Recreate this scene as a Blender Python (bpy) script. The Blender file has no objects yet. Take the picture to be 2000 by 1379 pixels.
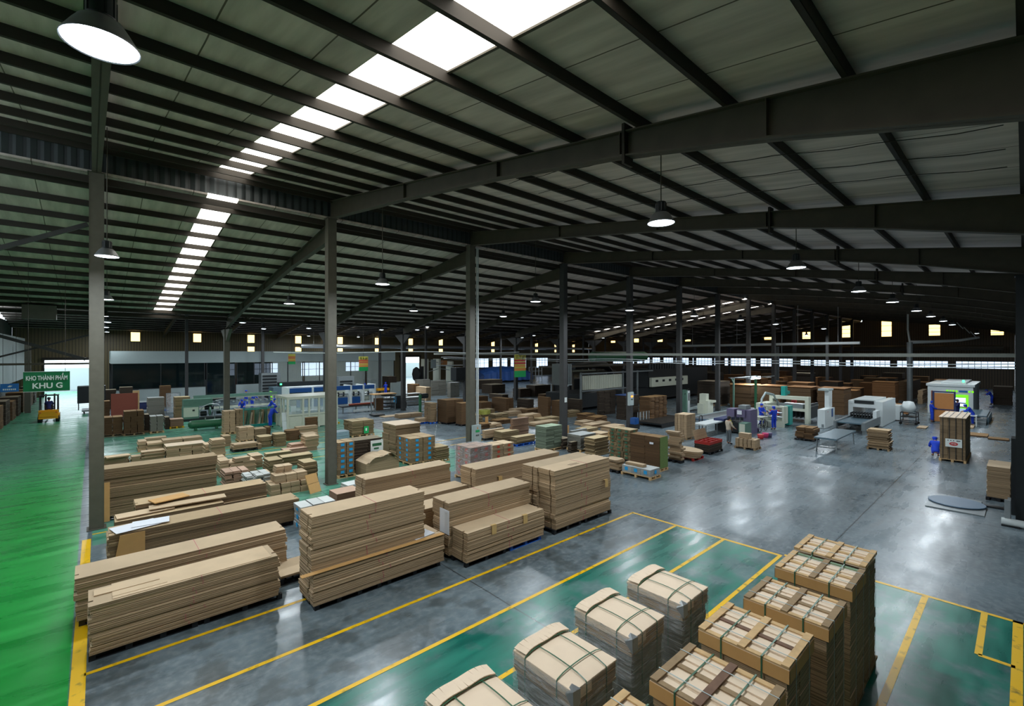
import bpy, bmesh, math, random
from mathutils import Vector, Matrix
R_ = math.radians
rnd = random.Random(7)
C = bpy.context.scene.collection
sc = bpy.context.scene

# ------------------------------------------------------------------ camera, world, exposure
H = 5.4                       # eye height
F = 905.5                     # focal length in pixels of a 2000 px wide frame
HEAD = math.atan2(1000.0, F)  # the long axis (X) of the hall lies this far clockwise of the view
CH, SH = math.cos(HEAD), math.sin(HEAD)
cam_d = bpy.data.cameras.new('camera'); cam = bpy.data.objects.new('camera', cam_d); C.objects.link(cam)
cam_d.sensor_width = 36.0; cam_d.lens = F / 2000.0 * 36.0; cam_d.clip_end = 600; cam_d.clip_start = 0.05
cam.location = (0, 0, H); cam.rotation_euler = (R_(90), 0, HEAD - R_(90))
sc.camera = cam
sc.view_settings.view_transform = 'Standard'; sc.view_settings.look = 'None'
sc.view_settings.gamma = 1.0; sc.view_settings.use_curve_mapping = False
sc.view_settings.exposure = 0.88
w = bpy.data.worlds.new('sky'); sc.world = w; w.use_nodes = True
w.node_tree.nodes['Background'].inputs[0].default_value = (0.80, 0.92, 1.0, 1)
w.node_tree.nodes['Background'].inputs[1].default_value = 2.6
LAMP_W = 130.0
try:
    sc.cycles.max_bounces = 5; sc.cycles.diffuse_bounces = 3; sc.cycles.glossy_bounces = 3
    sc.cycles.transparent_max_bounces = 8; sc.cycles.sample_clamp_indirect = 4.0
    sc.cycles.use_denoising = True
except Exception: pass

# ------------------------------------------------------------------ where a thing seen in the picture stands
def ray(px):                        # plan direction of a picture column, per metre of depth
    u = (px - 1000.0) / F
    return CH + SH * u, SH - CH * u # X and Y per unit depth
def floor_at(px, py, z=0.0):
    d = F * (H - z) / (py - 690.0); a, b = ray(px); return a * d, b * d
def x_at(px, y): a, b = ray(px); return a / b * y
def y_at(px, x): a, b = ray(px); return b / a * x
def depth(x, y): return CH * x + SH * y
def z_at(py, x, y): return H - (py - 690.0) * depth(x, y) / F
CR = {'F': (0, 0, 1.0), 'R1': (0, 640, 5.305), 'R2': (190, 700, 7.692), 'R3': (430, 700, 7.692), 'R4': (660, 680, 7.662),
      'R5': (900, 700, 6.896), 'R6': (1140, 700, 6.896), 'R7': (1380, 700, 7.662), 'R8': (1740, 720, 6.896),
      'C6': (180, 780, 3.846), 'C7': (640, 780, 3.846), 'C8': (1100, 780, 3.846), 'Z5': (1500, 560, 4.0), 'Z4': (1200, 560, 4.0)}
def PX(c, x): return CR[c][0] + x / CR[c][2]
def PY(c, y): return CR[c][1] + y / CR[c][2]
def foot(c, bx, by, rx, ty, wl):
    """near corner on the floor, right end, height, and depth of a block -> x0, y0, x1, y1, z1"""
    x0, y0 = floor_at(PX(c, bx), PY(c, by))
    x1 = x_at(PX(c, rx), y0); z1 = z_at(PY(c, ty), x0, y0)
    y1 = y0 + wl if wl < 10 else y_at(PX(c, wl), x0)
    return x0, y0, x1, y1, z1

# ------------------------------------------------------------------ materials
M = {}
def node(nt, t, **k):
    n = nt.nodes.new(t)
    for a, v in k.items():
        if a.startswith('i_'):
            n.inputs[a[2:].replace('_', ' ')].default_value = v
        else: setattr(n, a, v)
    return n
def base_mat(name):
    m = bpy.data.materials.new(name); m.use_nodes = True; nt = m.node_tree
    b = nt.nodes['Principled BSDF']; return m, nt, b
def srgb(r, g, b):
    f = lambda c: (c / 255 / 12.92) if c <= 10 else ((c / 255 + 0.055) / 1.055) ** 2.4
    return (f(r), f(g), f(b), 1)
def simple(name, col, rough=0.6, metal=0.0, var=0.18, scale=6.0, emit=None, es=0, alpha=1, trans=0):
    m, nt, b = base_mat(name); L = nt.links
    c = srgb(*col)
    b.inputs['Roughness'].default_value = rough; b.inputs['Metallic'].default_value = metal
    if emit:
        b.inputs['Emission Color'].default_value = srgb(*emit); b.inputs['Emission Strength'].default_value = es
    g = node(nt, 'ShaderNodeNewGeometry'); nz = node(nt, 'ShaderNodeTexNoise'); nz.inputs['Scale'].default_value = scale
    nz.inputs['Detail'].default_value = 3
    L.new(g.outputs['Position'], nz.inputs['Vector'])
    mx = node(nt, 'ShaderNodeMix', data_type='RGBA')
    mx.inputs[6].default_value = tuple(x * (1 - var) for x in c[:3]) + (1,); mx.inputs[7].default_value = tuple(min(1, x * (1 + var)) for x in c[:3]) + (1,)
    L.new(nz.outputs[0], mx.inputs[0]); L.new(mx.outputs[2], b.inputs['Base Color'])
    if alpha < 1: b.inputs['Alpha'].default_value = alpha
    if trans: b.inputs['Transmission Weight'].default_value = trans
    M[name] = m; return m
def board(name, top, side, lines=70.0, dark=0.55, rough=0.75):
    """corrugated board: plain faces, and edges that show the pile of sheets as fine level lines"""
    m, nt, b = base_mat(name); L = nt.links
    g = node(nt, 'ShaderNodeNewGeometry'); sp = node(nt, 'ShaderNodeSeparateXYZ'); L.new(g.outputs['Position'], sp.inputs[0])
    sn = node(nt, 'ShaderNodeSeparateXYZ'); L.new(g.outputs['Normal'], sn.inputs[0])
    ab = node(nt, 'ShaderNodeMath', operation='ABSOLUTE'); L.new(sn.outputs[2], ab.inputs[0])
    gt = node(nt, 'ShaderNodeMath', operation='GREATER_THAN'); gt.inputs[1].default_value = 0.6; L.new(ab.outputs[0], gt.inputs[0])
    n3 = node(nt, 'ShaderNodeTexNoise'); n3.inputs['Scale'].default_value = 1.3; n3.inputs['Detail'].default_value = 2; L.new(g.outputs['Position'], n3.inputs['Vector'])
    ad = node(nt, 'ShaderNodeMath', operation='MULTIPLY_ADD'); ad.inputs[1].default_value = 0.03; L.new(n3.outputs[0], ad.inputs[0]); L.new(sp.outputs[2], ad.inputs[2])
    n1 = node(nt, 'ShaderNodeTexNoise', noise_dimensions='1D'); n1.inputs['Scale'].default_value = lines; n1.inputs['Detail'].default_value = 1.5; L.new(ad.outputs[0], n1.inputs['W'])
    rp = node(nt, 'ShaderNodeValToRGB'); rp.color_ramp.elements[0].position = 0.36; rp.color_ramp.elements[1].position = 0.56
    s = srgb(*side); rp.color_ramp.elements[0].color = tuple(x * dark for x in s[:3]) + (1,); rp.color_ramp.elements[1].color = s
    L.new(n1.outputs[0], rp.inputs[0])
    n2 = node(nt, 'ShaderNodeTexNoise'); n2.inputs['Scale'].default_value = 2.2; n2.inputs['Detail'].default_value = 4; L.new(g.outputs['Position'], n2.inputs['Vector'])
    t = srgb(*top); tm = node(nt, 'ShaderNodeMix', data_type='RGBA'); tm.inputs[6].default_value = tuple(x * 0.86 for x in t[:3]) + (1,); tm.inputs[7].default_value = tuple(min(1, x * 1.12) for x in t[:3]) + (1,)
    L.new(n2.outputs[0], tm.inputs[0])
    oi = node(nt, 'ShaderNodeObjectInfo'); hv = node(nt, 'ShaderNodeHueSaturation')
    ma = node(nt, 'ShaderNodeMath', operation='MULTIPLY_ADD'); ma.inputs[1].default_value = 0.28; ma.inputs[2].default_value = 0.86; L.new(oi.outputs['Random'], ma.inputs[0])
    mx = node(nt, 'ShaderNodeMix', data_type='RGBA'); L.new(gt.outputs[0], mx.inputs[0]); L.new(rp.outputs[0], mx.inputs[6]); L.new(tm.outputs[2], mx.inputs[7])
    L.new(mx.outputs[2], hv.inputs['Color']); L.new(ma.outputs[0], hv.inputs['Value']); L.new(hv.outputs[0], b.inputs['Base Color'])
    b.inputs['Roughness'].default_value = rough; b.inputs['Specular IOR Level'].default_value = 0.25
    M[name] = m; return m

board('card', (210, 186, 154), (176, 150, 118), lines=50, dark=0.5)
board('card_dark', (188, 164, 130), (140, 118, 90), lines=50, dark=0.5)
board('card_brown', (150, 118, 78), (98, 74, 50), dark=0.5)
board('card_orange', (180, 130, 82), (110, 74, 42), dark=0.5)
board('card_grey', (176, 180, 178), (128, 126, 116), dark=0.5)
board('card_white', (214, 218, 216), (170, 172, 168), dark=0.6)
board('card_green', (200, 180, 142), (128, 110, 80), dark=0.45)
board('card_pink', (200, 168, 146), (150, 120, 98), dark=0.5)
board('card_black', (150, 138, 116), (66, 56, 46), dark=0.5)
board('bundle_green', (168, 186, 160), (120, 132, 112), lines=30, dark=0.35)
simple('cover_board', (230, 208, 182), 0.7, var=0.06)
simple('cap_board', (206, 160, 100), 0.7, var=0.08)
simple('green_print', (104, 126, 66), 0.6, var=0.3, scale=14)
simple('paper', (222, 226, 234), 0.7, var=0.04)
simple('tag', (206, 170, 110), 0.7, var=0.05)
simple('wood', (200, 166, 118), 0.75, var=0.3, scale=9)
simple('wood_old', (146, 122, 90), 0.8, var=0.35, scale=9)
simple('wood_dark', (112, 84, 66), 0.8, var=0.35, scale=9)
simple('wood_green', (116, 140, 112), 0.8, var=0.3, scale=9)
simple('black_plastic', (20, 22, 26), 0.45, var=0.2)
simple('blue_plastic', (20, 90, 190), 0.4, var=0.1)
simple('red_plastic', (170, 40, 34), 0.45, var=0.15)
simple('strap_green', (60, 104, 78), 0.35, var=0.1)
simple('string_pink', (200, 60, 110), 0.6, var=0.1)
simple('blue_tape', (40, 160, 220), 0.4, var=0.05)
simple('red_tape', (190, 70, 40), 0.4, var=0.1)
simple('steel', (74, 68, 56), 0.65, 0.0, 0.3, 3)
simple('steel_dark', (44, 38, 30), 0.7, 0.0, 0.3, 3)
simple('column_paint', (92, 89, 78), 0.6, 0.0, 0.22, 5)
simple('column_dark', (58, 58, 58), 0.6, 0.0, 0.22, 5)
simple('cladding', (62, 68, 66), 0.7, 0.0, 0.2, 3)
simple('yellow_paint', (236, 184, 20), 0.4, var=0.1)
simple('white_metal', (214, 222, 222), 0.35, var=0.04)
simple('cream_metal', (206, 210, 192), 0.45, var=0.06)
simple('grey_metal', (130, 138, 140), 0.4, 0.3, 0.1)
simple('silver', (190, 194, 196), 0.3, 0.8, 0.1)
simple('dark_metal', (40, 44, 46), 0.45, 0.4, 0.2)
simple('bluegrey_metal', (96, 120, 132), 0.35, 0.3, 0.1)
simple('machine_blue', (20, 76, 140), 0.4, var=0.08)
simple('machine_green', (92, 128, 112), 0.5, var=0.15)
simple('tank_green', (44, 104, 70), 0.45, var=0.15)
simple('teal', (20, 150, 140), 0.4, var=0.08)
simple('violet_metal', (96, 88, 118), 0.45, var=0.1)
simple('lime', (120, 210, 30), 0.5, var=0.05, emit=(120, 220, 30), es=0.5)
simple('green_sign', (10, 110, 66), 0.4, var=0.04)
simple('blue_sign', (40, 110, 180), 0.4, var=0.04)
simple('sign_white', (225, 232, 228), 0.5, var=0.02)
simple('sign_green', (20, 165, 90), 0.5, var=0.04)
simple('sign_yellow', (196, 190, 80), 0.5, var=0.04)
simple('sign_red', (196, 60, 60), 0.5, var=0.04)
simple('sign_orange', (214, 140, 70), 0.5, var=0.04)
simple('red_board', (140, 70, 52), 0.6, var=0.08)
simple('orange_board', (190, 128, 70), 0.6, var=0.08)
simple('navy', (30, 44, 90), 0.5, var=0.08)
simple('forklift_yellow', (230, 160, 20), 0.4, var=0.05)
simple('rubber', (22, 22, 22), 0.8, var=0.1)
simple('glass_dark', (24, 36, 38), 0.08, var=0.1)
simple('blue_tarp', (44, 84, 150), 0.45, var=0.2, scale=1.5)
simple('tarp_grey', (130, 150, 160), 0.45, var=0.15)
simple('skin', (196, 142, 110), 0.55, var=0.05)
simple('hair', (18, 14, 12), 0.5, var=0.1)
simple('cloth_blue', (24, 66, 200), 0.8, var=0.12)
simple('cloth_navy', (20, 30, 90), 0.8, var=0.12)
simple('cloth_beige', (200, 186, 166), 0.8, var=0.08)
simple('cloth_grey', (92, 100, 104), 0.8, var=0.08)
simple('olive_wrap', (150, 152, 70), 0.5, var=0.2)
simple('vest_yellow', (220, 220, 30), 0.7, var=0.05)
simple('shoe', (30, 28, 28), 0.7)
simple('lamp_grey', (120, 122, 124), 0.4, 0.5, 0.1)
simple('lens', (255, 255, 255), 0.4, var=0, emit=(226, 240, 255), es=9)
simple('tube', (255, 255, 255), 0.4, var=0, emit=(222, 240, 255), es=14)
simple('daylight', (255, 255, 255), 0.5, var=0, emit=(255, 250, 240), es=2.6)
simple('window_warm', (255, 220, 150), 0.5, var=0, emit=(255, 214, 130), es=1.9)
simple('window_cool', (230, 240, 255), 0.5, var=0, emit=(205, 228, 255), es=0.9)
simple('screen_glow', (200, 220, 255), 0.4, var=0, emit=(190, 210, 255), es=1.5)
simple('led_orange', (255, 120, 40), 0.4, var=0, emit=(255, 120, 40), es=2)
simple('led_green', (60, 255, 120), 0.4, var=0, emit=(60, 255, 120), es=3)
simple('cable_tray', (116, 120, 112), 0.5, 0.2, 0.15)
simple('pvc', (206, 214, 214), 0.4, var=0.06)
simple('fascia', (168, 182, 182), 0.6, var=0.05)
simple('interior_dark', (34, 40, 42), 0.7, var=0.2)
simple('tinted_glass', (20, 34, 36), 0.06, var=0.1, alpha=0.72)
simple('ink', (110, 84, 58), 0.8, var=0.1)
simple('plate_steel', (92, 116, 138), 0.45, 0.0, 0.15)

def glass_mat():
    m, nt, b = base_mat('glass'); b.inputs['Base Color'].default_value = (0.7, 0.85, 0.85, 1)
    b.inputs['Roughness'].default_value = 0.05; b.inputs['Alpha'].default_value = 0.28; M['glass'] = m
glass_mat()
def film_mat():
    m, nt, b = base_mat('stretch_film'); L = nt.links
    b.inputs['Base Color'].default_value = (0.78, 0.80, 0.82, 1); b.inputs['Roughness'].default_value = 0.16
    g = node(nt, 'ShaderNodeNewGeometry'); mp = node(nt, 'ShaderNodeMapping'); mp.inputs['Scale'].default_value = (4, 4, 22)
    nz = node(nt, 'ShaderNodeTexNoise'); nz.inputs['Scale'].default_value = 1.2; nz.inputs['Detail'].default_value = 4
    L.new(g.outputs['Position'], mp.inputs[0]); L.new(mp.outputs[0], nz.inputs['Vector'])
    mr = node(nt, 'ShaderNodeMapRange'); mr.inputs[1].default_value = 0.35; mr.inputs[2].default_value = 0.75; mr.inputs[3].default_value = 0.10; mr.inputs[4].default_value = 0.5
    L.new(nz.outputs[0], mr.inputs[0]); L.new(mr.outputs[0], b.inputs['Alpha'])
    bp = node(nt, 'ShaderNodeBump'); bp.inputs['Strength'].default_value = 0.9; bp.inputs['Distance'].default_value = 0.03
    L.new(nz.outputs[0], bp.inputs['Height']); L.new(bp.outputs[0], b.inputs['Normal']); M['film'] = m
film_mat()
def roof_mat():
    m, nt, b = base_mat('roof_board'); L = nt.links
    g = node(nt, 'ShaderNodeNewGeometry'); sp = node(nt, 'ShaderNodeSeparateXYZ'); L.new(g.outputs['Position'], sp.inputs[0])
    mp = node(nt, 'ShaderNodeMapping'); mp.inputs['Scale'].default_value = (3.0, 0.35, 0.35); L.new(g.outputs['Position'], mp.inputs[0])
    nz = node(nt, 'ShaderNodeTexNoise'); nz.inputs['Scale'].default_value = 1.4; nz.inputs['Detail'].default_value = 5; L.new(mp.outputs[0], nz.inputs['Vector'])
    rp = node(nt, 'ShaderNodeValToRGB'); rp.color_ramp.elements[0].color = srgb(176, 164, 156); rp.color_ramp.elements[1].color = srgb(218, 204, 196)
    rp.color_ramp.elements[0].position = 0.3; rp.color_ramp.elements[1].position = 0.7; L.new(nz.outputs[0], rp.inputs[0])
    wob = node(nt, 'ShaderNodeTexNoise'); wob.inputs['Scale'].default_value = 0.5; L.new(g.outputs['Position'], wob.inputs['Vector'])
    ad = node(nt, 'ShaderNodeMath', operation='MULTIPLY_ADD'); ad.inputs[1].default_value = 0.03; L.new(wob.outputs[0], ad.inputs[0]); L.new(sp.outputs[0], ad.inputs[2])
    dv = node(nt, 'ShaderNodeMath', operation='DIVIDE'); dv.inputs[1].default_value = 1.3; L.new(ad.outputs[0], dv.inputs[0])
    fr = node(nt, 'ShaderNodeMath', operation='FRACT'); L.new(dv.outputs[0], fr.inputs[0])
    lt = node(nt, 'ShaderNodeMath', operation='LESS_THAN'); lt.inputs[1].default_value = 0.018; L.new(fr.outputs[0], lt.inputs[0])
    mx = node(nt, 'ShaderNodeMix', data_type='RGBA'); mx.inputs[7].default_value = srgb(84, 72, 56); L.new(lt.outputs[0], mx.inputs[0]); L.new(rp.outputs[0], mx.inputs[6])
    L.new(mx.outputs[2], b.inputs['Base Color']); b.inputs['Roughness'].default_value = 0.55; M['roof_board'] = m
roof_mat()
def corrugated(name, col, pitch=0.22, axis=0, bump=0.06):
    m, nt, b = base_mat(name); L = nt.links
    g = node(nt, 'ShaderNodeNewGeometry'); sp = node(nt, 'ShaderNodeSeparateXYZ'); L.new(g.outputs['Position'], sp.inputs[0])
    dv = node(nt, 'ShaderNodeMath', operation='DIVIDE'); dv.inputs[1].default_value = pitch; L.new(sp.outputs[axis], dv.inputs[0])
    fr = node(nt, 'ShaderNodeMath', operation='FRACT'); L.new(dv.outputs[0], fr.inputs[0])
    gt = node(nt, 'ShaderNodeMath', operation='GREATER_THAN'); gt.inputs[1].default_value = 0.72; L.new(fr.outputs[0], gt.inputs[0])
    c = srgb(*col); mx = node(nt, 'ShaderNodeMix', data_type='RGBA'); mx.inputs[6].default_value = c; mx.inputs[7].default_value = tuple(x * 0.45 for x in c[:3]) + (1,)
    L.new(gt.outputs[0], mx.inputs[0]); L.new(mx.outputs[2], b.inputs['Base Color'])
    bp = node(nt, 'ShaderNodeBump'); bp.inputs['Distance'].default_value = bump; L.new(gt.outputs[0], bp.inputs['Height']); L.new(bp.outputs[0], b.inputs['Normal'])
    b.inputs['Roughness'].default_value = 0.5; M[name] = m
corrugated('sheet_wall_x', (104, 92, 62), 0.3, 0)
corrugated('sheet_wall_y', (96, 82, 62), 0.3, 1)
corrugated('sheet_band', (66, 72, 74), 0.28, 0)

def floor_mat():
    m, nt, b = base_mat('painted_floor'); L = nt.links
    g = node(nt, 'ShaderNodeNewGeometry'); sp = node(nt, 'ShaderNodeSeparateXYZ'); L.new(g.outputs['Position'], sp.inputs[0])
    def noise(scale, detail=4, vec=None, sc3=None):
        n = node(nt, 'ShaderNodeTexNoise'); n.inputs['Scale'].default_value = scale; n.inputs['Detail'].default_value = detail
        if sc3:
            mp = node(nt, 'ShaderNodeMapping'); mp.inputs['Scale'].default_value = sc3; L.new(g.outputs['Position'], mp.inputs[0]); L.new(mp.outputs[0], n.inputs['Vector'])
        else: L.new(g.outputs['Position'], n.inputs['Vector'])
        return n.outputs[0]
    def math_(op, a, c=None, d=None):
        n = node(nt, 'ShaderNodeMath', operation=op)
        for i, v in enumerate((a, c, d)):
            if v is None: continue
            if isinstance(v, (int, float)): n.inputs[i].default_value = v
            else: L.new(v, n.inputs[i])
        return n.outputs[0]
    def step(v, lo, hi):
        n = node(nt, 'ShaderNodeMapRange'); n.interpolation_type = 'SMOOTHSTEP'; L.new(v, n.inputs[0])
        n.inputs[1].default_value = lo; n.inputs[2].default_value = hi; return n.outputs[0]
    def box(x0, x1, y0, y1):
        e = 0.02
        a = math_('MULTIPLY', step(sp.outputs[0], x0 - e, x0 + e), math_('SUBTRACT', 1.0, step(sp.outputs[0], x1 - e, x1 + e)))
        c = math_('MULTIPLY', step(sp.outputs[1], y0 - e, y0 + e), math_('SUBTRACT', 1.0, step(sp.outputs[1], y1 - e, y1 + e)))
        return math_('MULTIPLY', a, c)
    def mixc(f, a, c):
        n = node(nt, 'ShaderNodeMix', data_type='RGBA'); L.new(f, n.inputs[0])
        for i, v in ((6, a), (7, c)):
            if isinstance(v, tuple): n.inputs[i].default_value = v
            else: L.new(v, n.inputs[i])
        return n.outputs[2]
    big = noise(0.55, 5); fine = noise(7, 5); streak = noise(1.0, 5, sc3=(0.5, 2.4, 1)); mid = noise(1.6, 6)
    con = mixc(step(big, 0.3, 0.7), srgb(76, 90, 97), srgb(110, 126, 134))
    con = mixc(math_('MULTIPLY', step(fine, 0.35, 0.8), 0.55), con, srgb(150, 160, 164))
    con = mixc(math_('MULTIPLY', step(streak, 0.52, 0.75), 0.35), con, srgb(52, 56, 56))
    worn = step(math_('ADD', math_('MULTIPLY', mid, 0.6), math_('MULTIPLY', big, 0.4)), 0.46, 0.60)
    teal = mixc(step(streak, 0.3, 0.7), srgb(0, 92, 80), srgb(6, 126, 106))
    tealmask = box(-0.1, 13.5, 3.9, 7.35)
    t2 = box(-0.1, 13.7, -2.0, 3.9)
    tm = math_('MULTIPLY', math_('ADD', tealmask, t2), math_('SUBTRACT', 1.0, math_('MULTIPLY', worn, 0.6)))
    col = mixc(tm, con, teal)
    mg = math_('MULTIPLY', box(0.0, 15.0, 17.5, 46.0), math_('SUBTRACT', 1.0, math_('MULTIPLY', worn, 0.35)))
    col = mixc(mg, col, mixc(step(streak, 0.3, 0.7), srgb(64, 136, 112), srgb(100, 166, 142)))
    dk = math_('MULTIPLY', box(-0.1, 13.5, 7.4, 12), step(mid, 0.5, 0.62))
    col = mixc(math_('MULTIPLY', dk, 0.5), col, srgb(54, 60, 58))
    aisle = mixc(step(streak, 0.3, 0.75), srgb(0, 138, 46), srgb(14, 168, 62))
    aisle = mixc(step(sp.outputs[1], 22, 36), aisle, srgb(70, 140, 106))  # pale reflection farther down the aisle, put into the colour as greyer green
    col = mixc(box(-30, -0.28, -5, 90), col, aisle)
    # slab joints
    def joint(v, off, pitch, wdt):
        f = math_('FRACT', math_('DIVIDE', math_('SUBTRACT', v, off - wdt / 2), pitch))
        return math_('LESS_THAN', f, wdt / pitch)
    wob = math_('MULTIPLY_ADD', mid, 0.04, sp.outputs[0]); wob2 = math_('MULTIPLY_ADD', mid, 0.04, sp.outputs[1])
    j = math_('MAXIMUM', joint(wob, 6.65, 7.1, 0.035), math_('MULTIPLY', joint(wob2, 3.65, 4.77, 0.035), math_('GREATER_THAN', sp.outputs[0], 13.65)))
    j = math_('MULTIPLY', j, math_('GREATER_THAN', sp.outputs[0], -0.2))
    col = mixc(math_('MULTIPLY', j, 0.7), col, srgb(26, 28, 28))
    L.new(col, b.inputs['Base Color'])
    rr = node(nt, 'ShaderNodeMapRange'); L.new(streak, rr.inputs[0]); rr.inputs[1].default_value = 0.3; rr.inputs[2].default_value = 0.7; rr.inputs[3].default_value = 0.22; rr.inputs[4].default_value = 0.36
    L.new(rr.outputs[0], b.inputs['Roughness']); b.inputs['Specular IOR Level'].default_value = 0.55
    bp = node(nt, 'ShaderNodeBump'); bp.inputs['Strength'].default_value = 0.06; bp.inputs['Distance'].default_value = 0.01; L.new(mid, bp.inputs['Height']); L.new(bp.outputs[0], b.inputs['Normal'])
    M['floor'] = m
floor_mat()

# ------------------------------------------------------------------ mesh helpers
ORD = 'first second third fourth fifth sixth seventh eighth ninth tenth eleventh twelfth thirteenth fourteenth fifteenth sixteenth seventeenth eighteenth nineteenth twentieth'.split()
class MB:
    n = 0
    def __init__(s): s.v = []; s.f = []; s.smooth = []
    def add(s, vs, fs, sm=False):
        o = len(s.v); s.v += [tuple(p) for p in vs]; s.f += [[i + o for i in f] for f in fs]; s.smooth += [sm] * len(fs); return s
    def box(s, x0, y0, z0, x1, y1, z1):
        MB.n += 1; k = min(0.0004 * (MB.n % 8), 0.08 * min(abs(x1 - x0), abs(y1 - y0), abs(z1 - z0))); x0 += k; y0 += k; x1 -= k; y1 -= k; z1 -= k
        v = [(x0, y0, z0), (x1, y0, z0), (x1, y1, z0), (x0, y1, z0), (x0, y0, z1), (x1, y0, z1), (x1, y1, z1), (x0, y1, z1)]
        return s.add(v, [[0, 3, 2, 1], [4, 5, 6, 7], [0, 1, 5, 4], [1, 2, 6, 5], [2, 3, 7, 6], [3, 0, 4, 7]])
    def prism(s, pts, z0, z1):
        n = len(pts); v = [(x, y, z0) for x, y in pts] + [(x, y, z1) for x, y in pts]
        return s.add(v, [list(range(n))[::-1], list(range(n, 2 * n))] + [[i, (i + 1) % n, n + (i + 1) % n, n + i] for i in range(n)])
    def bar(s, p, q, a, b=None, up=(0, 0, 1)):
        b = b or a; MB.n += 1; k_ = min(0.0005 * (MB.n % 8), 0.08 * min(a, b)); a += k_; b += k_; p = Vector(p); q = Vector(q); d = (q - p).normalized(); u = Vector(up)
        if abs(d.dot(u)) > 0.98: u = Vector((1, 0, 0))
        sx = d.cross(u).normalized() * a / 2; sz = sx.cross(d).normalized() * b / 2
        c = [-sx - sz, sx - sz, sx + sz, -sx + sz]
        return s.add([p + k for k in c] + [q + k for k in c], [[0, 1, 2, 3], [7, 6, 5, 4]] + [[i, i + 4, (i + 1) % 4 + 4, (i + 1) % 4] for i in range(4)])
    def tube(s, pts, r, n=8, cap=True):
        pts = [Vector(p) for p in pts]; o = []; up = Vector((0, 0, 1))
        for i, p in enumerate(pts):
            d = (pts[min(i + 1, len(pts) - 1)] - pts[max(i - 1, 0)]).normalized()
            u = up if abs(d.z) < 0.95 else Vector((1, 0, 0)); a = d.cross(u).normalized(); b = a.cross(d).normalized()
            rr = r[i] if isinstance(r, (list, tuple)) else r
            o += [p + (a * math.cos(2 * math.pi * k / n) + b * math.sin(2 * math.pi * k / n)) * rr for k in range(n)]
        f = [[i * n + k, i * n + (k + 1) % n, (i + 1) * n + (k + 1) % n, (i + 1) * n + k] for i in range(len(pts) - 1) for k in range(n)]
        s.add(o, f, True)
        if cap: s.add(o[:n], [list(range(n))]); s.add(o[-n:], [list(range(n))[::-1]])
        return s
    def lathe(s, prof, n=20, c=(0, 0, 0)):
        o = [(c[0] + r * math.cos(2 * math.pi * k / n), c[1] + r * math.sin(2 * math.pi * k / n), c[2] + z) for r, z in prof for k in range(n)]
        f = [[i * n + k, i * n + (k + 1) % n, (i + 1) * n + (k + 1) % n, (i + 1) * n + k] for i in range(len(prof) - 1) for k in range(n)]
        return s.add(o, f, True)
    def build(s, name, mat, parent=None, loc=None, rot=0.0):
        me = bpy.data.meshes.new(name); me.from_pydata(s.v, [], s.f)
        me.polygons.foreach_set('use_smooth', s.smooth); me.materials.append(M[mat]); me.update()
        o = bpy.data.objects.new(name, me); C.objects.link(o)
        if parent: o.parent = parent
        if loc: o.location = loc
        if rot: o.rotation_euler = (0, 0, rot)
        return o
def tag(o, label=None, cat=None, group=None, kind=None):
    if label: o['label'] = label
    if cat: o['category'] = cat
    if group: o['group'] = group
    if kind: o['kind'] = kind
    return o
def empty(name, loc, label, cat, group=None, rot=0.0):
    o = bpy.data.objects.new(name, None); C.objects.link(o); o.location = loc; o.rotation_euler = (0, 0, rot); o.empty_display_size = 0.1
    return tag(o, label, cat, group)
def struct(o): o['kind'] = 'structure'; return o
def copy_tree(o, parent=None):
    c = o.copy(); C.objects.link(c)
    if parent: c.parent = parent
    for ch in list(o.children): copy_tree(ch, c)
    return c

# ------------------------------------------------------------------ the hall
XL, XE, YN, YB = -7.0, 100.8, -1.3, 80.0
BAYS = [0.1 + 7.2 * k for k in range(14)]
S1 = lambda y: 8.92 + 0.1527 * y                       # underside of the roof boards, near slope
S2 = lambda y: 10.95 - 0.141 * (y - 19.2)              # far slope, a step lower
S3 = lambda y: 8.13 + 0.141 * (y - 39.2)               # second gable, rising
S4 = lambda y: 10.95 - 0.122 * (y - 59.2)              # second gable, falling
def slab(x0, x1, ya, yb, S, name, mat, t=0.06, kind='structure'):
    b = MB(); v = [(x, y, S(y) + dz) for x in (x0, x1) for y in (ya, yb) for dz in (0, t)]
    b.add(v, [[0, 2, 6, 4], [1, 5, 7, 3], [0, 1, 3, 2], [4, 6, 7, 5], [0, 4, 5, 1], [2, 3, 7, 6]])
    o = b.build(name, mat); o['kind'] = kind; return o
b = MB(); b.add([(-14, -8, 0), (112, -8, 0), (112, 100, 0), (-14, 100, 0)], [[0, 1, 2, 3]]); struct(b.build('floor', 'floor'))
for a, c in ((XL, 3.2), (4.15, XE)): slab(a, c, YN, 19.35, S1, 'ceiling', 'roof_board')
for a, c in ((XL, 3.0), (3.95, 49.5), (50.1, 56.7), (57.0, XE)): slab(a, c, 19.2, 39.2, S2, 'ceiling', 'roof_board')
slab(XL, XE, 39.2, 59.2, S3, 'ceiling', 'roof_board')
for a, c in ((XL, 29.5), (30.5, XE)): slab(a, c, 59.2, YB, S4, 'ceiling', 'roof_board')
slab(3.2, 4.15, YN, 19.35, S1, 'window_1', 'daylight'); slab(3.0, 3.95, 19.2, 39.2, S2, 'window_2', 'daylight')
slab(49.5, 50.1, 19.2, 39.2, S2, 'window_3', 'daylight'); slab(56.7, 57.0, 19.2, 39.2, S2, 'window_4', 'daylight'); slab(29.5, 30.5, 59.2, YB, S4, 'window_5', 'daylight')
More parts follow.
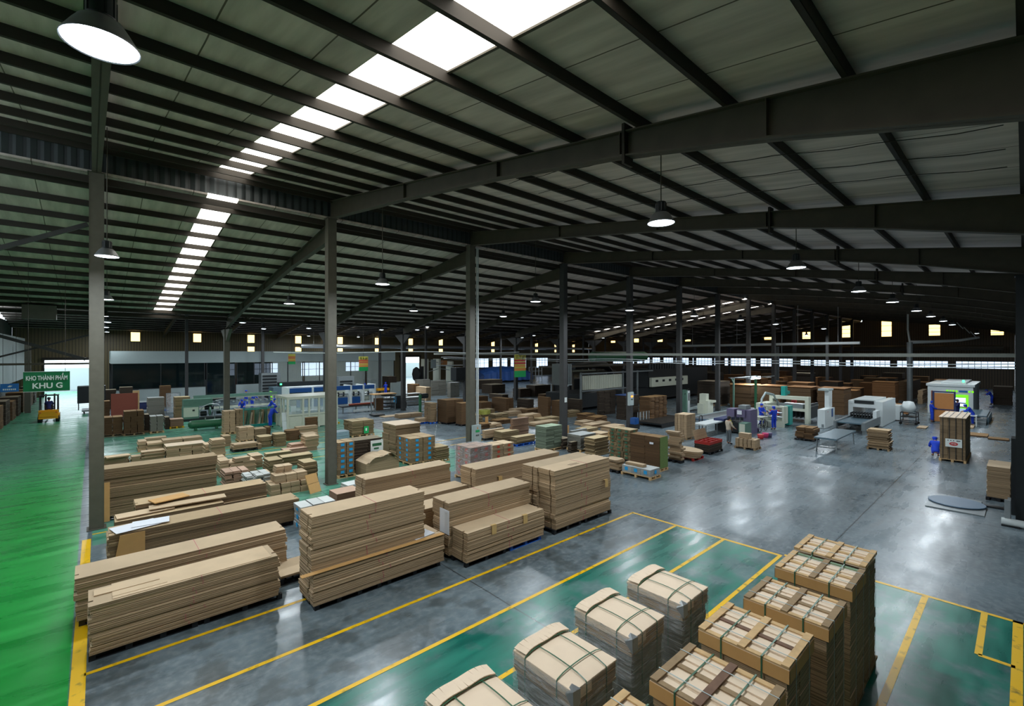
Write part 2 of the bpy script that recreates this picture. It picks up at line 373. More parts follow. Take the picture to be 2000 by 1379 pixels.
# skylight edge trims
for (x, ya, yb, S) in ((4.17, YN, 19.2, S1), (3.97, 19.4, 39.0, S2)):
    bb = MB(); bb.bar((x, ya, S(ya) - 0.02), (x, yb, S(yb) - 0.02), 0.05, 0.03); struct(bb.build('trim_1', 'steel'))
# clerestory band of sheet metal where the roof steps, with a wavy lower edge
bb = MB(); n = 760
xs = [XL + (XE - XL) * i / n for i in range(n + 1)]
v = []
for i, x in enumerate(xs):
    off = 0.014 if i % 2 else -0.014
    v += [(x, 19.28 + off, 10.93), (x, 19.28 + off, 11.92)]
bb.add(v, [[2 * i, 2 * i + 2, 2 * i + 3, 2 * i + 1] for i in range(n)])
struct(bb.build('trim_2', 'sheet_band'))

def wall(name, mat, axis, at, a0, a1, z0, z1, holes, t=0.12):
    """a wall with rectangular openings; axis 0 = runs along X at Y=at, 1 = runs along Y at X=at"""
    bb = MB(); cuts = sorted(set([a0, a1] + [h[0] for h in holes] + [h[1] for h in holes]))
    for p, q in zip(cuts, cuts[1:]):
        hs = sorted([h for h in holes if h[0] <= p + 1e-6 and h[1] >= q - 1e-6], key=lambda h: h[2]); z = z0
        segs = []
        for h in hs:
            if h[2] > z: segs.append((z, h[2]))
            z = max(z, h[3])
        if z1 > z: segs.append((z, z1))
        for s0, s1 in segs:
            bb.box(p, at, s0, q, at + t, s1) if axis == 0 else bb.box(at, p, s0, at + t, q, s1)
    return struct(bb.build(name, mat))
wn = [10]
def pane(axis, at, a0, a1, z0, z1, mat, bars=1, rows=2):
    wn[0] += 1; e = MB()
    if axis == 0: e.box(a0, at + 0.04, z0, a1, at + 0.07, z1)
    else: e.box(at + 0.04, a0, z0, at + 0.07, a1, z1)
    o = struct(e.build('window_%d' % wn[0], mat)); fr = MB(); w_ = 0.06
    def q(p0, p1, s0, s1):
        fr.box(p0, at - 0.03, s0, p1, at + 0.035, s1) if axis == 0 else fr.box(at - 0.03, p0, s0, at + 0.035, p1, s1)
    for i in range(bars + 1): c = a0 + (a1 - a0) * i / bars; q(c - w_ / 2, c + w_ / 2, z0, z1)
    for i in range(rows + 1): c = z0 + (z1 - z0) * i / rows; q(a0, a1, c - w_ / 2, c + w_ / 2)
    fr.build('window_frame', 'steel_dark', o)
bh = []; bw = []
for i in range(14):
    x = 4.3 + 6.93 * i
    bh.append((x - 0.5, x + 0.5, 6.95, 8.2)); bw.append((x - 0.5, x + 0.5, 6.95, 8.2, 'window_warm', 1, 1))
    if i >= 2: bh.append((x - 0.5, x + 0.5, 5.6, 6.4)); bw.append((x - 0.5, x + 0.5, 5.6, 6.4, 'window_warm', 1, 1))
for a, c, z0, z1 in ((12.5, 16.0, 2.0, 3.8), (18.5, 22.0, 2.0, 3.8), (25.5, 30.5, 1.6, 3.8), (33.0, 36.5, 2.2, 3.8), (60.5, 65.4, 2.2, 4.2), (66.6, 71.0, 2.2, 4.2), (72, 77.0, 1.8, 4.2), (80.5, 84.5, 1.8, 4.2)):
    bh.append((a, c, z0, z1)); bw.append((a, c, z0, z1, 'window_cool', 4, 2))
doors = [(-4.3, 0.9, 0, 4.5), (43.7, 47.8, 0, 4.6)]
wall('wall_back', 'sheet_wall_x', 0, YB, XL, XE, 0, 8.45, bh + doors)
for a, c, z0, z1, m_, nb, nr in bw: pane(0, YB, a, c, z0, z1, m_, nb, nr)
eh = []; ew = []
for i in range(10):
    y = 0.9 + 7.2 * i; z0, z1 = (3.0, 4.1) if y < 28 else (2.7, 4.3)
    eh.append((y, y + 6.3, z0, z1)); ew.append((y, y + 6.3, z0, z1, 'window_cool', 9, 3))
for y, z0, z1 in ((2.7, 7.9, 9.0), (9.7, 8.2, 10.0), (15.8, 8.2, 11.0), (21.6, 8.2, 10.4), (27.8, 7.8, 9.4), (34.6, 7.4, 8.6), (44.5, 7.0, 8.4), (51.5, 7.0, 8.8), (58.5, 7.0, 9.4), (65.0, 7.0, 9.0), (72.0, 7.0, 8.6)):
    eh.append((y - 0.7, y + 0.7, z0, z1)); ew.append((y - 0.7, y + 0.7, z0, z1, 'window_warm', 1, 3))
wall('wall_end', 'sheet_wall_y', 1, XE, YN, YB, 0, 8.1, [h for h in eh if h[3] < 8.1])
wall('wall_end', 'sheet_wall_y', 1, XE, 0.5, 19.2, 8.1, 11.7, [(h[0], h[1], max(h[2], 8.1), h[3]) for h in eh if h[3] > 8.1 and h[0] < 19])
wall('wall_end', 'sheet_wall_y', 1, XE, 19.2, 39.0, 8.1, 10.9, [(h[0], h[1], max(h[2], 8.1), h[3]) for h in eh if h[3] > 8.1 and 19 < h[0] < 39])
wall('wall_end', 'sheet_wall_y', 1, XE, 39.0, YB, 8.1, 10.9, [(h[0], h[1], max(h[2], 8.1), h[3]) for h in eh if h[3] > 8.1 and h[0] > 39])
for a, c, z0, z1, m_, nb, nr in ew: pane(1, XE, a, c, z0, z1, m_, nb, nr)
wall('wall_left', 'cladding', 1, XL - 0.12, YN, YB, 0, 9.0, [])
wall('wall_near', 'cladding', 0, YN - 0.12, XL, XE, 0, 8.8, [])
# roller door housings over the two gateways
for k, (a, c, _, z) in enumerate(doors):
    e = MB(); e.box(a - 0.2, YB - 0.35, z, c + 0.2, YB - 0.02, z + 0.35); e.box(a - 0.15, YB - 0.1, 0, a, YB - 0.01, z); e.box(c, YB - 0.1, 0, c + 0.15, YB - 0.01, z)
    struct(e.build('door_%d' % (k + 1), 'steel_dark'))

# steel frames -----------------------------------------------------
def rafter(x, S, stations, label, group, hw=0.11):
    """I-section rafter along Y; stations = (y, depth)"""
    root = empty('roof_rafter', (x, stations[0][0], S(stations[0][0]) - 0.2), label, 'rafter', group)
    ox, oy, oz = root.location
    web = MB(); fl = MB()
    for (y0, d0), (y1, d1) in zip(stations, stations[1:]):
        t0, t1 = S(y0) - 0.2, S(y1) - 0.2
        def quad(m_, xa, xb, za, zb, zc, zd):   # (y0: za..zb) (y1: zc..zd)
            m_.add([(xa, y0 - oy, za - oz), (xb, y0 - oy, za - oz), (xb, y0 - oy, zb - oz), (xa, y0 - oy, zb - oz), (xa, y1 - oy, zc - oz), (xb, y1 - oy, zc - oz), (xb, y1 - oy, zd - oz), (xa, y1 - oy, zd - oz)],
                   [[0, 1, 2, 3], [7, 6, 5, 4], [0, 4, 5, 1], [1, 5, 6, 2], [2, 6, 7, 3], [3, 7, 4, 0]])
        quad(web, -0.012, 0.012, t0 - d0, t0, t1 - d1, t1)
        quad(fl, -hw, hw, t0 - 0.025, t0, t1 - 0.025, t1)
        quad(fl, -hw, hw, t0 - d0, t0 - d0 + 0.03, t1 - d1, t1 - d1 + 0.03)
    for (y0, d0) in stations[1:-1]:
        t0 = S(y0) - 0.2; web.box(-hw, y0 - oy - 0.01, t0 - d0 - oz, hw, y0 - oy + 0.01, t0 - oz)
    web.build('web', 'steel', root); fl.build('flange', 'steel', root)
    return root
near_st = [(-0.7, 0.9), (2.5, 0.6), (5.0, 0.46), (8.5, 0.42), (13.0, 0.5), (19.2, 0.72)]
far_st = [(19.2, 0.72), (24.0, 0.46), (29.0, 0.42), (34.0, 0.46), (39.2, 0.8)]
fall_st = [(59.2, 0.6), (66.0, 0.42), (79.8, 0.7)]
for i, x in enumerate(BAYS):
    lab = {0: 'steel roof beam passing just over the nearest column, close to the big lit lamp', 1: 'long steel roof beam of the near slope ending on the tall column among the cartons',
           2: 'steel roof beam of the near slope ending on the column with a pale conduit'}.get(i)
    rafter(x, S1, near_st, lab or 'dark steel roof beam of the near slope, %s in line from the camera' % ORD[i], 'roof beams of the near slope')
    lab = {0: 'steel beam of the far roof slope behind the nearest column', 1: 'steel beam of the far roof slope descending behind the tall column among the cartons'}.get(i)
    rafter(x, S2, far_st, lab or 'dark steel beam of the far roof slope, %s in line from the aisle' % ORD[i], 'roof beams of the far slope')
    rafter(x, S4, fall_st, 'small distant beam of the second roof, %s in line from the aisle' % ORD[i], 'roof beams of the second roof')
    if i < 8:  # bolted end plate pair seen on the near beams
        pass
def end_plate(x, y, px_label):
    e = MB(); t = S1(y) - 0.2; e.box(x - 0.14, y - 0.03, t - 0.62, x + 0.14, y + 0.03, t + 0.12)
    for s in (-1, 1):
        for k in range(4): e.lathe([(0.0, -0.05), (0.018, -0.05), (0.018, 0.05), (0, 0.05)], 6, (x + s * 0.1, y, t - 0.55 + 0.18 * k))
    tag(e.build('splice_plate', 'steel_dark'), px_label, 'plate', 'splice plates on the near roof beams')
for x in BAYS[1:6]: end_plate(x, 4.9, 'bolted splice plate on the near roof beam %s in line' % ORD[BAYS.index(x)])
def purlin(y, S, label, group, x0=XL, x1=XE):
    e = MB(); z = S(y); e.box(x0, y - 0.035, z - 0.2, x1, y - 0.029, z); e.box(x0, y - 0.035, z - 0.2, x1, y + 0.035, z - 0.193); e.box(x0, y - 0.035, z - 0.007, x1, y + 0.035, z)
    e.box(x0, y + 0.029, z - 0.2, x1, y + 0.035, z - 0.18)
    tag(e.build('roof_purlin', 'steel_dark'), label, 'purlin', group)
for k in range(13): purlin(0.02 + 1.53 * k, S1, 'long thin purlin of the near roof slope, %s down from the ridge' % ORD[12 - k], 'purlins of the near roof slope')
for k in range(13): purlin(20.0 + 1.53 * k, S2, 'long thin purlin of the far roof slope, %s down from the ridge' % ORD[k], 'purlins of the far roof slope')
for k in range(13): purlin(60.0 + 1.53 * k, S4, 'distant purlin of the second roof, %s down from its ridge' % ORD[k], 'purlins of the second roof')
e = MB(); e.box(XL, 19.0, 11.55, XE, 19.06, 11.75); e.box(XL, 19.34, 10.66, XE, 19.4, 10.88); e.box(XL, 39.0, 7.75, XE, 39.4, 7.95)
struct(e.build('trim_3', 'steel_dark'))
# sag rods / wires hanging under the near slope
for k, x in enumerate((8.6, 9.7, 10.9, 12.1)):
    e = MB(); pts = [(x + 0.15 * math.sin(y * 0.7 + k), y, S1(y) - 0.21 - 0.05 * abs(math.sin(y * 2.05))) for y in [0.2 + 0.5 * j for j in range(20)]]
    e.tube(pts, 0.008, 5); tag(e.build('roof_wire', 'steel_dark'), 'thin dark wire slung beneath the near roof boards, %s from the camera' % ORD[k], 'wire', 'wires under the near roof')

def column(x, y, top, a, label, group=None, mat='column_paint', knee=False, stripe=False, z0=0.0):
    root = empty('steel_column', (x, y, 0), label, 'column', group)
    e = MB(); h = a / 2; e.box(-h, -h, 0.02, h, h, top)
    for a_ in (-1, 1): e.box(a_ * h - 0.012 * a_, -h - 0.008, 0.02, a_ * h + 0.004 * a_, h + 0.008, top)
    e.build('shaft', mat, root)
    p = MB(); p.box(-h - 0.06, -h - 0.06, 0, h + 0.06, h + 0.06, 0.025)
    p.build('base_plate', mat, root)
    p = MB(); p.box(-h - 0.04, -h - 0.04, top - 0.03, h + 0.04, h + 0.04, top); p.build('cap_plate', mat, root)
    if knee:
        k = MB()
        for s in (-1, 1):
            k.add([(-0.1, s * h, top - 0.9), (0.1, s * h, top - 0.9), (0.1, s * (h + 1.3), top - 0.12 + 0.1), (-0.1, s * (h + 1.3), top - 0.12 + 0.1), (-0.1, s * h, top), (0.1, s * h, top)],
                  [[0, 1, 2, 3], [0, 3, 4], [1, 5, 2], [3, 2, 5, 4]])
        k.build('haunch', mat, root)
    if stripe:
        s_ = MB(); s_.box(-h - 0.004, -h - 0.004, 0.04, h + 0.004, h + 0.004, 0.9); s_.build('yellow_band', 'yellow_paint', root)
    return root
RT = S1(19.2) - 0.2 - 0.72
names = {0: 'grey steel column nearest of all, standing at the edge of the green aisle', 1: 'tall grey steel column rising among the low carton piles',
         2: 'grey steel column with pale conduits and a control box', 3: 'dark grey column with a small white notice and a cage behind it',
         4: 'dark column carrying a white electrical cabinet', 5: 'dark column between the roll machine and its white post'}
for i, x in enumerate(BAYS):
    column(x, 19.2, RT, 0.34, names.get(i, 'dark steel column of the ridge row, %s in line from the aisle' % ORD[i]), 'ridge row columns', 'column_paint' if i < 3 else 'column_dark')
names = {0: 'dark column standing right behind the nearest column in the aisle', 1: 'grey column with sloping haunches before the glazed office', 3: 'dark column between the glazed office and the bright gateway'}
for i, x in enumerate(BAYS):
    column(x, 39.2, S2(39.2) - 1.0, 0.34, names.get(i, 'dark haunched column of the valley row, %s in line from the aisle' % ORD[i]), 'valley row columns', 'column_paint' if i == 1 else 'column_dark', knee=True)
for i, x in enumerate(BAYS):
    column(x, 58.6, S4(59.2) - 0.9, 0.26, 'thin distant dark column of the second roof, %s from the aisle' % ORD[i], 'thin columns of the second roof', 'column_dark')
for i, x in enumerate(BAYS[3:]):
    column(x, -0.04, S1(0.0) - 1.08, 0.42, 'black steel column at the very edge beside the floor press' if i == 0 else 'black column of the near eaves row, %s after the edge column' % ORD[i - 1], 'eaves row columns', 'dark_metal')
# conduits on the third column, notice on the fourth, cabinets
root = empty('conduit_run', (14.5 + 0.27, 19.2 - 0.2, 0), 'pale conduits running down the column to a control box', 'conduit')
for k, (dx, dy) in enumerate(((0.0, 0.05), (0.05, 0.0), (0.1, 0.04))):
    e = MB(); e.tube([(dx, dy, 1.7), (dx, dy, RT - 0.1)], 0.028, 8); e.build('conduit', 'pvc', root)
def cabinet(x, y, z0, w_, d_, h_, label, mat='fascia', led='led_green', stencil=True):
    root = empty('control_cabinet', (x, y, z0), label, 'cabinet')
    e = MB(); e.box(0, 0, 0, w_, d_, h_); e.build('case', mat, root)
    e = MB(); e.box(0.02, -0.02, 0.02, w_ - 0.02, 0.0, h_ - 0.02); dr = e.build('door', mat, root)
    e = MB(); e.box(w_ * 0.25, -0.03, h_ * 0.62, w_ * 0.75, -0.02, h_ * 0.74); e.build('label_strip', 'sign_green' if led == 'led_green' else led, dr)
    e = MB(); e.add([(w_ * 0.42, -0.03, h_ * 0.8), (w_ * 0.58, -0.03, h_ * 0.8), (w_ * 0.5, -0.03, h_ * 0.93)], [[0, 1, 2]]); e.build('warning_triangle', 'sign_orange', dr)
    e = MB()
    for k in range(3): e.box(w_ * 0.3 + 0.1 * k * w_ * 1.4, -0.04, h_ * 0.42, w_ * 0.36 + 0.1 * k * w_ * 1.4, -0.02, h_ * 0.5)
    e.build('switch', 'dark_metal', dr)
    e = MB(); e.box(w_ * 0.86, -0.05, h_ * 0.45, w_ * 0.9, -0.02, h_ * 0.58); e.build('handle', 'silver', dr); return root
cabinet(14.5 - 0.1, 18.83, 0.75, 0.5, 0.16, 0.95, 'pale green control cabinet strapped to the column with conduits')
cabinet(BAYS[4] - 0.55, 18.83, 1.65, 0.5, 0.18, 0.95, 'white electrical cabinet with an orange display on a dark column', led='led_orange')
e = MB(); e.box(0, 0, 0, 0.5, 0.4, 0.45); e.box(0.02, -0.01, 0.2, 0.25, 0, 0.42); r_ = e.build('power_unit', 'machine_blue', None, (BAYS[4] - 0.55, 18.4, 0.35)); tag(r_, 'small blue and white box standing under the white electrical cabinet', 'box')
e = MB(); e.box(-0.04, -0.04, -0.35, 0.54, 0.44, 0); e.build('stand', 'dark_metal', r_)
e = MB(); e.box(0, 0, 0, 0.22, 0.01, 0.3); tag(e.build('notice', 'sign_white', None, (BAYS[3] - 0.1, 19.015, 2.35)), 'small white notice taped to the dark column', 'notice')

# floor lines ------------------------------------------------------
def line(pts, w_, label, group='yellow floor lines'):
    e = MB()
    for (x0, y0), (x1, y1) in zip(pts, pts[1:]):
        d = Vector((x1 - x0, y1 - y0)).normalized(); nn = Vector((-d.y, d.x)) * w_ / 2
        e.add([(x0 + nn.x, y0 + nn.y, 0.004), (x0 - nn.x, y0 - nn.y, 0.004), (x1 - nn.x, y1 - nn.y, 0.004), (x1 + nn.x, y1 + nn.y, 0.004)], [[0, 1, 2, 3]])
    o = e.build('trim_4', 'floor_line'); struct(o)
def line_mat():
    m, nt, b = base_mat('floor_line'); L = nt.links
    g = node(nt, 'ShaderNodeNewGeometry'); nz = node(nt, 'ShaderNodeTexNoise'); nz.inputs['Scale'].default_value = 5; nz.inputs['Detail'].default_value = 6
    L.new(g.outputs['Position'], nz.inputs['Vector']); rp = node(nt, 'ShaderNodeValToRGB')
    rp.color_ramp.elements[0].color = srgb(150, 124, 40); rp.color_ramp.elements[0].position = 0.28; rp.color_ramp.elements[1].color = srgb(248, 196, 16); rp.color_ramp.elements[1].position = 0.42
    L.new(nz.outputs[0], rp.inputs[0]); L.new(rp.outputs[0], b.inputs['Base Color']); b.inputs['Roughness'].default_value = 0.4; M['floor_line'] = m
line_mat()
for y in (8.88, 7.31, 5.84, 4.36): line([(-0.1, y), (13.55, y)], 0.09, '')
line([(-0.1, 10.58), (13.2, 10.58)], 0.09, ''); line([(13.55, 8.92), (13.6, 4.32)], 0.1, ''); line([(13.72, 4.3), (13.75, 0.0)], 0.1, '')
line([(5.0, 1.47), (13.7, 1.47)], 0.11, ''); line([(5.0, 0.08), (13.8, 0.08)], 0.14, ''); line([(11.75, 0.1), (11.75, 0.55), (13.7, 0.55)], 0.1, '')
line([(-0.2, 6.5), (-0.12, 18.2)], 0.19, ''); line([(0.0, 22.0), (0.1, 34.0)], 0.15, ''); line([(0.0, 15.5), (1.2, 15.5)], 0.08, ''); line([(0, 18.6), (2, 18.6)], 0.08, '')
for k in range(5): line([(0.3, 24.6 + 1.9 * k), (14.0, 24.6 + 1.9 * k)], 0.07, '')
for y in (21.0, 22.5, 24.0): line([(15.5, y), (20.5, y)], 0.08, '')
line([(17.5, 15.2), (21, 16.8)], 0.08, ''); line([(12.0, 16.2), (16.5, 20.2)], 0.07, '')
# outside yard seen through the gateways
e = MB(); e.box(-20, YB + 14, 0, 70, YB + 14.3, 3.2); struct(e.build('wall_yard', 'fascia'))

# glazed office block -----------------------------------------------
OY = 62.0
e = MB(); e.box(1.4, OY, 4.3, 33.0, OY + 6, 5.6); e.box(1.4, OY + 0.02, 0, 3.6, OY + 0.1, 1.55); struct(e.build('wall_office', 'fascia'))
e = MB(); e.box(3.6, OY + 0.02, 0, 9.5, OY + 0.12, 1.6); e.box(12.5, OY + 0.02, 0, 20.0, OY + 0.12, 1.7); struct(e.build('wall_office', 'fascia'))
e = MB(); e.box(1.4, OY + 5.9, 0, 12.5, OY + 6, 4.3); struct(e.build('wall_office', 'interior_dark'))
for i, (a, c, z0) in enumerate([(1.5, 9.4, 1.6), (9.6, 12.4, 0.1), (12.6, 16.2, 1.7), (16.4, 20.0, 1.7), (20.2, 24.0, 0.1), (24.2, 28.4, 0.1), (28.6, 32.8, 0.1)]):
    e = MB(); e.box(a, OY + 0.03, z0, c, OY + 0.05, 4.28); o = struct(e.build('window_%d' % (60 + i), 'tinted_glass' if i < 3 else 'glass'))
    e = MB(); n_ = 2 if c - a > 3.5 else 1
    for k in range(n_ + 1): x = a + (c - a) * k / n_; e.box(x - 0.05, OY, z0, x + 0.05, OY + 0.08, 4.28)
    e.box(a, OY, z0, c, OY + 0.08, z0 + 0.08); e.build('window_frame', 'dark_metal', o)

# braces, rails and ducts -------------------------------------------
def bar_thing(name, pts, a, mat, label, cat, group=None, b_=None):
    e = MB()
    for p, q in pts: e.bar(p, q, a, b_ or a)
    return tag(e.build(name, mat), label, cat, group)
bar_thing('diagonal_brace', [((-6.9, 39.6, 7.5), (-0.3, 39.6, 5.0))], 0.18, 'column_dark', 'sloping steel brace over the aisle, from the wall down to a dark column', 'brace')
bar_thing('diagonal_brace', [((-5.6, 39.9, 4.6), (0.0, 39.9, 6.6))], 0.1, 'column_dark', 'thin rising brace crossing behind the heavier one over the aisle', 'brace')
bar_thing('diagonal_brace', [((-6.9, 19.3, 5.6), (-0.1, 19.3, 9.35))], 0.12, 'column_dark', 'thin brace rising to the nearest column high under the roof', 'brace')
bar_thing('pipe_rail', [((-6.9, 39.0, 4.75), (0.0, 39.0, 4.75))], 0.12, 'steel', 'horizontal pipe crossing the aisle above the green sign', 'pipe')
bar_thing('duct_box', [((-2.95, 38.3, 7.75), (-1.55, 38.3, 7.75))], 0.8, 'column_paint', 'beige box unit hanging under the roof over the aisle', 'unit')
e = MB(); e.box(-6.8, 44, 2.8, -5.2, 70, 6.9); tag(e.build('cladding_panel', 'fascia'), 'pale tall partition along the outer side of the aisle', 'partition')
e = MB(); e.box(-4.5, 60.0, 0, -4.1, 60.4, 6.2); tag(e.build('concrete_pillar', 'column_paint'), 'pale pillar behind the blue sign at the aisle side', 'pillar')
TX = 28.1
root = empty('cable_tray', (TX, YN, 5.22), 'long pale cable tray crossing the hall at eye height', 'cable tray')
e = MB(); L_ = 45.0; e.box(-0.18, 0, 0, 0.18, L_, 0.02); e.box(-0.18, 0, 0, -0.165, L_, 0.16); e.box(0.165, 0, 0, 0.18, L_, 0.16); e.build('tray', 'cable_tray', root)
e = MB()
for k in range(5): e.tube([(-0.12 + 0.06 * k + 0.02 * math.sin(j * 1.3 + k), j * 3.0, 0.05 + 0.02 * math.sin(j + k)) for j in range(16)], 0.022, 5)
e.build('cable', 'fascia', root)
for s, dz in ((-0.2, -0.28), (0.1, -0.42)):
    e = MB(); e.tube([(TX + s, YN + j * 1.5, 5.2 + dz + 0.05 * math.cos(j * 0.9)) for j in range(30)], 0.02, 5)
    tag(e.build('sagging_cable', 'pvc'), 'thin pale cable sagging below the cable tray, %s of two' % ('upper' if s < 0 else 'lower'), 'cable', 'cables below the tray')
e = MB(); e.tube([(8 + 2 * j, 30.0, 5.45 - 0.06 * math.sin(j)) for j in range(11)], 0.03, 6); tag(e.build('sagging_cable', 'pvc'), 'thin cable run between the columns before the office fascia', 'cable')
e = MB(); e.tube([(24, 75.5, 6.5), (97, 75.5, 6.5)], 0.33, 12)
for x in range(26, 97, 10): e.tube([(x, 75.5, 6.8), (x, 75.5, S4(75.5))], 0.02, 5)
tag(e.build('air_duct', 'silver'), 'long silver air duct along the back wall', 'duct')
e = MB(); e.tube([(62, 12, 6.5), (62, 33, 6.4)], 0.16, 10)
for y in (14, 18): e.tube([(62, y, 6.6), (62, y, S1(y))], 0.02, 5)
for y in (25, 31): e.tube([(62, y, 6.5), (62, y, S2(y))], 0.02, 5)
tag(e.build('air_duct', 'pvc'), 'short white pipe hung before the far end windows', 'pipe')
e = MB(); e.tube([(XE - 3, 2, 6.2), (XE - 3, 70, 6.2)], 0.4, 10)
for y in (5, 12): e.tube([(XE - 3, y, 6.5), (XE - 3, y, S1(y))], 0.02, 5)
tag(e.build('air_duct', 'steel'), 'dull duct running along the far end wall', 'duct')
xv, yv = floor_at(1777, 785)
root = empty('pipe_column', (xv, yv, 0), 'white pipe standing alone with a side branch near the far brown stacks', 'pipe')
e = MB(); e.tube([(0, 0, 0), (0, 0, 6.6)], 0.26, 12); e.build('pipe', 'grey_metal', root)
e = MB(); e.tube([(0, 0, 6.6), (0.2, 0.2, 8.0), (0.25, 0.2, 9.8)], 0.09, 8); e.build('riser', 'pvc', root)
e = MB(); e.tube([(0, 0, 6.6), (1.5, -1.6, 6.65), (3.5, -3.8, 6.8), (4.5, -5.2, 7.1)], [0.2, 0.16, 0.14, 0.12], 10); e.build('branch', 'pvc', root)
for k in range(3): e = MB(); e.tube([(4.2 + 0.35 * math.cos(t) * (0.7 + 0.1 * k) - 0.5 * k, -4.8 + 0.5 * k + 0.35 * math.sin(t) * 0.7, 7.4 + 0.35 * math.sin(t) + 0.5 * k) for t in [j * 0.6 for j in range(12)]], 0.04, 6); e.build('hose_coil', 'pvc', root)
xv, yv = floor_at(1517, 765); e = MB(); e.tube([(0, 0, 0), (0, 0, 6.3)], 0.3, 12); e.tube([(0.4, -0.5, 5.4), (0.4, -0.5, 10.0)], 0.05, 6)
tag(e.build('pipe_column', 'grey_metal', None, (xv, yv, 0)), 'grey round pipe standing behind the teal and cream machine', 'pipe')

# signs --------------------------------------------------------------
def text(body, size, mat, parent, loc, rx=90, rz=0, sx=1.0, bold=0.0):
    cu = bpy.data.curves.new('lettering', 'FONT'); cu.body = body; cu.size = size; cu.align_x = 'CENTER'; cu.align_y = 'CENTER'; cu.extrude = 0.004; cu.offset = bold
    cu.materials.append(M[mat]); o = bpy.data.objects.new('lettering', cu); C.objects.link(o); o.parent = parent; bpy.context.view_layer.update(); me = bpy.data.meshes.new_from_object(o.evaluated_get(bpy.context.evaluated_depsgraph_get())); bpy.data.objects.remove(o); o = bpy.data.objects.new('lettering', me); C.objects.link(o); o.parent = parent; o.location = loc; o.rotation_euler = (R_(rx), 0, R_(rz)); o.scale = (sx, 1, 1); return o
root = empty('hanging_sign', (-1.53, 30, 4.1), 'green sign with white lettering hanging over the aisle', 'sign')
e = MB(); e.box(-0.76, 0, -0.46, 0.76, 0.03, 0.46); e.build('panel', 'green_sign', root)
e = MB()
for s in (-1, 1): e.box(-0.76, -0.005, s * 0.45 - 0.008, 0.76, 0, s * 0.45 + 0.008)
e.build('border', 'sign_white', root)
text('KHO THÀNH PHẨM', 0.28, 'sign_white', root, (0, -0.012, 0.15), sx=0.54, bold=0.006); text('KHU G', 0.34, 'sign_white', root, (0.02, -0.012, -0.2), sx=0.95, bold=0.008)
e = MB()
for s in (-0.6, 0.6): e.tube([(s, 0.015, 0.46), (s, 0.015, S2(30) - 4.1)], 0.008, 5)
e.build('hanger', 'steel_dark', root)
root = empty('hanging_sign', (-4.05, 45, 3.1), 'small blue sign with white lettering farther down the aisle', 'sign')
e = MB(); e.box(-0.42, 0, -0.27, 0.42, 0.03, 0.27); e.build('panel', 'blue_sign', root); e = MB(); e.add([(-0.1, -0.005, 0.06), (0.02, -0.005, 0.04), (0.14, -0.005, 0.12), (0.0, -0.005, 0.16)], [[0, 1, 2, 3]]); e.build('emblem', 'sign_white', root)
e = MB()
for k in range(7): e.box(-0.3 + 0.088 * k, -0.005, -0.16, -0.24 + 0.088 * k, 0, -0.06)
e.build('lettering_strip', 'sign_white', root); e = MB(); e.tube([(-0.3, 0.015, 0.27), (-0.3, 0.015, S3(45) - 3.1)], 0.01, 5); e.tube([(0.3, 0.015, 0.27), (0.3, 0.015, S3(45) - 3.1)], 0.01, 5); e.build('hanger', 'steel_dark', root)
def banner(px0, px1, py0, py1, y, label, txt=None):
    x0, x1 = x_at(px0, y), x_at(px1, y); z1, z0 = z_at(py0, (x0 + x1) / 2, y), z_at(py1, (x0 + x1) / 2, y)
    root = empty('hanging_banner', ((x0 + x1) / 2, y, z0), label, 'banner'); w_ = (x1 - x0) / 2; h_ = z1 - z0
    for k, (a, c, m_) in enumerate(((0, 0.28, 'sign_green'), (0.28, 0.40, 'sign_orange'), (0.40, 0.46, 'sign_yellow'), (0.46, 0.53, 'sign_orange'), (0.53, 0.57, 'sign_yellow'), (0.57, 0.66, 'sign_red'), (0.66, 0.70, 'sign_yellow'), (0.70, 0.78, 'sign_red'), (0.78, 1, 'sign_yellow'))):
        e = MB(); e.box(-w_, 0, h_ * a, w_, 0.02, h_ * c); e.build('stripe', m_, root)
    if txt: text(txt, h_ * 0.2, 'dark_metal', root, (0, -0.01, h_ * 0.89), sx=0.9)
    e = MB(); e.tube([(0, 0.01, h_), (0, 0.01, (S2(y) if y < 39.2 else S3(y)) - z0)], 0.012, 5); e.build('hanger', 'steel_dark', root)
banner(1005, 1027, 693, 737, 30.0, 'yellow, red and green banner hanging before the blue tarpaulin', '5S là gì?')
banner(701, 719, 697, 725, 40.5, 'small yellow, orange and green banner before the end of the office', '5S là gì?')
banner(563, 577, 692, 712, 41.0, 'smallest pale green banner before the office fascia')

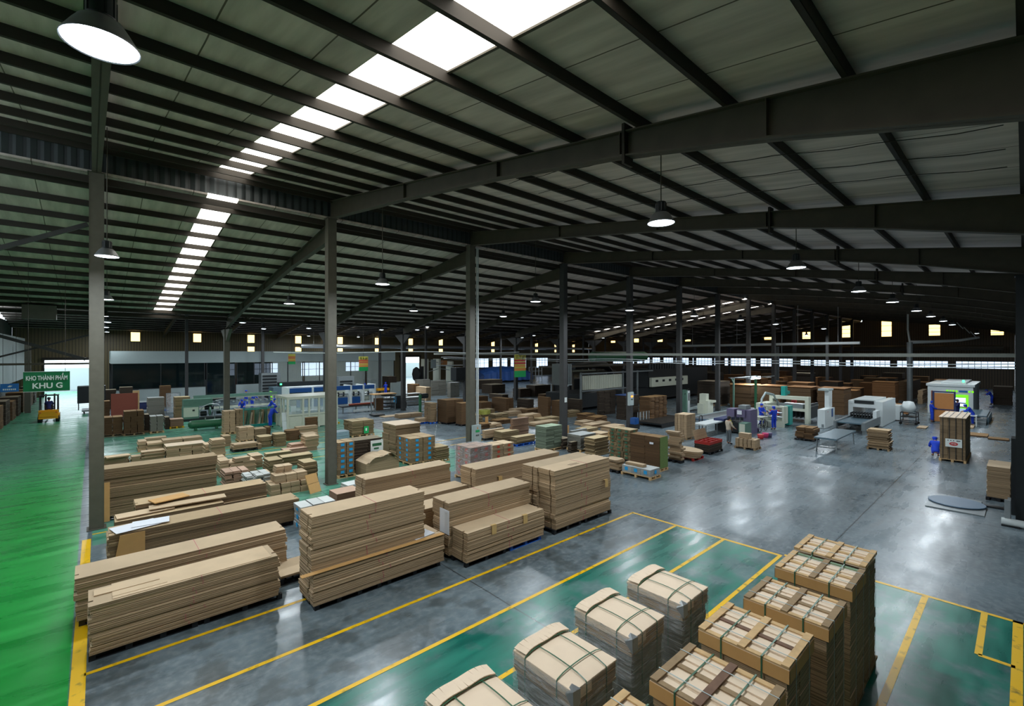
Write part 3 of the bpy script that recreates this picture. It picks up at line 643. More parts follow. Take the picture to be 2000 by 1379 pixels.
# lamps --------------------------------------------------------------
def lamp_proto(loc, label, group=None, drop=1.5, power=LAMP_W, big=False):
    root = empty('high_bay_lamp', loc, label, 'lamp', group)
    n_ = 36 if big else 16
    e = MB(); e.lathe([(0.26, 0.0), (0.262, 0.01), (0.24, 0.045), (0.19, 0.13), (0.15, 0.19), (0.12, 0.21), (0.115, 0.215), (0.14, 0.185), (0.18, 0.125), (0.23, 0.045), (0.25, 0.006), (0.26, 0.0)], n_); e.build('shade', 'lamp_grey', root)
    e = MB(); e.lathe([(0, 0.02), (0.248, 0.02), (0.25, 0.008), (0.12, -0.012), (0, -0.016)], n_); e.build('lens', 'lens', root)
    e = MB(); e.lathe([(0, 0.42), (0.09, 0.42), (0.1, 0.4), (0.1, 0.24), (0.12, 0.21), (0, 0.21)], n_)
    for k in range(10): a = 2 * math.pi * k / 10; e.bar((0.1 * math.cos(a), 0.1 * math.sin(a), 0.24), (0.1 * math.cos(a), 0.1 * math.sin(a), 0.39), 0.012)
    e.build('housing', 'dark_metal', root)
    e = MB(); e.tube([(0, 0, 0.42), (0, 0, 0.42 + drop)], 0.012, 6); e.build('cord', 'steel', root)
    if power:
        ld = bpy.data.lights.new('bulb', 'AREA'); ld.shape = 'DISK'; ld.size = 0.4; ld.energy = power; ld.color = (0.86, 0.94, 1.0)
        lo = bpy.data.objects.new('bulb', ld); C.objects.link(lo); lo.parent = root; lo.location = (0, 0, -0.02)
    return root
def lamp_px(px, py, label, group=None, z=7.95, power=LAMP_W, big=False):
    d = (z - H) * F / (690.0 - py); a, b_ = ray(px); x, y = a * d, b_ * d
    top = S1(y) if y < 19.2 else S2(y) if y < 39.2 else S3(y) if y < 59.2 else S4(y)
    return lamp_proto((x, y, z), label, group, max(0.2, top - z - 0.45), power, big)
lamp_px(197, 90, 'very large glaring lamp closest overhead, beside the nearest column', big=True, z=7.95)
lamp_px(1291, 437, 'bright lamp with a visible bell shade hanging before the second near beam', big=True)
lamp_px(209, 502, 'lit lamp hanging against the nearest column, largest of the column of lamps over the aisle')
lamp_px(747, 556, 'lit lamp hanging below the far slope beside the tall carton column')
lamp_px(1555, 524, 'lit lamp next in line after the bell lamp of the near slope')
lamp_px(1677, 570, 'lit lamp third in the line of the near slope')
lamp_px(1046, 590, 'lit lamp hanging before the dark ridge column with the notice')
lamp_px(1230, 607, 'lit lamp touching the column with the white cabinet')
lamp_px(565, 594, 'lit lamp hanging in front of the valley with a pale tube below')
lamp_px(808, 608, 'lit lamp between the conduit column and the valley row')
for n_, (px, py) in enumerate(((1743, 591), (1790, 608), (1818, 619), (1842, 628), (1860, 635), (1908, 652))): lamp_px(px, py, 'small far lamp of the near slope line, %s behind the three large ones' % ORD[n_], 'far lamps of the near slope')
for n_, (px, py) in enumerate(((209, 586), (206, 618), (210, 630), (207, 640), (209, 649))): lamp_px(px, py, 'small lamp over the aisle behind the nearest column, %s from the top' % ORD[n_], 'far lamps over the aisle', power=LAMP_W)
for n_, (px, py) in enumerate(((474, 631), (515, 643), (675, 633), (603, 642), (745, 645), (833, 639), (815, 645), (863, 649), (983, 619), (1356, 618), (1446, 626), (1515, 634), (1609, 643))): lamp_px(px, py, 'small distant lamp beyond the valley, ' + ('before column %s of the valley row' % ORD[n_] if n_ > 20 else ['over the office fascia by the haunched column', 'over the thin column before the office', 'against the sloping roof behind the tall column', 'over the office windows near the tall column', 'above the yellow and green banner', 'over the dark valley column near the gateway', 'just under its neighbour near the gateway column', 'left of the conduit column', 'between conduit column and notice column', 'over the dark board machine', 'right of the light over the board machine', 'above the glowing tube gantry', 'above the teal arm machine'][n_]), 'distant lamps of the hall', power=LAMP_W * 1.3)
for n_, (px, py) in enumerate(((603, 657), (700, 659), (1043, 656), (1020, 660), (1178, 661), (1575, 655))): lamp_px(px, py, 'tiny distant lamp at the back wall windows, %s along from the aisle' % ORD[n_], 'tiny lamps near the back wall', power=LAMP_W * 1.5)

# ------------------------------------------------------------------ pallets and piles of board
def pallet(x0, y0, x1, y1, mat, label, group=None, h=0.14, z=0.0):
    w_, l_ = x1 - x0, y1 - y0
    root = empty('pallet', (x0, y0, z), label, 'pallet', group)
    e = MB(); n_ = max(4, int(w_ / 0.16))
    for k in range(n_): a = w_ * k / n_; e.box(a, 0, h - 0.025, a + w_ / n_ * 0.72, l_, h)
    e.build('deck_board', mat, root)
    e = MB(); m_ = max(3, int(w_ / 0.5) + 1)
    for k in range(m_):
        for j in (0, 0.5, 1.0):
            a = (w_ - 0.1) * k / (m_ - 1); c = (l_ - 0.1) * j; e.box(a, c, 0.02, a + 0.1, c + 0.1, h - 0.025)
            if depth(x0, y0) < 17: e.build('block', mat, root); e = MB()
    if e.v: e.build('block', mat, root)
    e = MB()
    for j in (0, 0.5, 1.0): c = (l_ - 0.1) * j; e.box(0, c, 0, w_, c + 0.1, 0.02)
    e.build('runner', mat, root); return root
def slab_pile(w_, l_, h_, n_, jit, notch=0.0, seed=0, round_=0.0):
    r = random.Random(seed); e = MB(); z = 0; t = h_ / n_
    for k in range(n_):
        ox, oy = r.uniform(-jit, jit), r.uniform(-jit, jit); sx = r.uniform(-jit, jit) * 0.5
        a, c, p, q = ox, oy, w_ + ox + sx, l_ + oy
        if notch:
            nd = notch * r.uniform(0.7, 1.1); y1_, y2_ = c + l_ * 0.26, c + l_ * 0.26 + 0.05
            pts = [(a, c), (p, c), (p, y1_), (p - nd, y1_), (p - nd, y2_), (p, y2_), (p, q), (a, q), (a, y2_), (a + nd, y2_), (a + nd, y1_), (a, y1_)]
        elif round_:
            pts = []; rr = min(w_, l_) * round_
            for cx, cy, t0 in ((p - rr, q - rr, 0), (a + rr, q - rr, 90), (a + rr, c + rr, 180), (p - rr, c + rr, 270)):
                for s in range(4): an = R_(t0 + 30 * s); pts.append((cx + rr * math.cos(an), cy + rr * math.sin(an)))
        else: pts = [(a, c), (p, c), (p, q), (a, q)]
        e.prism(pts, z, z + t * 0.97); z += t
    return e
def long_stack(x0, y0, x1, y1, z0, z1, n_, what, group, mat='card', lean=0.0, sub=6, notch=0.07, toplab=None, string=True, seed=1):
    r = random.Random(seed); h = (z1 - z0) / n_; out = []
    for k in range(n_):
        m_ = slab_pile(x1 - x0, y1 - y0, h, sub + 1, 0.006, notch, seed * 50 + k)
        dx = r.uniform(-0.028, 0.028) + lean * k * h
        top = k == n_ - 1
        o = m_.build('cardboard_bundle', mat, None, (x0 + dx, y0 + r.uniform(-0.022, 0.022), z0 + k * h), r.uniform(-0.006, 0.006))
        tag(o, toplab if (top and toplab) else ('topmost long board bundle ' if top else ORD[n_ - 1 - k] + ' bundle from the top ') + what, 'bundle', group)
        if string:
            s = MB(); xm = (x1 - x0) * (0.5 + r.uniform(-0.06, 0.06)); s.bar((xm, -0.011, 0.005), (xm + r.uniform(-0.02, 0.02), -0.011, h - 0.005), 0.007, 0.004)
            if top: s.bar((xm, 0, h + 0.002), (xm, y1 - y0, h + 0.002), 0.006, 0.004)
            s.build('string', 'string_pink', o)
        out.append(o)
    return out
def print_marks(o, x, y, z, rows, n_, s=0.03):
    e = MB()
    for j in range(rows):
        for k in range(n_): e.box(x + k * s * 1.5, y + j * s * 3, z, x + k * s * 1.5 + s, y + j * s * 3 + s * 1.2, z + 0.001)
    e.build('printing', 'ink', o)
P0 = 0.14
# pile nearest the aisle in front
pallet(-0.05, 10.95, 1.55, 11.7, 'black_plastic', 'black plastic pallet beneath the front pile at the aisle end'); pallet(1.65, 10.95, 3.1, 11.7, 'black_plastic', 'black plastic pallet beneath the far end of the front pile')
o = long_stack(-0.02, 10.86, 3.02, 11.64, P0, 1.0, 11, 'in the pile nearest the aisle corner', 'bundles of the front aisle pile', toplab='topmost long board bundle nearest the aisle, with faint printing and loose strips', lean=-0.02, seed=1)
hb = (1.0 - P0) / 11
print_marks(o[-1], 1.15, 0.25, hb + 0.002, 4, 9)
e = MB(); e.box(0.05, 0.35, 0, 1.0, 0.62, 0.02); e.box(0.3, 0.12, 0, 1.1, 0.2, 0.015); e.box(0.3, 0.02, 0.0, 2.9, 0.75, 0.008); tag(e.build('loose_board', 'card', None, (-0.03, 10.9, 1.002)), 'loose tan strips lying on the front aisle pile', 'board')
# second aisle pile
pallet(-0.2, 12.5, 1.6, 13.25, 'black_plastic', 'black pallet under the second pile from the front at the aisle'); pallet(1.8, 12.5, 3.6, 13.25, 'black_plastic', 'black pallet under the far end of the second aisle pile')
long_stack(-0.25, 12.42, 3.6, 13.2, P0, 0.98, 8, 'in the second pile back from the aisle corner', 'bundles of the second aisle pile', lean=0.02, seed=2, toplab='topmost long board bundle of the second aisle pile, jutting over the aisle line')
# third, with white paper and hanging flap
pallet(0.3, 15.45, 4.7, 16.2, 'black_plastic', 'black pallet under the pile topped with white paper')
long_stack(0.3, 15.4, 4.85, 16.2, P0, 0.8, 7, 'in the pile topped with white paper', 'bundles of the white paper pile', 'card_dark', seed=3, sub=5)
e = MB(); e.box(0, 0, 0, 0.95, 0.62, 0.01); o = e.build('paper_sheet', 'paper', None, (0.45, 15.35, 0.83), R_(12)); tag(o, 'large white paper sheet lying on the aisle end of a long pile', 'sheet', None)
e = MB(); e.box(0, 0, 0, 0.8, 0.5, 0.012); o = e.build('paper_sheet', 'paper', None, (0.75, 15.6, 0.845), R_(-6)); tag(o, 'second white sheet askew on top of the first paper', 'sheet')
e = MB(); e.add([(0, 0, 0), (0.62, 0, 0), (0.62, 0.0, 0.72), (0.12, 0.0, 0.72), (0, 0.012, 0), (0.62, 0.012, 0), (0.62, 0.012, 0.72), (0.12, 0.012, 0.72)], [[0, 1, 2, 3], [7, 6, 5, 4], [0, 4, 5, 1], [1, 5, 6, 2], [2, 6, 7, 3], [3, 7, 4, 0]])
tag(e.build('leaning_board', 'cap_board', None, (0.4, 15.33, 0.06)), 'brown board hanging down the end of the white paper pile', 'board')
# behind it
pallet(0.7, 17.35, 4.3, 18.1, 'black_plastic', 'black pallet under the untidy pile behind the white paper pile')
long_stack(0.95, 17.3, 4.4, 18.05, P0, 0.98, 6, 'in the untidy pile behind the white paper', 'bundles of the untidy pile', 'card_dark', seed=4, sub=4)
for k, (a, c, w_, l_, z, rt) in enumerate(((0.5, 16.6, 1.3, 0.5, 0.84, 4), (1.2, 16.75, 1.9, 0.45, 0.9, -3), (1.35, 17.0, 0.9, 0.5, 1.0, 14))):
    e = MB(); e.box(0, 0, 0, w_, l_, 0.03); tag(e.build('loose_board', 'card' if k != 2 else 'cap_board', None, (a, c, z), R_(rt)), ['wide tan board slumped at the aisle side of the untidy pile', 'long tan board slumped along the untidy pile', 'orange tan board flap sticking up from the untidy pile'][k], 'board')
e = MB(); e.box(0.45, 16.5, 0, 3.0, 17.2, 0.82); tag(e.build('cardboard_block', 'card_dark', None), 'low block of board supporting the slumped sheets', 'block')
# tall dark block behind the nearest column
pallet(0.2, 19.75, 3.3, 20.5, 'black_plastic', 'black pallet under the tall dark block behind the nearest column')
long_stack(0.16, 19.7, 3.35, 20.45, P0, 1.68, 10, 'in the tall dark block behind the nearest column', 'bundles of the tall dark block', 'card_dark', seed=5, sub=7, string=False)
e = MB(); e.box(0, 0, 0, 0.3, 0.015, 1.25); tag(e.build('leaning_board', 'cap_board', None, (0.12, 19.62, 0.02)), 'narrow tan board standing against the tall dark block', 'board')

# front centre pile: low wide base and a tall block on it
pallet(3.45, 9.95, 4.95, 10.75, 'black_plastic', 'black pallet under the near end of the tallest front pile'); pallet(5.1, 9.95, 6.55, 10.75, 'black_plastic', 'black pallet under the far end of the tallest front pile')
long_stack(3.38, 9.86, 6.6, 10.72, P0, 0.82, 7, 'in the wide base of the tallest front pile', 'bundles of the tall pile base', seed=6)
long_stack(3.4, 10.0, 6.12, 10.72, 0.83, 1.96, 10, 'of the tallest front pile, above the wide base', 'bundles of the tall pile top', seed=7, sub=6, toplab='topmost long board bundle of the tallest front pile, printed on top')
e = MB(); e.box(-0.25, -0.02, 0, 3.2, 0.12, 0.012); tag(e.build('loose_board', 'cap_board', None, (3.4, 9.84, 0.822)), 'thin orange tan board lapping over the base of the tallest front pile', 'board')
e = MB(); e.box(0, 0, 0, 0.6, 0.4, 0.012); tag(e.build('paper_sheet', 'paper', None, (5.85, 9.95, 0.834), R_(8)), 'white sheet tucked at the step of the tallest front pile', 'sheet')
# centre pile with tags
pallet(6.95, 9.4, 8.3, 10.6, 'black_plastic', 'black pallet under the near half of the tagged centre pile'); pallet(8.45, 9.4, 9.65, 10.6, 'blue_plastic', 'blue pallet showing under the tagged centre pile')
long_stack(6.95, 9.33, 9.7, 9.98, P0, 0.88, 7, 'in the low front row carrying two tan tags', 'bundles of the tagged front row', seed=8, toplab='topmost bundle of the low front row, with two tan tags hanging down')
long_stack(6.86, 10.0, 9.8, 10.75, P0, 1.5, 11, 'in the higher row behind the two tagged bundles', 'bundles of the row behind the tags', seed=9)
for k, (a, y, z) in enumerate(((7.72, 9.3, 0.66), (8.85, 9.3, 0.66), (10.0, 11.7, 1.05), (12.45, 9.2, 1.0))):
    e = MB(); e.box(0, 0, 0, 0.16, 0.006, 0.24); e.box(0, 0, 0.235, 0.16, 0.08, 0.24)
    tag(e.build('hanging_tag', 'tag', None, (a, y, z)), ['tan tag nearer the white placard on the low front row', 'tan tag farther along the low front row', 'tan tag on the pile behind the centre', 'tan tag on the tall broad pile beside the open floor'][k], 'tag')
e = MB(); e.box(0, 0, 0, 0.012, 0.42, 0.62); tag(e.build('placard', 'paper', None, (6.78, 9.9, 0.72)), 'white placard hanging on the end of the centre pile', 'placard')
# broad tall pile by the open floor
pallet(10.15, 9.35, 11.4, 10.7, 'black_plastic', 'black pallet under the broad tall pile, near half'); pallet(11.6, 9.35, 13.0, 10.7, 'black_plastic', 'black pallet jutting from the broad tall pile toward open floor')
a_ = long_stack(10.2, 9.33, 12.9, 10.0, P0, 1.9, 12, 'in the near row of the broad tall pile', 'bundles of the broad pile near row', seed=10, toplab='topmost bundle of the broad tall pile, near row, beside the open floor', lean=-0.03)
long_stack(10.15, 10.02, 12.85, 10.68, P0, 1.88, 12, 'in the hidden row of the broad tall pile', 'bundles of the broad pile back row', seed=11, toplab='topmost bundle of the broad tall pile, row away from the open floor', string=False, lean=-0.03)
print_marks(a_[-1], 0.9, 0.15, (1.9 - P0) / 12 + 0.002, 2, 10)
# row behind
pallet(6.2, 13.3, 9.1, 14.0, 'black_plastic', 'black pallet under the long pile in front of the blue taped cartons')
long_stack(6.08, 13.25, 9.15, 13.95, P0, 1.6, 11, 'in the long pile before the blue taped cartons', 'bundles of the pile before the blue cartons', 'card', seed=12, sub=5)
pallet(6.6, 12.25, 8.95, 12.95, 'black_plastic', 'black pallet under the half height pile between two long piles')
long_stack(6.5, 12.2, 9.05, 12.9, P0, 1.1, 6, 'in the half height pile behind the tallest front pile', 'bundles of the half height pile', seed=13, sub=5, string=False)
pallet(5.1, 11.25, 8.3, 11.9, 'black_plastic', 'black pallet under the low pile right behind the tallest front pile')
long_stack(5.0, 11.2, 8.35, 11.9, P0, 1.05, 6, 'in the low pile right behind the tallest front pile', 'bundles of the low hidden pile', seed=14, sub=5, string=False)
pallet(9.2, 11.85, 13.0, 12.6, 'black_plastic', 'black pallet under the long pile before the reddish wrapped load')
long_stack(9.1, 11.8, 13.1, 12.6, P0, 1.66, 11, 'in the long pile before the reddish wrapped load', 'bundles of the pile before the red load', 'card', seed=15, sub=6, string=False, toplab='topmost board bundle of the long pile before the reddish wrapped load')
e = MB(); e.box(0, 0, 0, 1.3, 0.9, 0.05); tag(e.build('loose_board', 'card', None, (3.25, 11.6, 0.14)), 'tan board lying low between the front piles', 'board')
pallet(3.2, 11.55, 4.5, 12.4, 'black_plastic', 'black pallet with a bare board between the front piles')

# ------------------------------------------------------------------ strapped pallet loads in front
def strap(e, x0, y0, x1, y1, z0, z1, axis, c, w_=0.016, o_=0.006):
    """closed band around a block, lying in the plane axis=const"""
    if axis == 0:
        e.box(c - w_, y0 - o_, z0, c + w_, y0 - o_ + 0.004, z1 + o_); e.box(c - w_, y1 + o_ - 0.004, z0, c + w_, y1 + o_, z1 + o_); e.box(c - w_, y0 - o_, z1 + o_ - 0.003, c + w_, y1 + o_, z1 + o_)
    else:
        e.box(x0 - o_, c - w_, z0, x0 - o_ + 0.004, c + w_, z1 + o_); e.box(x1 + o_ - 0.004, c - w_, z0, x1 + o_, c + w_, z1 + o_); e.box(x0 - o_, c - w_, z1 + o_ - 0.003, x1 + o_, c + w_, z1 + o_)
def wrapped_load(x0, y0, x1, y1, z1, label, seed):
    r = random.Random(seed); w_, l_ = x1 - x0, y1 - y0
    root = empty('wrapped_pallet_load', (x0, y0, 0), label, 'pallet load')
    e = MB(); e.box(0, 0, 0.1, w_, l_, 0.14)
    for a in (0, 0.5, 1):
        for c in (0, 0.5, 1): e.box(a * (w_ - 0.1), c * (l_ - 0.1), 0, a * (w_ - 0.1) + 0.1, c * (l_ - 0.1) + 0.1, 0.1)
    e.build('pallet', 'wood', root)
    e = slab_pile(w_ - 0.06, l_ - 0.06, z1 - 0.14 - 0.28, 9, 0.012, 0, seed); e.build('carton_stack', 'card_grey', root, (0.03, 0.03, 0.14))
    e = slab_pile(w_ - 0.01, l_ - 0.01, 0.24, 8, 0.006, 0, seed + 9); e.build('top_bundle', 'card', root, (0.005, 0.005, z1 - 0.28))
    # domed cover board, with a flap folded over the far edge
    e = MB(); nx, ny = 8, 10; vs = []
    for i in range(nx + 1):
        for j in range(ny + 1):
            u, v = i / nx, j / ny; vs.append((u * w_, v * l_, z1 - 0.035 + 0.05 * math.sin(math.pi * u) ** 0.6 * math.sin(math.pi * v) ** 0.5 + 0.006))
    e.add(vs, [[i * (ny + 1) + j, (i + 1) * (ny + 1) + j, (i + 1) * (ny + 1) + j + 1, i * (ny + 1) + j + 1] for i in range(nx) for j in range(ny)], True)
    e.box(-0.005, -0.005, z1 - 0.05, w_ + 0.005, l_ + 0.005, z1 - 0.03)
    e.box(-0.006, 0.02, z1 - 0.13, 0.0, l_ * 0.98, z1 - 0.03); e.box(0.02, -0.008, z1 - 0.17, w_ * 0.4, -0.002, z1 - 0.03)
    e.build('cover_board', 'cover_board', root)
    e = MB(); pts = [(w_ * 0.0 + w_ * k / 10, l_ - 0.12 + 0.01 * math.sin(k), z1 + 0.008 + 0.045 * math.sin(math.pi * k / 10) ** 0.6) for k in range(11)]
    for p, q in zip(pts, pts[1:]): e.bar(p, q, 0.2, 0.012)
    e.build('folded_flap', 'cover_board', root)
    for ax, c in ((0, w_ * 0.28), (0, w_ * 0.74), (1, l_ * 0.24), (1, l_ * 0.78)):
        e = MB()
        if ax == 0:
            P = [(c, -0.012, z1 - 0.75)] + [(c, -0.012, z1 - 0.04)] + [(c, l_ * k / 8, z1 - 0.014 + 0.05 * math.sin(math.pi * k / 8) ** 0.5) for k in range(9)] + [(c, l_ + 0.012, z1 - 0.04), (c, l_ + 0.012, 0.4)]
        else:
            P = [(-0.012, c, z1 - 0.75)] + [(-0.012, c, z1 - 0.04)] + [(w_ * k / 8, c, z1 - 0.014 + 0.05 * math.sin(math.pi * k / 8) ** 0.5) for k in range(9)] + [(w_ + 0.012, c, z1 - 0.04), (w_ + 0.012, c, 0.4)]
        for p, q in zip(P, P[1:]): e.bar(p, q, 0.014, 0.004)
        e.build('strap', 'strap_green', root)
    for xk in (w_ * 0.22, w_ * 0.30):
        pass
    # crinkled stretch film round the load
    e = MB(); pr = []; nn = 14
    for side in range(4):
        for k in range(nn):
            t = k / nn; p = [(t * w_, 0), (w_, t * l_), (w_ - t * w_, l_), (0, l_ - t * l_)][side]; nrm = [(0, -1), (1, 0), (0, 1), (-1, 0)][side]; pr.append((p, nrm))
    rows = 26; vs = []
    for j in range(rows + 1):
        z = 0.05 + (z1 - 0.07) * j / rows
        for (p, nrm) in pr:
            o_ = 0.014 + r.uniform(0, 0.022) * (1 if j % 3 else 0.3) ; vs.append((p[0] + nrm[0] * o_, p[1] + nrm[1] * o_, z))
    n4 = len(pr); e.add(vs, [[j * n4 + k, j * n4 + (k + 1) % n4, (j + 1) * n4 + (k + 1) % n4, (j + 1) * n4 + k] for j in range(rows) for k in range(n4)], True)
    e.build('stretch_film', 'film', root)
    e = MB(); vs = [(-0.02, -0.02, z1 - 0.02), (0.11, -0.025, z1 - 0.03), (0.1, -0.03, z1 - 0.2), (-0.025, -0.03, z1 - 0.22), (-0.02, 0.1, z1 - 0.1), (0.04, 0.05, z1 + 0.02)]
    e.add(vs, [[0, 1, 2, 3], [0, 3, 4], [0, 4, 5], [0, 5, 1]]); e.build('film_corner', 'silver', root)
    return root
wy0, wy1, wz = 3.46, 4.46, 1.56
for k, (a, lab) in enumerate(((2.74, 'film wrapped load cut by the bottom edge, nearest the camera of the wrapped row'), (4.07, 'film wrapped load with green straps, second in the wrapped row'),
                              (5.41, 'film wrapped load with green straps, third in the wrapped row'), (6.71, 'film wrapped load at the far end of the wrapped row, beside yellow line'))):
    wrapped_load(a, wy0 + (0.0, 0, 0.1, 0.05)[k], a + 0.84, wy1 + (0.0, 0, 0.1, 0.05)[k], wz, lab, 60 + k)
def crated_load(x0, y0, x1, y1, z1, label, seed, woods, cap=True, pale=False):
    r = random.Random(seed); w_, l_ = x1 - x0, y1 - y0
    root = empty('crated_pallet_load', (x0, y0, 0), label, 'pallet load')
    e = MB(); e.box(-0.02, -0.02, 0.12, w_ + 0.02, l_ + 0.02, 0.16)
    for a in (0, 0.45, 0.9):
        for c in (0, 0.45, 0.9): e.box(a * w_, c * l_, 0.02, a * w_ + 0.1 * w_, c * l_ + 0.1 * l_, 0.12)
    for c in (0, 0.45, 0.9): e.box(-0.02, c * l_, 0, w_ + 0.02, (c + 0.1) * l_, 0.02)
    e.build('pallet', 'wood_old', root)
    # flat cartons on edge, two blocks deep, with fine layers
    e = MB(); hh = z1 - 0.16 - 0.1; lay = 20
    for k in range(lay):
        for i in range(2):
            a = i * (w_ / 2) + 0.01 + r.uniform(-0.004, 0.004); e.box(a, 0.012 + r.uniform(-0.006, 0.006), k * hh / lay, a + w_ / 2 - 0.018, l_ - 0.012 + r.uniform(-0.006, 0.006), (k + 0.94) * hh / lay)
    e.build('carton_stack', 'card', root, (0, 0, 0.16))
    if cap:
        e = MB(); s = z1 - 0.17; t = 0.006
        e.box(-0.02, -0.02, s, w_ + 0.02, -0.02 + t, z1 - 0.02); e.box(-0.02, l_ + 0.02 - t, s, w_ + 0.02, l_ + 0.02, z1 - 0.02)
        e.box(-0.02, -0.02, s, -0.02 + t, l_ + 0.02, z1 - 0.02); e.box(w_ + 0.02 - t, -0.02, s, w_ + 0.02, l_ + 0.02, z1 - 0.02); e.build('cap_tray', 'cap_board', root)
    e = MB(); e.box(-0.015, -0.015, z1 - 0.03, w_ + 0.015, l_ + 0.015, z1 - 0.012); e.build('top_sheet', 'cover_board', root)
    for i, c in enumerate((0.0, 0.25, 0.5, 0.75, 1.0)):       # boards the long way
        e = MB(); bw = 0.07 if i % 2 == 0 else 0.1; a = c * (w_ - bw + 0.03) - 0.015; e.box(a, -0.01, z1 - 0.012, a + bw, l_ + 0.01, z1 + 0.006)
        e.build('long_slat', woods[1][i // 2] if i % 2 == 0 else 'cover_board', root)
    for i, c in enumerate((0.0, 0.5, 1.0)):
        e = MB(); bw = 0.085; a = c * (l_ - bw + 0.03) - 0.015; e.box(-0.02, a, z1 + 0.006, w_ + 0.02, a + bw, z1 + 0.024); e.build('cross_slat', woods[0][i], root)
    for c in (0.27, 0.73):
        e = MB(); strap(e, -0.02, 0, w_ + 0.02, l_, 0.1, z1 + 0.012, 1, l_ * c, 0.009); e.build('strap', 'strap_green', root)
    for c in (0.22, 0.78):
        e = MB(); strap(e, 0, -0.02, w_, l_ + 0.02, 0.1, z1 + 0.022, 0, w_ * c, 0.006); e.build('strap', 'fascia', root)
    return root
kz = 1.93
for (a, y, lab, wd, pl) in ((3.19, 1.75, 'crated load barely showing at the bottom edge', [['wood'] * 3, ['wood_old', 'wood', 'wood']], False),
                        (4.42, 1.66, 'crated load with a dark purplish cross board, front of the crated row', [['wood_old', 'wood_dark', 'wood_old'], ['wood_old', 'wood_old', 'wood']], True),
                        (5.68, 1.74, 'crated load with pale cross slats and a purplish long board, second in the crated row', [['wood'] * 3, ['wood', 'wood_dark', 'wood']], True),
                        (6.88, 1.66, 'crated load with two weathered cross boards, third in the crated row', [['wood_old', 'wood_old', 'wood_old'], ['wood', 'wood_old', 'wood']], False),
                        (8.24, 1.70, 'crated load with a greenish long edge board, fourth in the crated row', [['wood_old', 'wood_old', 'wood'], ['wood', 'wood', 'wood_green']], False),
                        (9.22, 1.72, 'crated load with fine pale lattice top, last in the crated row', [['wood'] * 3, ['wood'] * 3], False)):
    crated_load(a, y, a + 0.84, y + 1.0, kz if a < 9 else 1.95, lab, int(a * 10), wd, cap=a < 9, pale=pl)

# ------------------------------------------------------------------ the crowd of smaller piles
GN = [0]
RECTS = []
FARP = ('R2', 'R5', 'R6')
def pile(spec, what, mat='card', n_=4, nx=1, ny=1, pal=None, name='folded_carton_bundle', cat='bundle', round_=0.0, jit=0.015, sub=3, topmat=None, z0=None, gap=0.0, one=False, rows_=None, seed=None, tape=None, cap=None):
    """a pile of bundles on a pallet; what = short phrase that singles the pile out"""
    x0, y0, x1, y1, z1 = spec if isinstance(spec[0], float) else foot(*spec)
    z1 = max(z1, 0.25); y1 = max(y1, y0 + 0.25); x1 = max(x1, x0 + 0.25)
    RECTS.append((x0, y0, x1, y1, z1))
    if name == 'folded_carton_bundle' and depth(x0, y0) > 25.5: one = True
    GN[0] += 1; g = 'bundles of the ' + what; r = random.Random(GN[0] * 13)
    h0 = 0.0
    if pal: pallet(x0 - 0.03, y0 - 0.03, x1 + 0.03, y1 + 0.03, pal, {'wood': 'wooden', 'wood_old': 'worn wooden', 'black_plastic': 'black', 'blue_plastic': 'blue', 'red_plastic': 'red', 'yellow_paint': 'yellow'}.get(pal, 'worn') + ' pallet under the ' + what, h=0.13); h0 = 0.13
    if z0: h0 = z0
    if name == 'carton': gap = max(gap, 0.022)
    wx, wy, hz = (x1 - x0) / nx, (y1 - y0) / ny, (z1 - h0) / n_
    if one:
        root = empty('cardboard_stack', (x0, y0, h0), what if len(what.split()) > 3 else 'stack, ' + what, 'stack')
        for i in range(nx):
            for j in range(ny):
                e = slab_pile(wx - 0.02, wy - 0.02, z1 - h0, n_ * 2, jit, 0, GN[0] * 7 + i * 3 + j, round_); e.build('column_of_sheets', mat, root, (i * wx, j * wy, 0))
        return root
    protos = []
    for q in range(3):
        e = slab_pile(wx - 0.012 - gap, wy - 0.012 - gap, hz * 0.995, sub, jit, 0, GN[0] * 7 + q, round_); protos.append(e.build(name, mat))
    used = [False] * 3
    for i in range(nx):
        for j in range(ny):
            for k in range(n_):
                q = r.randrange(3); top = k == n_ - 1
                if not used[q]: o = protos[q]; used[q] = True
                else: o = protos[q].copy(); C.objects.link(o)
                o.location = (x0 + i * wx + 0.006 + r.uniform(-jit, jit), y0 + j * wy + 0.006 + r.uniform(-jit, jit), h0 + k * hz)
                kind_ = 'carton' if name == 'carton' else 'bundle'
                tag(o, ('top ' if top else ORD[n_ - 1 - k] + ' ') + kind_ + ('' if top else ' down') + (', %s column,' % ORD[i * ny + j] if nx * ny > 1 else ',') + ' ' + what, cat, g)
                if tape:
                    for (dx0, dy0, dx1, dy1) in ((0.06, -0.004, 0.26, 0), (-0.004, 0.1, 0, 0.3)):
                        s = MB(); s.box(wx * 0.5 - 0.08 if dy0 < 0 else -0.016, -0.016 if dy0 < 0 else wy * 0.5 - 0.08, hz * 0.3, wx * 0.5 + 0.08 if dy0 < 0 else -0.012, -0.012 if dy0 < 0 else wy * 0.5 + 0.08, hz * 0.8)
                        s.build('tape', tape, o)
    for q in range(3):
        if not used[q]: bpy.data.objects.remove(protos[q])
    if cap:
        e = MB(); e.box(x0 - 0.03, y0 - 0.03, z1, x1 + 0.03, y1 + 0.03, z1 + 0.03); tag(e.build('cover_sheet', cap), 'flat sheet covering the ' + what, 'sheet')
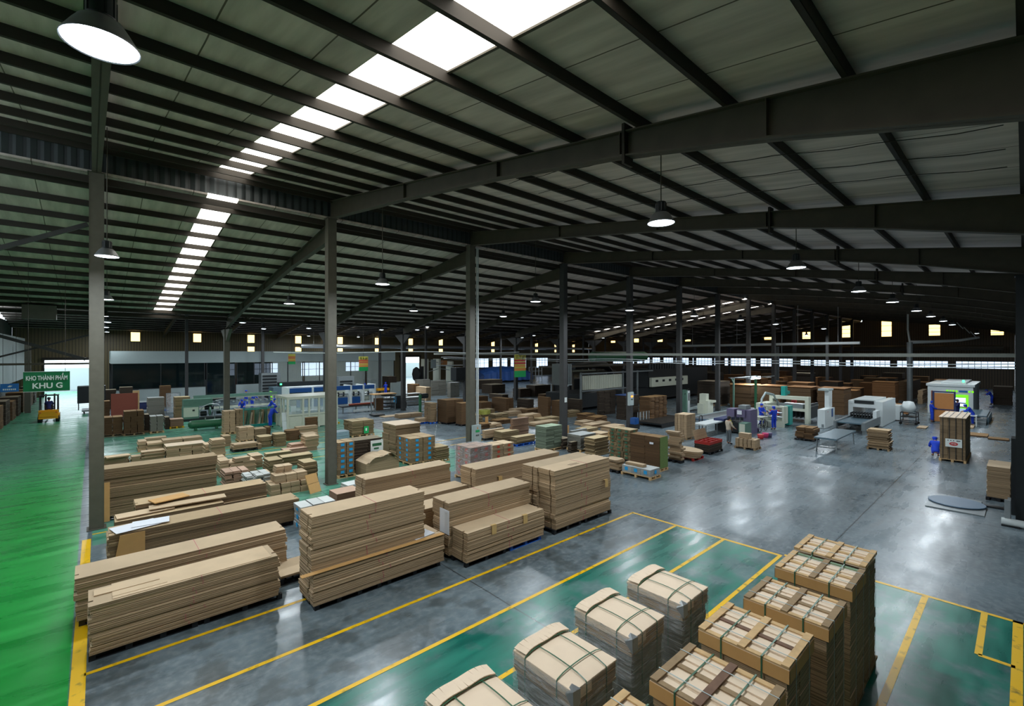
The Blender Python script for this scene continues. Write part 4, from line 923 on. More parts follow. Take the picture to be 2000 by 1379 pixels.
def small(c, px, py, w_, l_, h_, mat, label, rot=0.0, name='loose_board', cat='board', z=0.0, round_=0.0, sub=2, tilt=None):
    x, y = floor_at(PX(c, px), PY(c, py), z)
    if z > 0: z = max([q_[4] + 0.004 for q_ in RECTS if q_[0] - w_ * 0.8 < x < q_[2] and q_[1] - l_ * 0.8 < y < q_[3]] + [0.0])
    e = slab_pile(w_, l_, h_, sub, 0.01, 0, int(px + py), round_); o = e.build(name, mat, None, (x, y, z), R_(rot)); tag(o, label, cat)
    if tilt: o.rotation_euler = (R_(tilt[0]), R_(tilt[1]), R_(rot))
    return o
# far bank along the green floor
pile(('R2', 80, 1190, 390, 900, 1.2), 'brown bank beside the nearest column', 'card_brown', 3, 2, 1, 'wood_old')
pile(('R2', 400, 1172, 705, 805, 1.1), 'tallest brown bank on the green floor', 'card_brown', 4, 3, 1, 'wood_old', cap='card_white')
pile(('R2', 712, 1120, 790, 850, 1.0), 'narrow dark pile in the brown bank', 'card_black', 3, 1, 1, 'wood_old')
pile(('R2', 800, 1135, 1000, 880, 1.0), 'grey pile ending the brown bank', 'card_grey', 5, 2, 1, 'wood')
pile(('R2', 1095, 1062, 1300, 925, 0.9), 'low reddish pile on yellow pallet', 'card_pink', 4, 1, 1, 'yellow_paint', topmat='x')
pile(('R2', 1020, 1070, 1090, 890, 0.9), 'dark pile beside the yellow pallet', 'card_black', 3)
pile(('R2', 70, 900, 195, 650, 1.0), 'tan capped pile left of the red board', 'card_brown', 4, cap='cover_board')
pile(('R2', 760, 905, 1015, 600, 1.1), 'grey tan capped pile behind the bank', 'card_grey', 5, cap='cover_board')
pile(('R2', 1170, 910, 1400, 590, 1.1), 'layered pile left of the green machine', 'card_green', 6)
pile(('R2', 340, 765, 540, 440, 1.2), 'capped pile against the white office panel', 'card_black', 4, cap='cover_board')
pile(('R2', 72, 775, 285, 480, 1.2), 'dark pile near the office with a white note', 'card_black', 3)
pile(('R2', 945, 740, 1110, 420, 1.0), 'tan framed pile before the dark glazing', 'card_brown', 3, cap='cover_board')
small('R2', 880, 800, 0.9, 0.6, 0.06, 'blue_tarp', 'blue sheet spread on the grey pile behind the bank', name='blue_sheet', cat='sheet', z=0.0)
x, y = floor_at(PX('R2', 205), PY('R2', 900)); root = empty('red_board_panel', (x, y, 0), 'large red brown panel standing upright behind the brown bank', 'panel')
e = MB(); e.box(0, 0, 0, 1.75, 0.06, 2.0); e.build('face', 'red_board', root); e = MB(); e.box(1.75, -0.02, 0, 1.85, 0.12, 2.08); e.box(1.4, 0.02, 2.0, 1.85, 0.1, 2.2); e.build('edge_frame', 'wood', root)
pile(('R3', 60, 1152, 232, 800, 0.8), 'tall tan column pile beside the leaning board rack', 'card', 6, 2, 1, 'wood', cap='cover_board')
pile(('R3', 240, 1135, 350, 775, 0.8), 'second tall pile topped with white paper', 'card_dark', 6, 2, 1, 'wood', cap='paper')
# low green floor piles
pile(('R3', 290, 1275, 515, 1052, 235), 'tan pile with blue sheet near the rack', 'card', 5, 2, 2, 'wood', cap='paper')
pile(('R3', 520, 1250, 700, 1070, 0.9), 'dark tan pile with a white heart note', 'card_dark', 4, 1, 1, 'black_plastic')
pile(('R3', 700, 1180, 755, 1040, 0.8), 'low pile behind the heart note pile', 'card_brown', 3)
pile(('R3', 595, 1350, 800, 1190, 0.9), 'near rounded tan pile in the middle', 'card_green', 5, round_=0.3, jit=0.02)
pile(('R3', 830, 1340, 1010, 1150, 0.9), 'middle rounded tan pile', 'card_green', 5, round_=0.3, jit=0.02)
pile(('R3', 1000, 1250, 1225, 1100, 0.9), 'brown oval pile farthest of the rounded ones', 'card_brown', 4, round_=0.45, jit=0.02)
pile(('R3', 1150, 1165, 1470, 1040, 0.5), 'wide low pile before the white cabin', 'card', 3, jit=0.03)
pile(('R3', 1270, 1240, 1480, 1150, 0.9), 'flat tan pile beside the tall column', 'card', 3, jit=0.03)
pile(('R3', 1290, 1110, 1480, 900, 0.4), 'brown cushion shaped pile before the cabin', 'card_brown', 3, round_=0.4)
pile(('R3', 1610, 1000, 1790, 850, 0.9), 'brown rounded pile on a yellow frame', 'card_brown', 3, round_=0.4, pal='yellow_paint')
pile(('R3', 1640, 1260, 1960, 1130, 0.9), 'grey sheeted slab pile with round corners', 'tarp_grey', 2, round_=0.2)
pile(('C6', 345, 400, 408, 322, 0.9), 'first low pile on the pale lined floor', 'card', 3, jit=0.03)
pile(('C6', 412, 395, 535, 335, 0.9), 'second low pile on the pale lined floor', 'card', 3, jit=0.03)
pile(('C6', 535, 385, 830, 312, 0.9), 'long flat pile on the pale lined floor', 'card', 3, 2, jit=0.03)
pile(('C6', 395, 350, 562, 298, 0.6), 'thin long pile behind the lined floor', 'card', 2)
pile(('C6', 560, 455, 845, 360, 0.9), 'wide open topped pile over the dark block', 'card', 4, 3, cap='cover_board')
pile(('C6', 845, 450, 925, 345, 0.8), 'stepped pile beside the wide open pile', 'card', 4, jit=0.03)
pile(('C6', 895, 475, 1000, 312, 0.8), 'high pile ending the lined floor group', 'card', 5, jit=0.03)
pile(('C6', 985, 360, 1045, 280, 0.8), 'squat pile before the tall tan columns', 'card_dark', 3)
pile(('C6', 1062, 402, 1240, 345, 0.7), 'long planks pile on a black pallet', 'card', 3, 1, 2, 'black_plastic', jit=0.03)
pile(('C6', 1488, 400, 1622, 345, 0.7), 'pink tinted low pile', 'card_pink', 3, jit=0.03)
pile(('C6', 1440, 420, 1615, 385, 0.6), 'flat pinkish planks in front', 'card_pink', 2, jit=0.03)
pile(('C6', 1240, 380, 1275, 340, 0.5), 'tiny pile between planks and rounded piles', 'card_dark', 2)
pile(('C6', 60, 505, 275, 448, 0.7), 'curved sheets by the nearest column', 'card', 3, round_=0.2, jit=0.05)
pile(('C6', 290, 480, 365, 435, 0.6), 'small pile between curved sheets', 'card', 2, jit=0.03)
pile(('C6', 370, 470, 550, 400, 0.6), 'buckled tan sheets behind the dark block', 'card', 3, jit=0.06)
small('C6', 110, 430, 0.9, 0.5, 0.06, 'card', 'bent tan sheet on the curved sheets by the column', 8, z=0.5); small('C6', 380, 420, 1.5, 0.4, 0.05, 'cap_board', 'bowed tan sheet over the buckled pile', 6, z=0.6)
pile(('C6', 955, 590, 1030, 470, 0.9), 'end pile beside the dark block', 'card', 4, jit=0.03)
pile(('C6', 1032, 580, 1230, 480, 0.9), 'middle tan pile of the carton rows', 'card', 4, 2, jit=0.03)
pile(('C6', 1200, 520, 1285, 430, 0.9), 'far tan pile of the carton rows', 'card', 3, jit=0.03)
small('C6', 1075, 470, 0.6, 0.4, 0.16, 'card', 'single bundle riding on the middle tan pile', 6, name='folded_carton_bundle', cat='bundle', z=0.62)
pile(('C6', 1000, 660, 1170, 555, 0.9), 'pinkish pile with scalloped edge', 'card_pink', 4, 3, jit=0.03)
pile(('C6', 1170, 720, 1345, 585, 0.9), 'pale grey pile of small bundles', 'card_white', 5, 3, 2, 'black_plastic', jit=0.05)
pile(('C6', 1345, 740, 1640, 650, 0.9), 'lower cartons before the tall column', 'card', 2, 4, 2, name='carton', cat='carton')
x0, y0, x1, y1, z1 = foot('C6', 1345, 740, 1640, 650, 0.9)
pile((x0 + 0.15, y0 + 0.1, x1 - 0.05, y1 - 0.1, z1 + 0.3), 'upper cartons before the tall column', 'card', 1, 3, 2, name='carton', cat='carton', z0=z1 + 0.01)
pile((x0 + 0.3, y0 + 0.5, x1 - 0.5, y1 + 0.1, z1 + 0.55), 'highest cartons before the tall column', 'card', 1, 2, 1, name='carton', cat='carton', z0=z1 + 0.31)
pile(('C6', 1325, 570, 1430, 465, 0.9), 'grey tan pile behind the cartons', 'card_green', 4, jit=0.03)
pile(('C6', 1430, 510, 1660, 440, 0.7), 'long plank pile behind the cartons', 'card_green', 3, 1, 2, jit=0.03)
pile(('C6', 1310, 450, 1500, 415, 0.5), 'thin green tinted planks farther back', 'card_green', 2, jit=0.03)
pile(('C6', 1640, 620, 1695, 480, 0.7), 'narrow pile against the tall column', 'card_dark', 4)
small('C6', 1638, 715, 0.5, 0.03, 0.75, 'cap_board', 'orange tan board leaning at the foot of the tall column', 20, name='leaning_board', tilt=(-22, 0))
pile(('C6', 1590, 660, 1690, 480, 0.8), 'tan pile squeezed beside the tall column foot', 'card_green', 4, jit=0.03)
pile(('C6', 1600, 395, 1700, 285, 0.8), 'tan pile showing behind the tall column', 'card', 4, 1, 1, jit=0.03)
pile(('C6', 1240, 640, 1330, 560, 0.6), 'squat tan pile behind the pale grey bundles', 'card', 3, jit=0.03)
pile(('C6', 930, 520, 1000, 440, 0.6), 'small tan pile off the end of the high pile', 'card', 3, jit=0.03)
# around the tall column and beyond
pile(('R4', 215, 1345, 540, 1105, 85), 'layered pile with a green label', 'card_green', 6, 2, 2, 'wood', jit=0.03, sub=2)
pile(('C7', 512, 445, 695, 200, 412), 'high layered pile under one board', 'card_dark', 9, 1, 2, 'wood', jit=0.03, sub=2, cap='cover_board')
pile(('C7', 623, 505, 810, 300, 520), 'cartons with blue tape', 'card_dark', 5, 2, 2, 'wood', name='carton', cat='carton', tape='blue_tape', jit=0.006)
pile(('C7', 78, 600, 205, 330, 20), 'cartons wrapped in blue film', 'card_dark', 6, 2, 2, 'wood', name='carton', cat='carton', tape='blue_tape', jit=0.006)
pile(('C7', 200, 555, 408, 315, 0.9), 'dark pile behind a white placard', 'card_black', 7, 2, 1, 'wood', jit=0.02)
x0, y0, x1, y1, z1 = foot('C7', 200, 555, 408, 315, 0.9); e = MB(); e.box(0, 0, 0, 0.62, 0.01, 0.52); r_ = tag(e.build('placard', 'sign_white', None, (x0 + 0.75, y0 - 0.06, z1 - 0.6)), 'white placard with green lettering taped to a dark pile', 'placard')
e = MB(); e.box(0.08, -0.004, 0.25, 0.54, 0, 0.38); e.box(0.16, -0.004, 0.1, 0.4, 0, 0.18); e.build('lettering_strip', 'tank_green', r_)
x0, y0, x1, y1, z1 = foot('R4', 215, 1345, 540, 1105, 85); e = MB(); e.box(0, 0, 0, 0.32, 0.01, 0.45); r_ = tag(e.build('label_card', 'sign_green', None, (x0 + 0.75, y0 - 0.08, 0.2)), 'green label card on a layered pile', 'label'); e = MB(); e.box(0.1, -0.003, 0.15, 0.2, 0, 0.33); e.build('emblem', 'sign_white', r_)
pile(('C7', 812, 480, 910, 365, 0.9), 'olive pile beside the blue taped cartons', 'card_green', 6, 1, 1, 'wood', jit=0.03)
x, y = floor_at(PX('C7', 290), PY('C7', 600)); root = empty('curved_sheet_pile', (x, y, 0), 'hump of curved board sheets beside the blue taped cartons', 'pile')
e = MB(); n_ = 12
pts = [(1.55 * k / n_, 0.62 + 0.28 * math.sin(math.pi * k / n_)) for k in range(n_ + 1)]
e.add([(x_, yy, z_) for x_, z_ in pts for yy in (0, 1.1)] + [(x_, yy, 0.0) for x_, z_ in pts for yy in (0, 1.1)],
      [[2 * k, 2 * k + 2, 2 * k + 3, 2 * k + 1] for k in range(n_)] + [[2 * k, 26 + 2 * k, 28 + 2 * k, 2 * k + 2] for k in range(n_)] + [[2 * k + 1, 2 * k + 3, 29 + 2 * k, 27 + 2 * k] for k in range(n_)] + [[0, 1, 27, 26], [24, 50, 51, 25]])
e.build('pile_body', 'card', root); e = MB()
e.add([(x_ + 0.1, yy, z_ + 0.05 + 0.06 * math.sin(k)) for k, (x_, z_) in enumerate(pts) for yy in (-0.1, 0.75)], [[2 * k, 2 * k + 2, 2 * k + 3, 2 * k + 1] for k in range(n_)]); e.build('top_sheet', 'card', root)
pile(('C7', 1072, 625, 1230, 370, 960), 'red striped cartons under clear film', 'card_pink', 5, 2, 2, 'wood', name='carton', cat='carton', tape='red_tape', jit=0.004)
x0, y0, x1, y1, z1 = foot('C7', 1072, 625, 1230, 370, 960); e = MB(); e.box(x0 - 0.03, y0 - 0.03, 0.12, x1 + 0.03, y1 + 0.03, z1 + 0.03); tag(e.build('film_wrap', 'film'), 'clear film wrapped around the red striped cartons', 'film')
pile(('C7', 1240, 480, 1400, 350, 0.9), 'red taped cartons beside the film wrap', 'card', 3, 2, 1, 'wood', name='carton', cat='carton', tape='red_tape', jit=0.02)
small('C7', 70, 700, 0.9, 0.6, 0.16, 'card_white', 'white and blue flat bundle nearest the tallest front pile', 4, name='folded_carton_bundle', cat='bundle', z=0.25); small('C7', 150, 670, 0.8, 0.6, 0.2, 'card_white', 'blue banded white bundle behind the long front piles', 4, name='folded_carton_bundle', cat='bundle', z=0.1)
pile(('F', 588, 1040, 655, 992, 0.7), 'blue and white bundles behind the front piles', 'card_white', 3, 3, 1, tape='blue_tape', jit=0.02)
pile(('F', 658, 1010, 705, 966, 0.7), 'pinkish tan bundles behind the front piles', 'card_pink', 2, 1, 1, jit=0.02)
# beyond the painted walkway
pile(('R4', 1385, 1140, 1482, 830, 1290), 'layered pile on a blue pallet edge', 'card_dark', 7, 1, 2, 'blue_plastic', jit=0.02, sub=2)
pile(('R4', 1625, 1150, 1880, 785, 1485), 'tall plain block by the conduit column', 'card_brown', 5, 2, 1, 'black_plastic', jit=0.008)
pile(('R4', 1850, 1175, 2000, 830, 1765), 'plain block hidden by the conduit column', 'card_brown', 4, 1, 1, 'black_plastic', jit=0.008)
pile(('R4', 1200, 1145, 1400, 1060, 1140), 'low pile on a bright blue pallet', 'card', 2, 1, 1, 'blue_plastic', jit=0.03)
pile(('R4', 920, 1060, 1260, 1000, 0.8), 'flat sheets beyond the walkway', 'card', 2, 2, 1, jit=0.04)
small('R4', 700, 1000, 1.6, 0.9, 0.05, 'card', 'broad tan sheet lying beyond the walkway', 4, z=0.25)
small('R4', 900, 990, 1.4, 0.8, 0.05, 'card_white', 'pale sheet lying beside the broad tan sheet', -6, z=0.1)
for i, (lx, bx, rx, by, ty, m_, lab, n_) in enumerate([(1035, 1130, 1220, 775, 545, 'card_brown', 'narrow brown stack beyond the pump stand', 3), (1165, 1320, 1395, 795, 590, 'card', 'tan stack behind the green pump stand', 4),
      (1385, 1400, 1620, 725, 490, 'card_grey', 'broad lavender grey stack before the gateway', 4), (1635, 1685, 1820, 745, 520, 'card_grey', 'pale stack beyond the conduit column', 4),
      (640, 760, 880, 650, 430, 'card_black', 'tall dark stack before the green glazed door', 4), (380, 500, 610, 640, 480, 'card_brown', 'brown stack behind the blue machine', 3), (1150, 1180, 1380, 700, 475, 'card_grey', 'long grey stack with white top near the gateway', 3)]):
    pile(('R4', bx, by, rx, ty, lx), lab, m_, n_, 2, 1, one=True, cap=None)
for i, (lx, bx, rx, by, ty, m_, lab) in enumerate([(165, 245, 370, 660, 520, 'card_brown', 'brown stack just past the conduit column, second row'), (165, 275, 415, 735, 600, 'card_brown', 'brown stack just past the conduit column, front row'),
      (415, 610, 712, 735, 548, 'card_brown', 'brown stack with a tan tag before the dark shelves'), (755, 905, 985, 710, 560, 'card_black', 'dark stack with a pale top beside the tagged stack'),
      (1035, 1175, 1215, 800, 530, 'card_brown', 'tall narrow stack before the dark notice column'), (1220, 1345, 1440, 810, 580, 'card_brown', 'brown stack touching the dark notice column'),
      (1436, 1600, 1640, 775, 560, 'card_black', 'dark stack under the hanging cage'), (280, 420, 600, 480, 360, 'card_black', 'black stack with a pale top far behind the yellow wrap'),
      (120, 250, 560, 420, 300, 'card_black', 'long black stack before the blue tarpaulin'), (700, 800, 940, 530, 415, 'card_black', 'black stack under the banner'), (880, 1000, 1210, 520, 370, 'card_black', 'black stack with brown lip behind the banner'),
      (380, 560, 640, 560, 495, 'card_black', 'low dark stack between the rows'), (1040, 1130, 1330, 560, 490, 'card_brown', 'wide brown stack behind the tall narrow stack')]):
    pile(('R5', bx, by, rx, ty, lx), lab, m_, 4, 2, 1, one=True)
for i, (lx, bx, rx, by, ty, m_, lab, nx) in enumerate([(0, 210, 430, 775, 450, 'card_black', 'huge dark stack before the dark machine', 3), (440, 560, 745, 835, 510, 'card_black', 'dark stack behind the white cabinet column', 2),
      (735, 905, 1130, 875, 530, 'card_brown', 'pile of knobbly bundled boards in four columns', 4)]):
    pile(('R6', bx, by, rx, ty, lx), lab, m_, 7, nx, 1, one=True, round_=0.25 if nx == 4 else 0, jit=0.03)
e = MB(); e.box(0, 0, 0, 1.6, 1.0, 0.04); x0, y0, x1, y1, z1 = foot('R6', 560, 835, 745, 510, 440); tag(e.build('blue_sheet', 'blue_tarp', None, (x0, y0, z1 + 0.01)), 'blue sheet lying on the dark stack behind the cabinet column', 'sheet')
pile(('R6', 1385, 1105, 1505, 765, 1222), 'upright tied cartons in eight columns', 'card', 3, 2, 4, 'wood_old', jit=0.006)
pile(('C8', 725, 548, 783, 290, 503), 'green edged pile with a white slip', 'card_brown', 7, 1, 2, 'wood', jit=0.006)
x0, y0, x1, y1, z1 = foot('C8', 725, 548, 783, 290, 503); e = MB(); e.box(x0, y0 - 0.025, 0.14, x1, y0 - 0.015, z1); tag(e.build('green_edge_sheet', 'green_print'), 'green printed faces along one side of the big pile', 'sheet')
e = MB(); e.box(-0.02, 0, 0, 0, 0.2, 0.09); tag(e.build('paper_slip', 'paper', None, (x0 - 0.02, y0 + 0.3, z1 - 0.35)), 'white slip stuck to the green edged pile', 'slip')
pile(('C8', 500, 480, 560, 235, 345), 'green flecked pile of small bundles', 'card_green', 8, 1, 3, 'black_plastic', jit=0.03, sub=2, tape='strap_green')
pile(('C8', 880, 485, 905, 250, 785), 'untidy mixed pile behind the green edged one', 'card', 7, 1, 1, 'black_plastic', jit=0.06, sub=2)
pile(('C8', 655, 612, 728, 535, 440), 'white and blue flat load', 'card_white', 1, 1, 3, 'wood', jit=0.01, tape='blue_tape'); q_ = foot('C8', 655, 612, 728, 535, 440); pile((q_[0] + 0.12, q_[1] + 0.45, q_[0] + 0.42, q_[1] + 1.35, q_[4] + 0.12), 'single tan bundle lying on the white and blue load', 'card', 1, z0=max(q_[4], 0.25) + 0.002)
pile(('C8', 410, 560, 470, 460, 315), 'drooping tan sheets beside the broad pile', 'card', 4, 1, 1, 'black_plastic', jit=0.06, round_=0.2)
pile(('C8', 240, 430, 345, 300, 0.7), 'small brown pile near the olive flecks', 'card_green', 5, jit=0.05)
pile(('C8', 130, 400, 245, 275, 30), 'grey film wrapped pile', 'card_grey', 4, 1, 1, 'wood', jit=0.02); pile(('C8', 70, 330, 180, 240, 55), 'grey topped pile further back', 'card_grey', 3, jit=0.03)
pile(('C8', 60, 405, 170, 325, 40), 'tan topped small pile with a white slip', 'card_black', 3, jit=0.03); pile(('C8', 0, 380, 60, 300, 0.8), 'pale blue topped dark pile', 'card_black', 2, jit=0.03)
pile(('C7', 1640, 400, 1760, 212, 1560), 'tall grey green strapped pile', 'bundle_green', 9, 2, 1, 'wood', jit=0.015, sub=2)
pile(('C7', 1180, 312, 1330, 238, 1160), 'squat wrapped pile beyond the red cartons', 'card', 3, 1, 1, 'black_plastic', jit=0.02); pile(('C7', 1310, 325, 1440, 250, 0.8), 'low olive pile beyond the red cartons', 'card_green', 3, 1, 1, 'wood_old', jit=0.03)
pile(('C7', 1420, 358, 1560, 290, 1370), 'olive load on a bright blue pallet', 'card_green', 2, 1, 1, 'blue_plastic', jit=0.04)
pile(('C7', 1390, 300, 1510, 150, 1370), 'white streaked film wrapped pile', 'card_pink', 6, 1, 1, 'wood', jit=0.04, sub=2)
# scattered low heaps between the walkway and the dark stacks
heap = [('R5', 200, 880, 300, 770, 'card_green', 'yellow green heap at the conduit column'), ('R5', 300, 800, 460, 700, 'card_green', 'heap crowned with yellow green wrap'), ('R5', 470, 830, 640, 760, 'card_green', 'olive sheets under spread board'),
        ('R5', 660, 790, 830, 730, 'card', 'spread boards before the tagged stack'), ('R5', 740, 760, 900, 690, 'card', 'thin boards with an orange wrap'), ('R5', 900, 780, 1140, 700, 'card_brown', 'long low brown boards'),
        ('R5', 870, 880, 1085, 770, 'card', 'tan bundles behind the wrapped pile'), ('R5', 490, 900, 680, 840, 'card_brown', 'flat brown heap in the middle'), ('R5', 290, 960, 400, 890, 'card_brown', 'small flat heap near the cabinet box'), ('R5', 400, 950, 560, 895, 'card', 'small tan heap near the middle'),
        ('R5', 1090, 880, 1330, 820, 'card_green', 'green and white sheets near the dark column'), ('R5', 1010, 930, 1320, 880, 'card', 'flat tan layers at the dark column'), ('R6', 20, 850, 160, 760, 'card_brown', 'brown cartons beyond the dark column'),
        ('R6', 165, 900, 320, 800, 'card_brown', 'brown cartons beside the plank'), ('R6', 0, 920, 150, 860, 'card', 'tan layers beyond the dark column'), ('R6', 100, 960, 370, 900, 'card', 'plank topped layers before the cabinet'), ('R6', 30, 1010, 200, 960, 'card_green', 'pale layers at the front of the heap'),
        ('R6', 370, 990, 560, 930, 'card', 'wide board layers behind the flecked pile'), ('R5', 1460, 800, 1600, 720, 'card_green', 'olive pile right of the dark column'), ('R6', 230, 1080, 350, 1020, 'card', 'tan layers beside the flecked pile')]
for i, (c, bx, by, rx, ty, m_, lab) in enumerate(heap): pile((c, bx, by, rx, ty, 0.9), lab, m_, 3, 1 + (rx - bx > 150), 1, jit=0.06, sub=2)
small('R6', 330, 1000, 0.4, 0.02, 0.55, 'cap_board', 'orange tan card standing on the flecked pile', 10, name='leaning_board', z=0.5)
small('R5', 1400, 1000, 0.6, 0.02, 0.7, 'cap_board', 'orange tan card leaning before the dark column', 14, name='leaning_board', z=0.3); small('R5', 330, 870, 0.3, 0.02, 0.45, 'cap_board', 'tan card standing under the yellow green heap', 5, name='leaning_board', z=0.4)
small('R5', 330, 700, 1.0, 0.8, 0.3, 'olive_wrap', 'crumpled yellow green wrap crowning a heap', 20, name='film_wrap', cat='film', z=1.0, round_=0.4)
# open floor on the far side
pile(('C8', 1440, 388, 1482, 310, 1290), 'carton load on the open floor', 'card', 1, 2, 5, 'wood_old', name='carton', cat='carton', jit=0.008)
x0, y0, x1, y1, z1 = foot('C8', 1440, 388, 1482, 310, 1290); pile((x0 + 0.1, y0 + 0.35, x0 + 0.5, y0 + 0.95, z1 + 0.3), 'single upper carton on the open floor load', 'card', 1, 1, 1, name='carton', cat='carton', z0=z1 + 0.01)
pile(('Z4', 1555, 1215, 1600, 1110, 1412), 'jumbled load near the steel table', 'card_brown', 4, 1, 2, 'black_plastic', jit=0.06, sub=2)
pile(('Z5', 945, 1290, 968, 1130, 775), 'ragged board load before the white press', 'card_dark', 8, 1, 1, 'wood_old', jit=0.05, sub=2)
pile(('R8', 1005, 1285, 1072, 680, 655), 'tall strapped load bearing a red emblem placard', 'card_dark', 10, 1, 3, 'wood', jit=0.004, cap='cover_board')
x0, y0, x1, y1, z1 = foot('R8', 1005, 1285, 1072, 680, 655)
root = empty('placard', (x0 - 0.04, (y0 + y1) / 2 - 0.05, 0.95), 'white placard with a red oval emblem on the tall strapped load', 'placard')
e = MB(); e.box(-0.012, -0.3, -0.2, 0, 0.3, 0.2); e.build('board', 'sign_white', root)
e = MB(); e.add([(-0.016, 0.16 * math.cos(t), -0.04 + 0.09 * math.sin(t)) for t in [2 * math.pi * k / 24 for k in range(24)]], [list(range(24))]); e.build('emblem', 'sign_red', root)
text('ITO', 0.11, 'sign_white', root, (-0.018, 0, -0.04), rz=-90)
e = MB()
for k in (-0.2, -0.1, 0.0): e.box(-0.015, -k - 0.02, 0.1, -0.012, -k + 0.02, 0.14)
e.box(-0.015, -0.24, 0.1, -0.012, -0.1, 0.14); e.build('lettering_strip', 'dark_metal', root)
for k in range(4): e = MB(); strap(e, x0 - 0.01, y0 - 0.01, x1 + 0.01, y1 + 0.01, 0.05, z1 + 0.035, 1, y0 + (y1 - y0) * (0.12 + 0.25 * k), 0.012); tag(e.build('strap', 'dark_metal'), 'dark strap around the red emblem load, %s from the worker' % ORD[3 - k], 'strap', 'straps of the emblem load')
pile((24.4, 0.32, 25.9, 0.92, 1.25), 'tan load beside the black edge column', 'card', 6, 1, 1, 'black_plastic', jit=0.01)
for k, (a, c_, w_, l_, m_, lab) in enumerate(((1300, 935, 1.6, 1.3, 'card_brown', 'brown board lying on the far open floor'), (1590, 985, 0.9, 0.9, 'card_brown', 'smaller brown board near the black column'), (1110, 815, 1.8, 0.5, 'card', 'long tan plank behind the tall strapped load'), (470, 820, 1.4, 0.5, 'card', 'tan plank beside the crouching worker'))):
    small('R8', a, c_, w_, l_, 0.08, m_, lab, z=0.0)
# far rows of brown stacks toward the end windows
rr = random.Random(3); protos = []
for q in range(6):
    e = slab_pile(1.9 + 0.3 * (q % 3), 1.9 + 0.4 * (q % 2), 1.35 + 0.2 * q, 8, 0.02, 0, 900 + q); root = empty('cardboard_stack', (0, 0, -50), 'x', 'stack')
    e.build('column_of_sheets', ('card_brown', 'card_orange', 'card_black')[q % 3], root, (0, 0, 0.15)); e = MB(); e.box(0, 0, 0, 1.9, 1.9, 0.15); e.build('pallet', 'wood_old', root)
    if q % 2 == 0: e = MB(); e.box(-0.04, -0.04, 0, 2.0 + 0.3 * (q % 3), 1.95 + 0.4 * (q % 2), 0.05); e.build('cover_sheet', 'card_orange', root, (0, 0, 1.5 + 0.2 * q))
    protos.append(root)
cnt = 0; used = set()
for X in [47, 50.5, 54, 58, 62, 66, 71, 76, 81, 86]:
    for j in range(12):
        Y = -0.2 + 3.0 * j + rr.uniform(-0.3, 0.3)
        if X < 62 and not (13.5 < Y < 34 or (X > 54 and Y > 9)): continue
        if Y < 0.9 or (X in (50.5, 62, 76) and j % 4 == 1) or (X == 66 and 6 < Y < 12) or (X < 60 and Y > 26 and rr.random() < 0.4): continue
        if abs((Y + 1.3) - 19.2) < 2.0 or rr.random() < 0.1: continue
        if any(X - 0.4 < q_[2] and X + 2.9 > q_[0] and Y < q_[3] and Y + 3.2 > q_[1] for q_ in RECTS + [(32, 26.5, 60, 32), (54.5, 1.5, 65.5, 7.5), foot('R8', 250, 440, 400, 180, 88)[:4], foot('R8', 430, 480, 495, 300, 360)[:4], (69.5, 0, 73, 3), floor_at(1517, 765) + tuple(v_ + 0.8 for v_ in floor_at(1517, 765)), (38, 32.5, 50, 39), (66, 6, 70, 11), (40, 10, 47, 17), (45, 0, 58, 9)]): continue
        if X > 97: continue
        q = rr.randrange(6)
        o = protos[q] if q not in used else copy_tree(protos[q]); used.add(q)
        o.location = (X + rr.uniform(-0.3, 0.3), Y, 0); cnt += 1
        if X < 52: o['label'] = 'brown board stack in the rows before the end windows, nearest rows'; o['group'] = 'nearest far stacks'
        elif X < 70: o['label'] = 'brown board stack in the middle of the far rows before the end windows'; o['group'] = 'middle far stacks'
        else: o['label'] = 'small distant board stack close to the end windows'; o['group'] = 'farthest stacks'
for q in range(6):
    if q not in used: protos[q].location = (90, 20 + 3 * q, 0); protos[q]['label'] = 'lone distant stack right at the end wall'; protos[q]['group'] = 'stacks at the end wall'
# stacks along the far side of the green aisle
for k in range(9):
    Y = 44 + 3.4 * k; X = -5.9 + 0.03 * k
    pile((float(X), float(Y), X + 1.1, Y + 2.4, 1.5 + 0.15 * (k % 3)), 'x', 'card_brown' if k % 2 else 'card_black', 3, 1, 2, one=True)
    o = [x for x in C.objects if x.name.startswith('cardboard_stack')][-1]
for o in C.objects:
    if o.name.startswith('cardboard_stack') and o.get('label') == 'stack, x': o['label'] = 'board stack in the row along the outer edge of the green aisle'; o['group'] = 'aisle edge stacks'

# ------------------------------------------------------------------ machines
def machine(name, loc, label, cat, parts, rot=0.0, sc_=None):
    """parts: (part name, material, [shapes]); shape = ('b', x0,y0,z0,x1,y1,z1) | ('t', pts, r) | ('l', prof, centre) | ('r', p, q, a)"""
    root = empty(name, loc, label, cat, rot=rot)
    if sc_: root.scale = sc_
    last = None
    P2 = []
    for p in parts:
        if p[0] in ('upright', 'tower', 'post', 'leg', 'foot', 'disc', 'roller', 'wheel') and len(p[2]) > 1: P2 += [(p[0], p[1], [s]) + tuple(p[3:]) for s in p[2]]
        else: P2.append(p)
    for p in P2:
        pn, mt, shapes = p[:3]; e = MB()
        for s in shapes:
            if s[0] == 'b': e.box(*s[1:])
            elif s[0] == 't': e.tube(s[1], s[2], 8)
            elif s[0] == 'l': e.lathe(s[1], 16, s[2])
            elif s[0] == 'r': e.bar(*s[1:])
        o = e.build(pn, mt, last if (len(p) > 3 and p[3]) else root)
        if not (len(p) > 3 and p[3]): last = o
    return root
def at(c, px, py): x, y = floor_at(PX(c, px), PY(c, py)); return (x, y, 0)
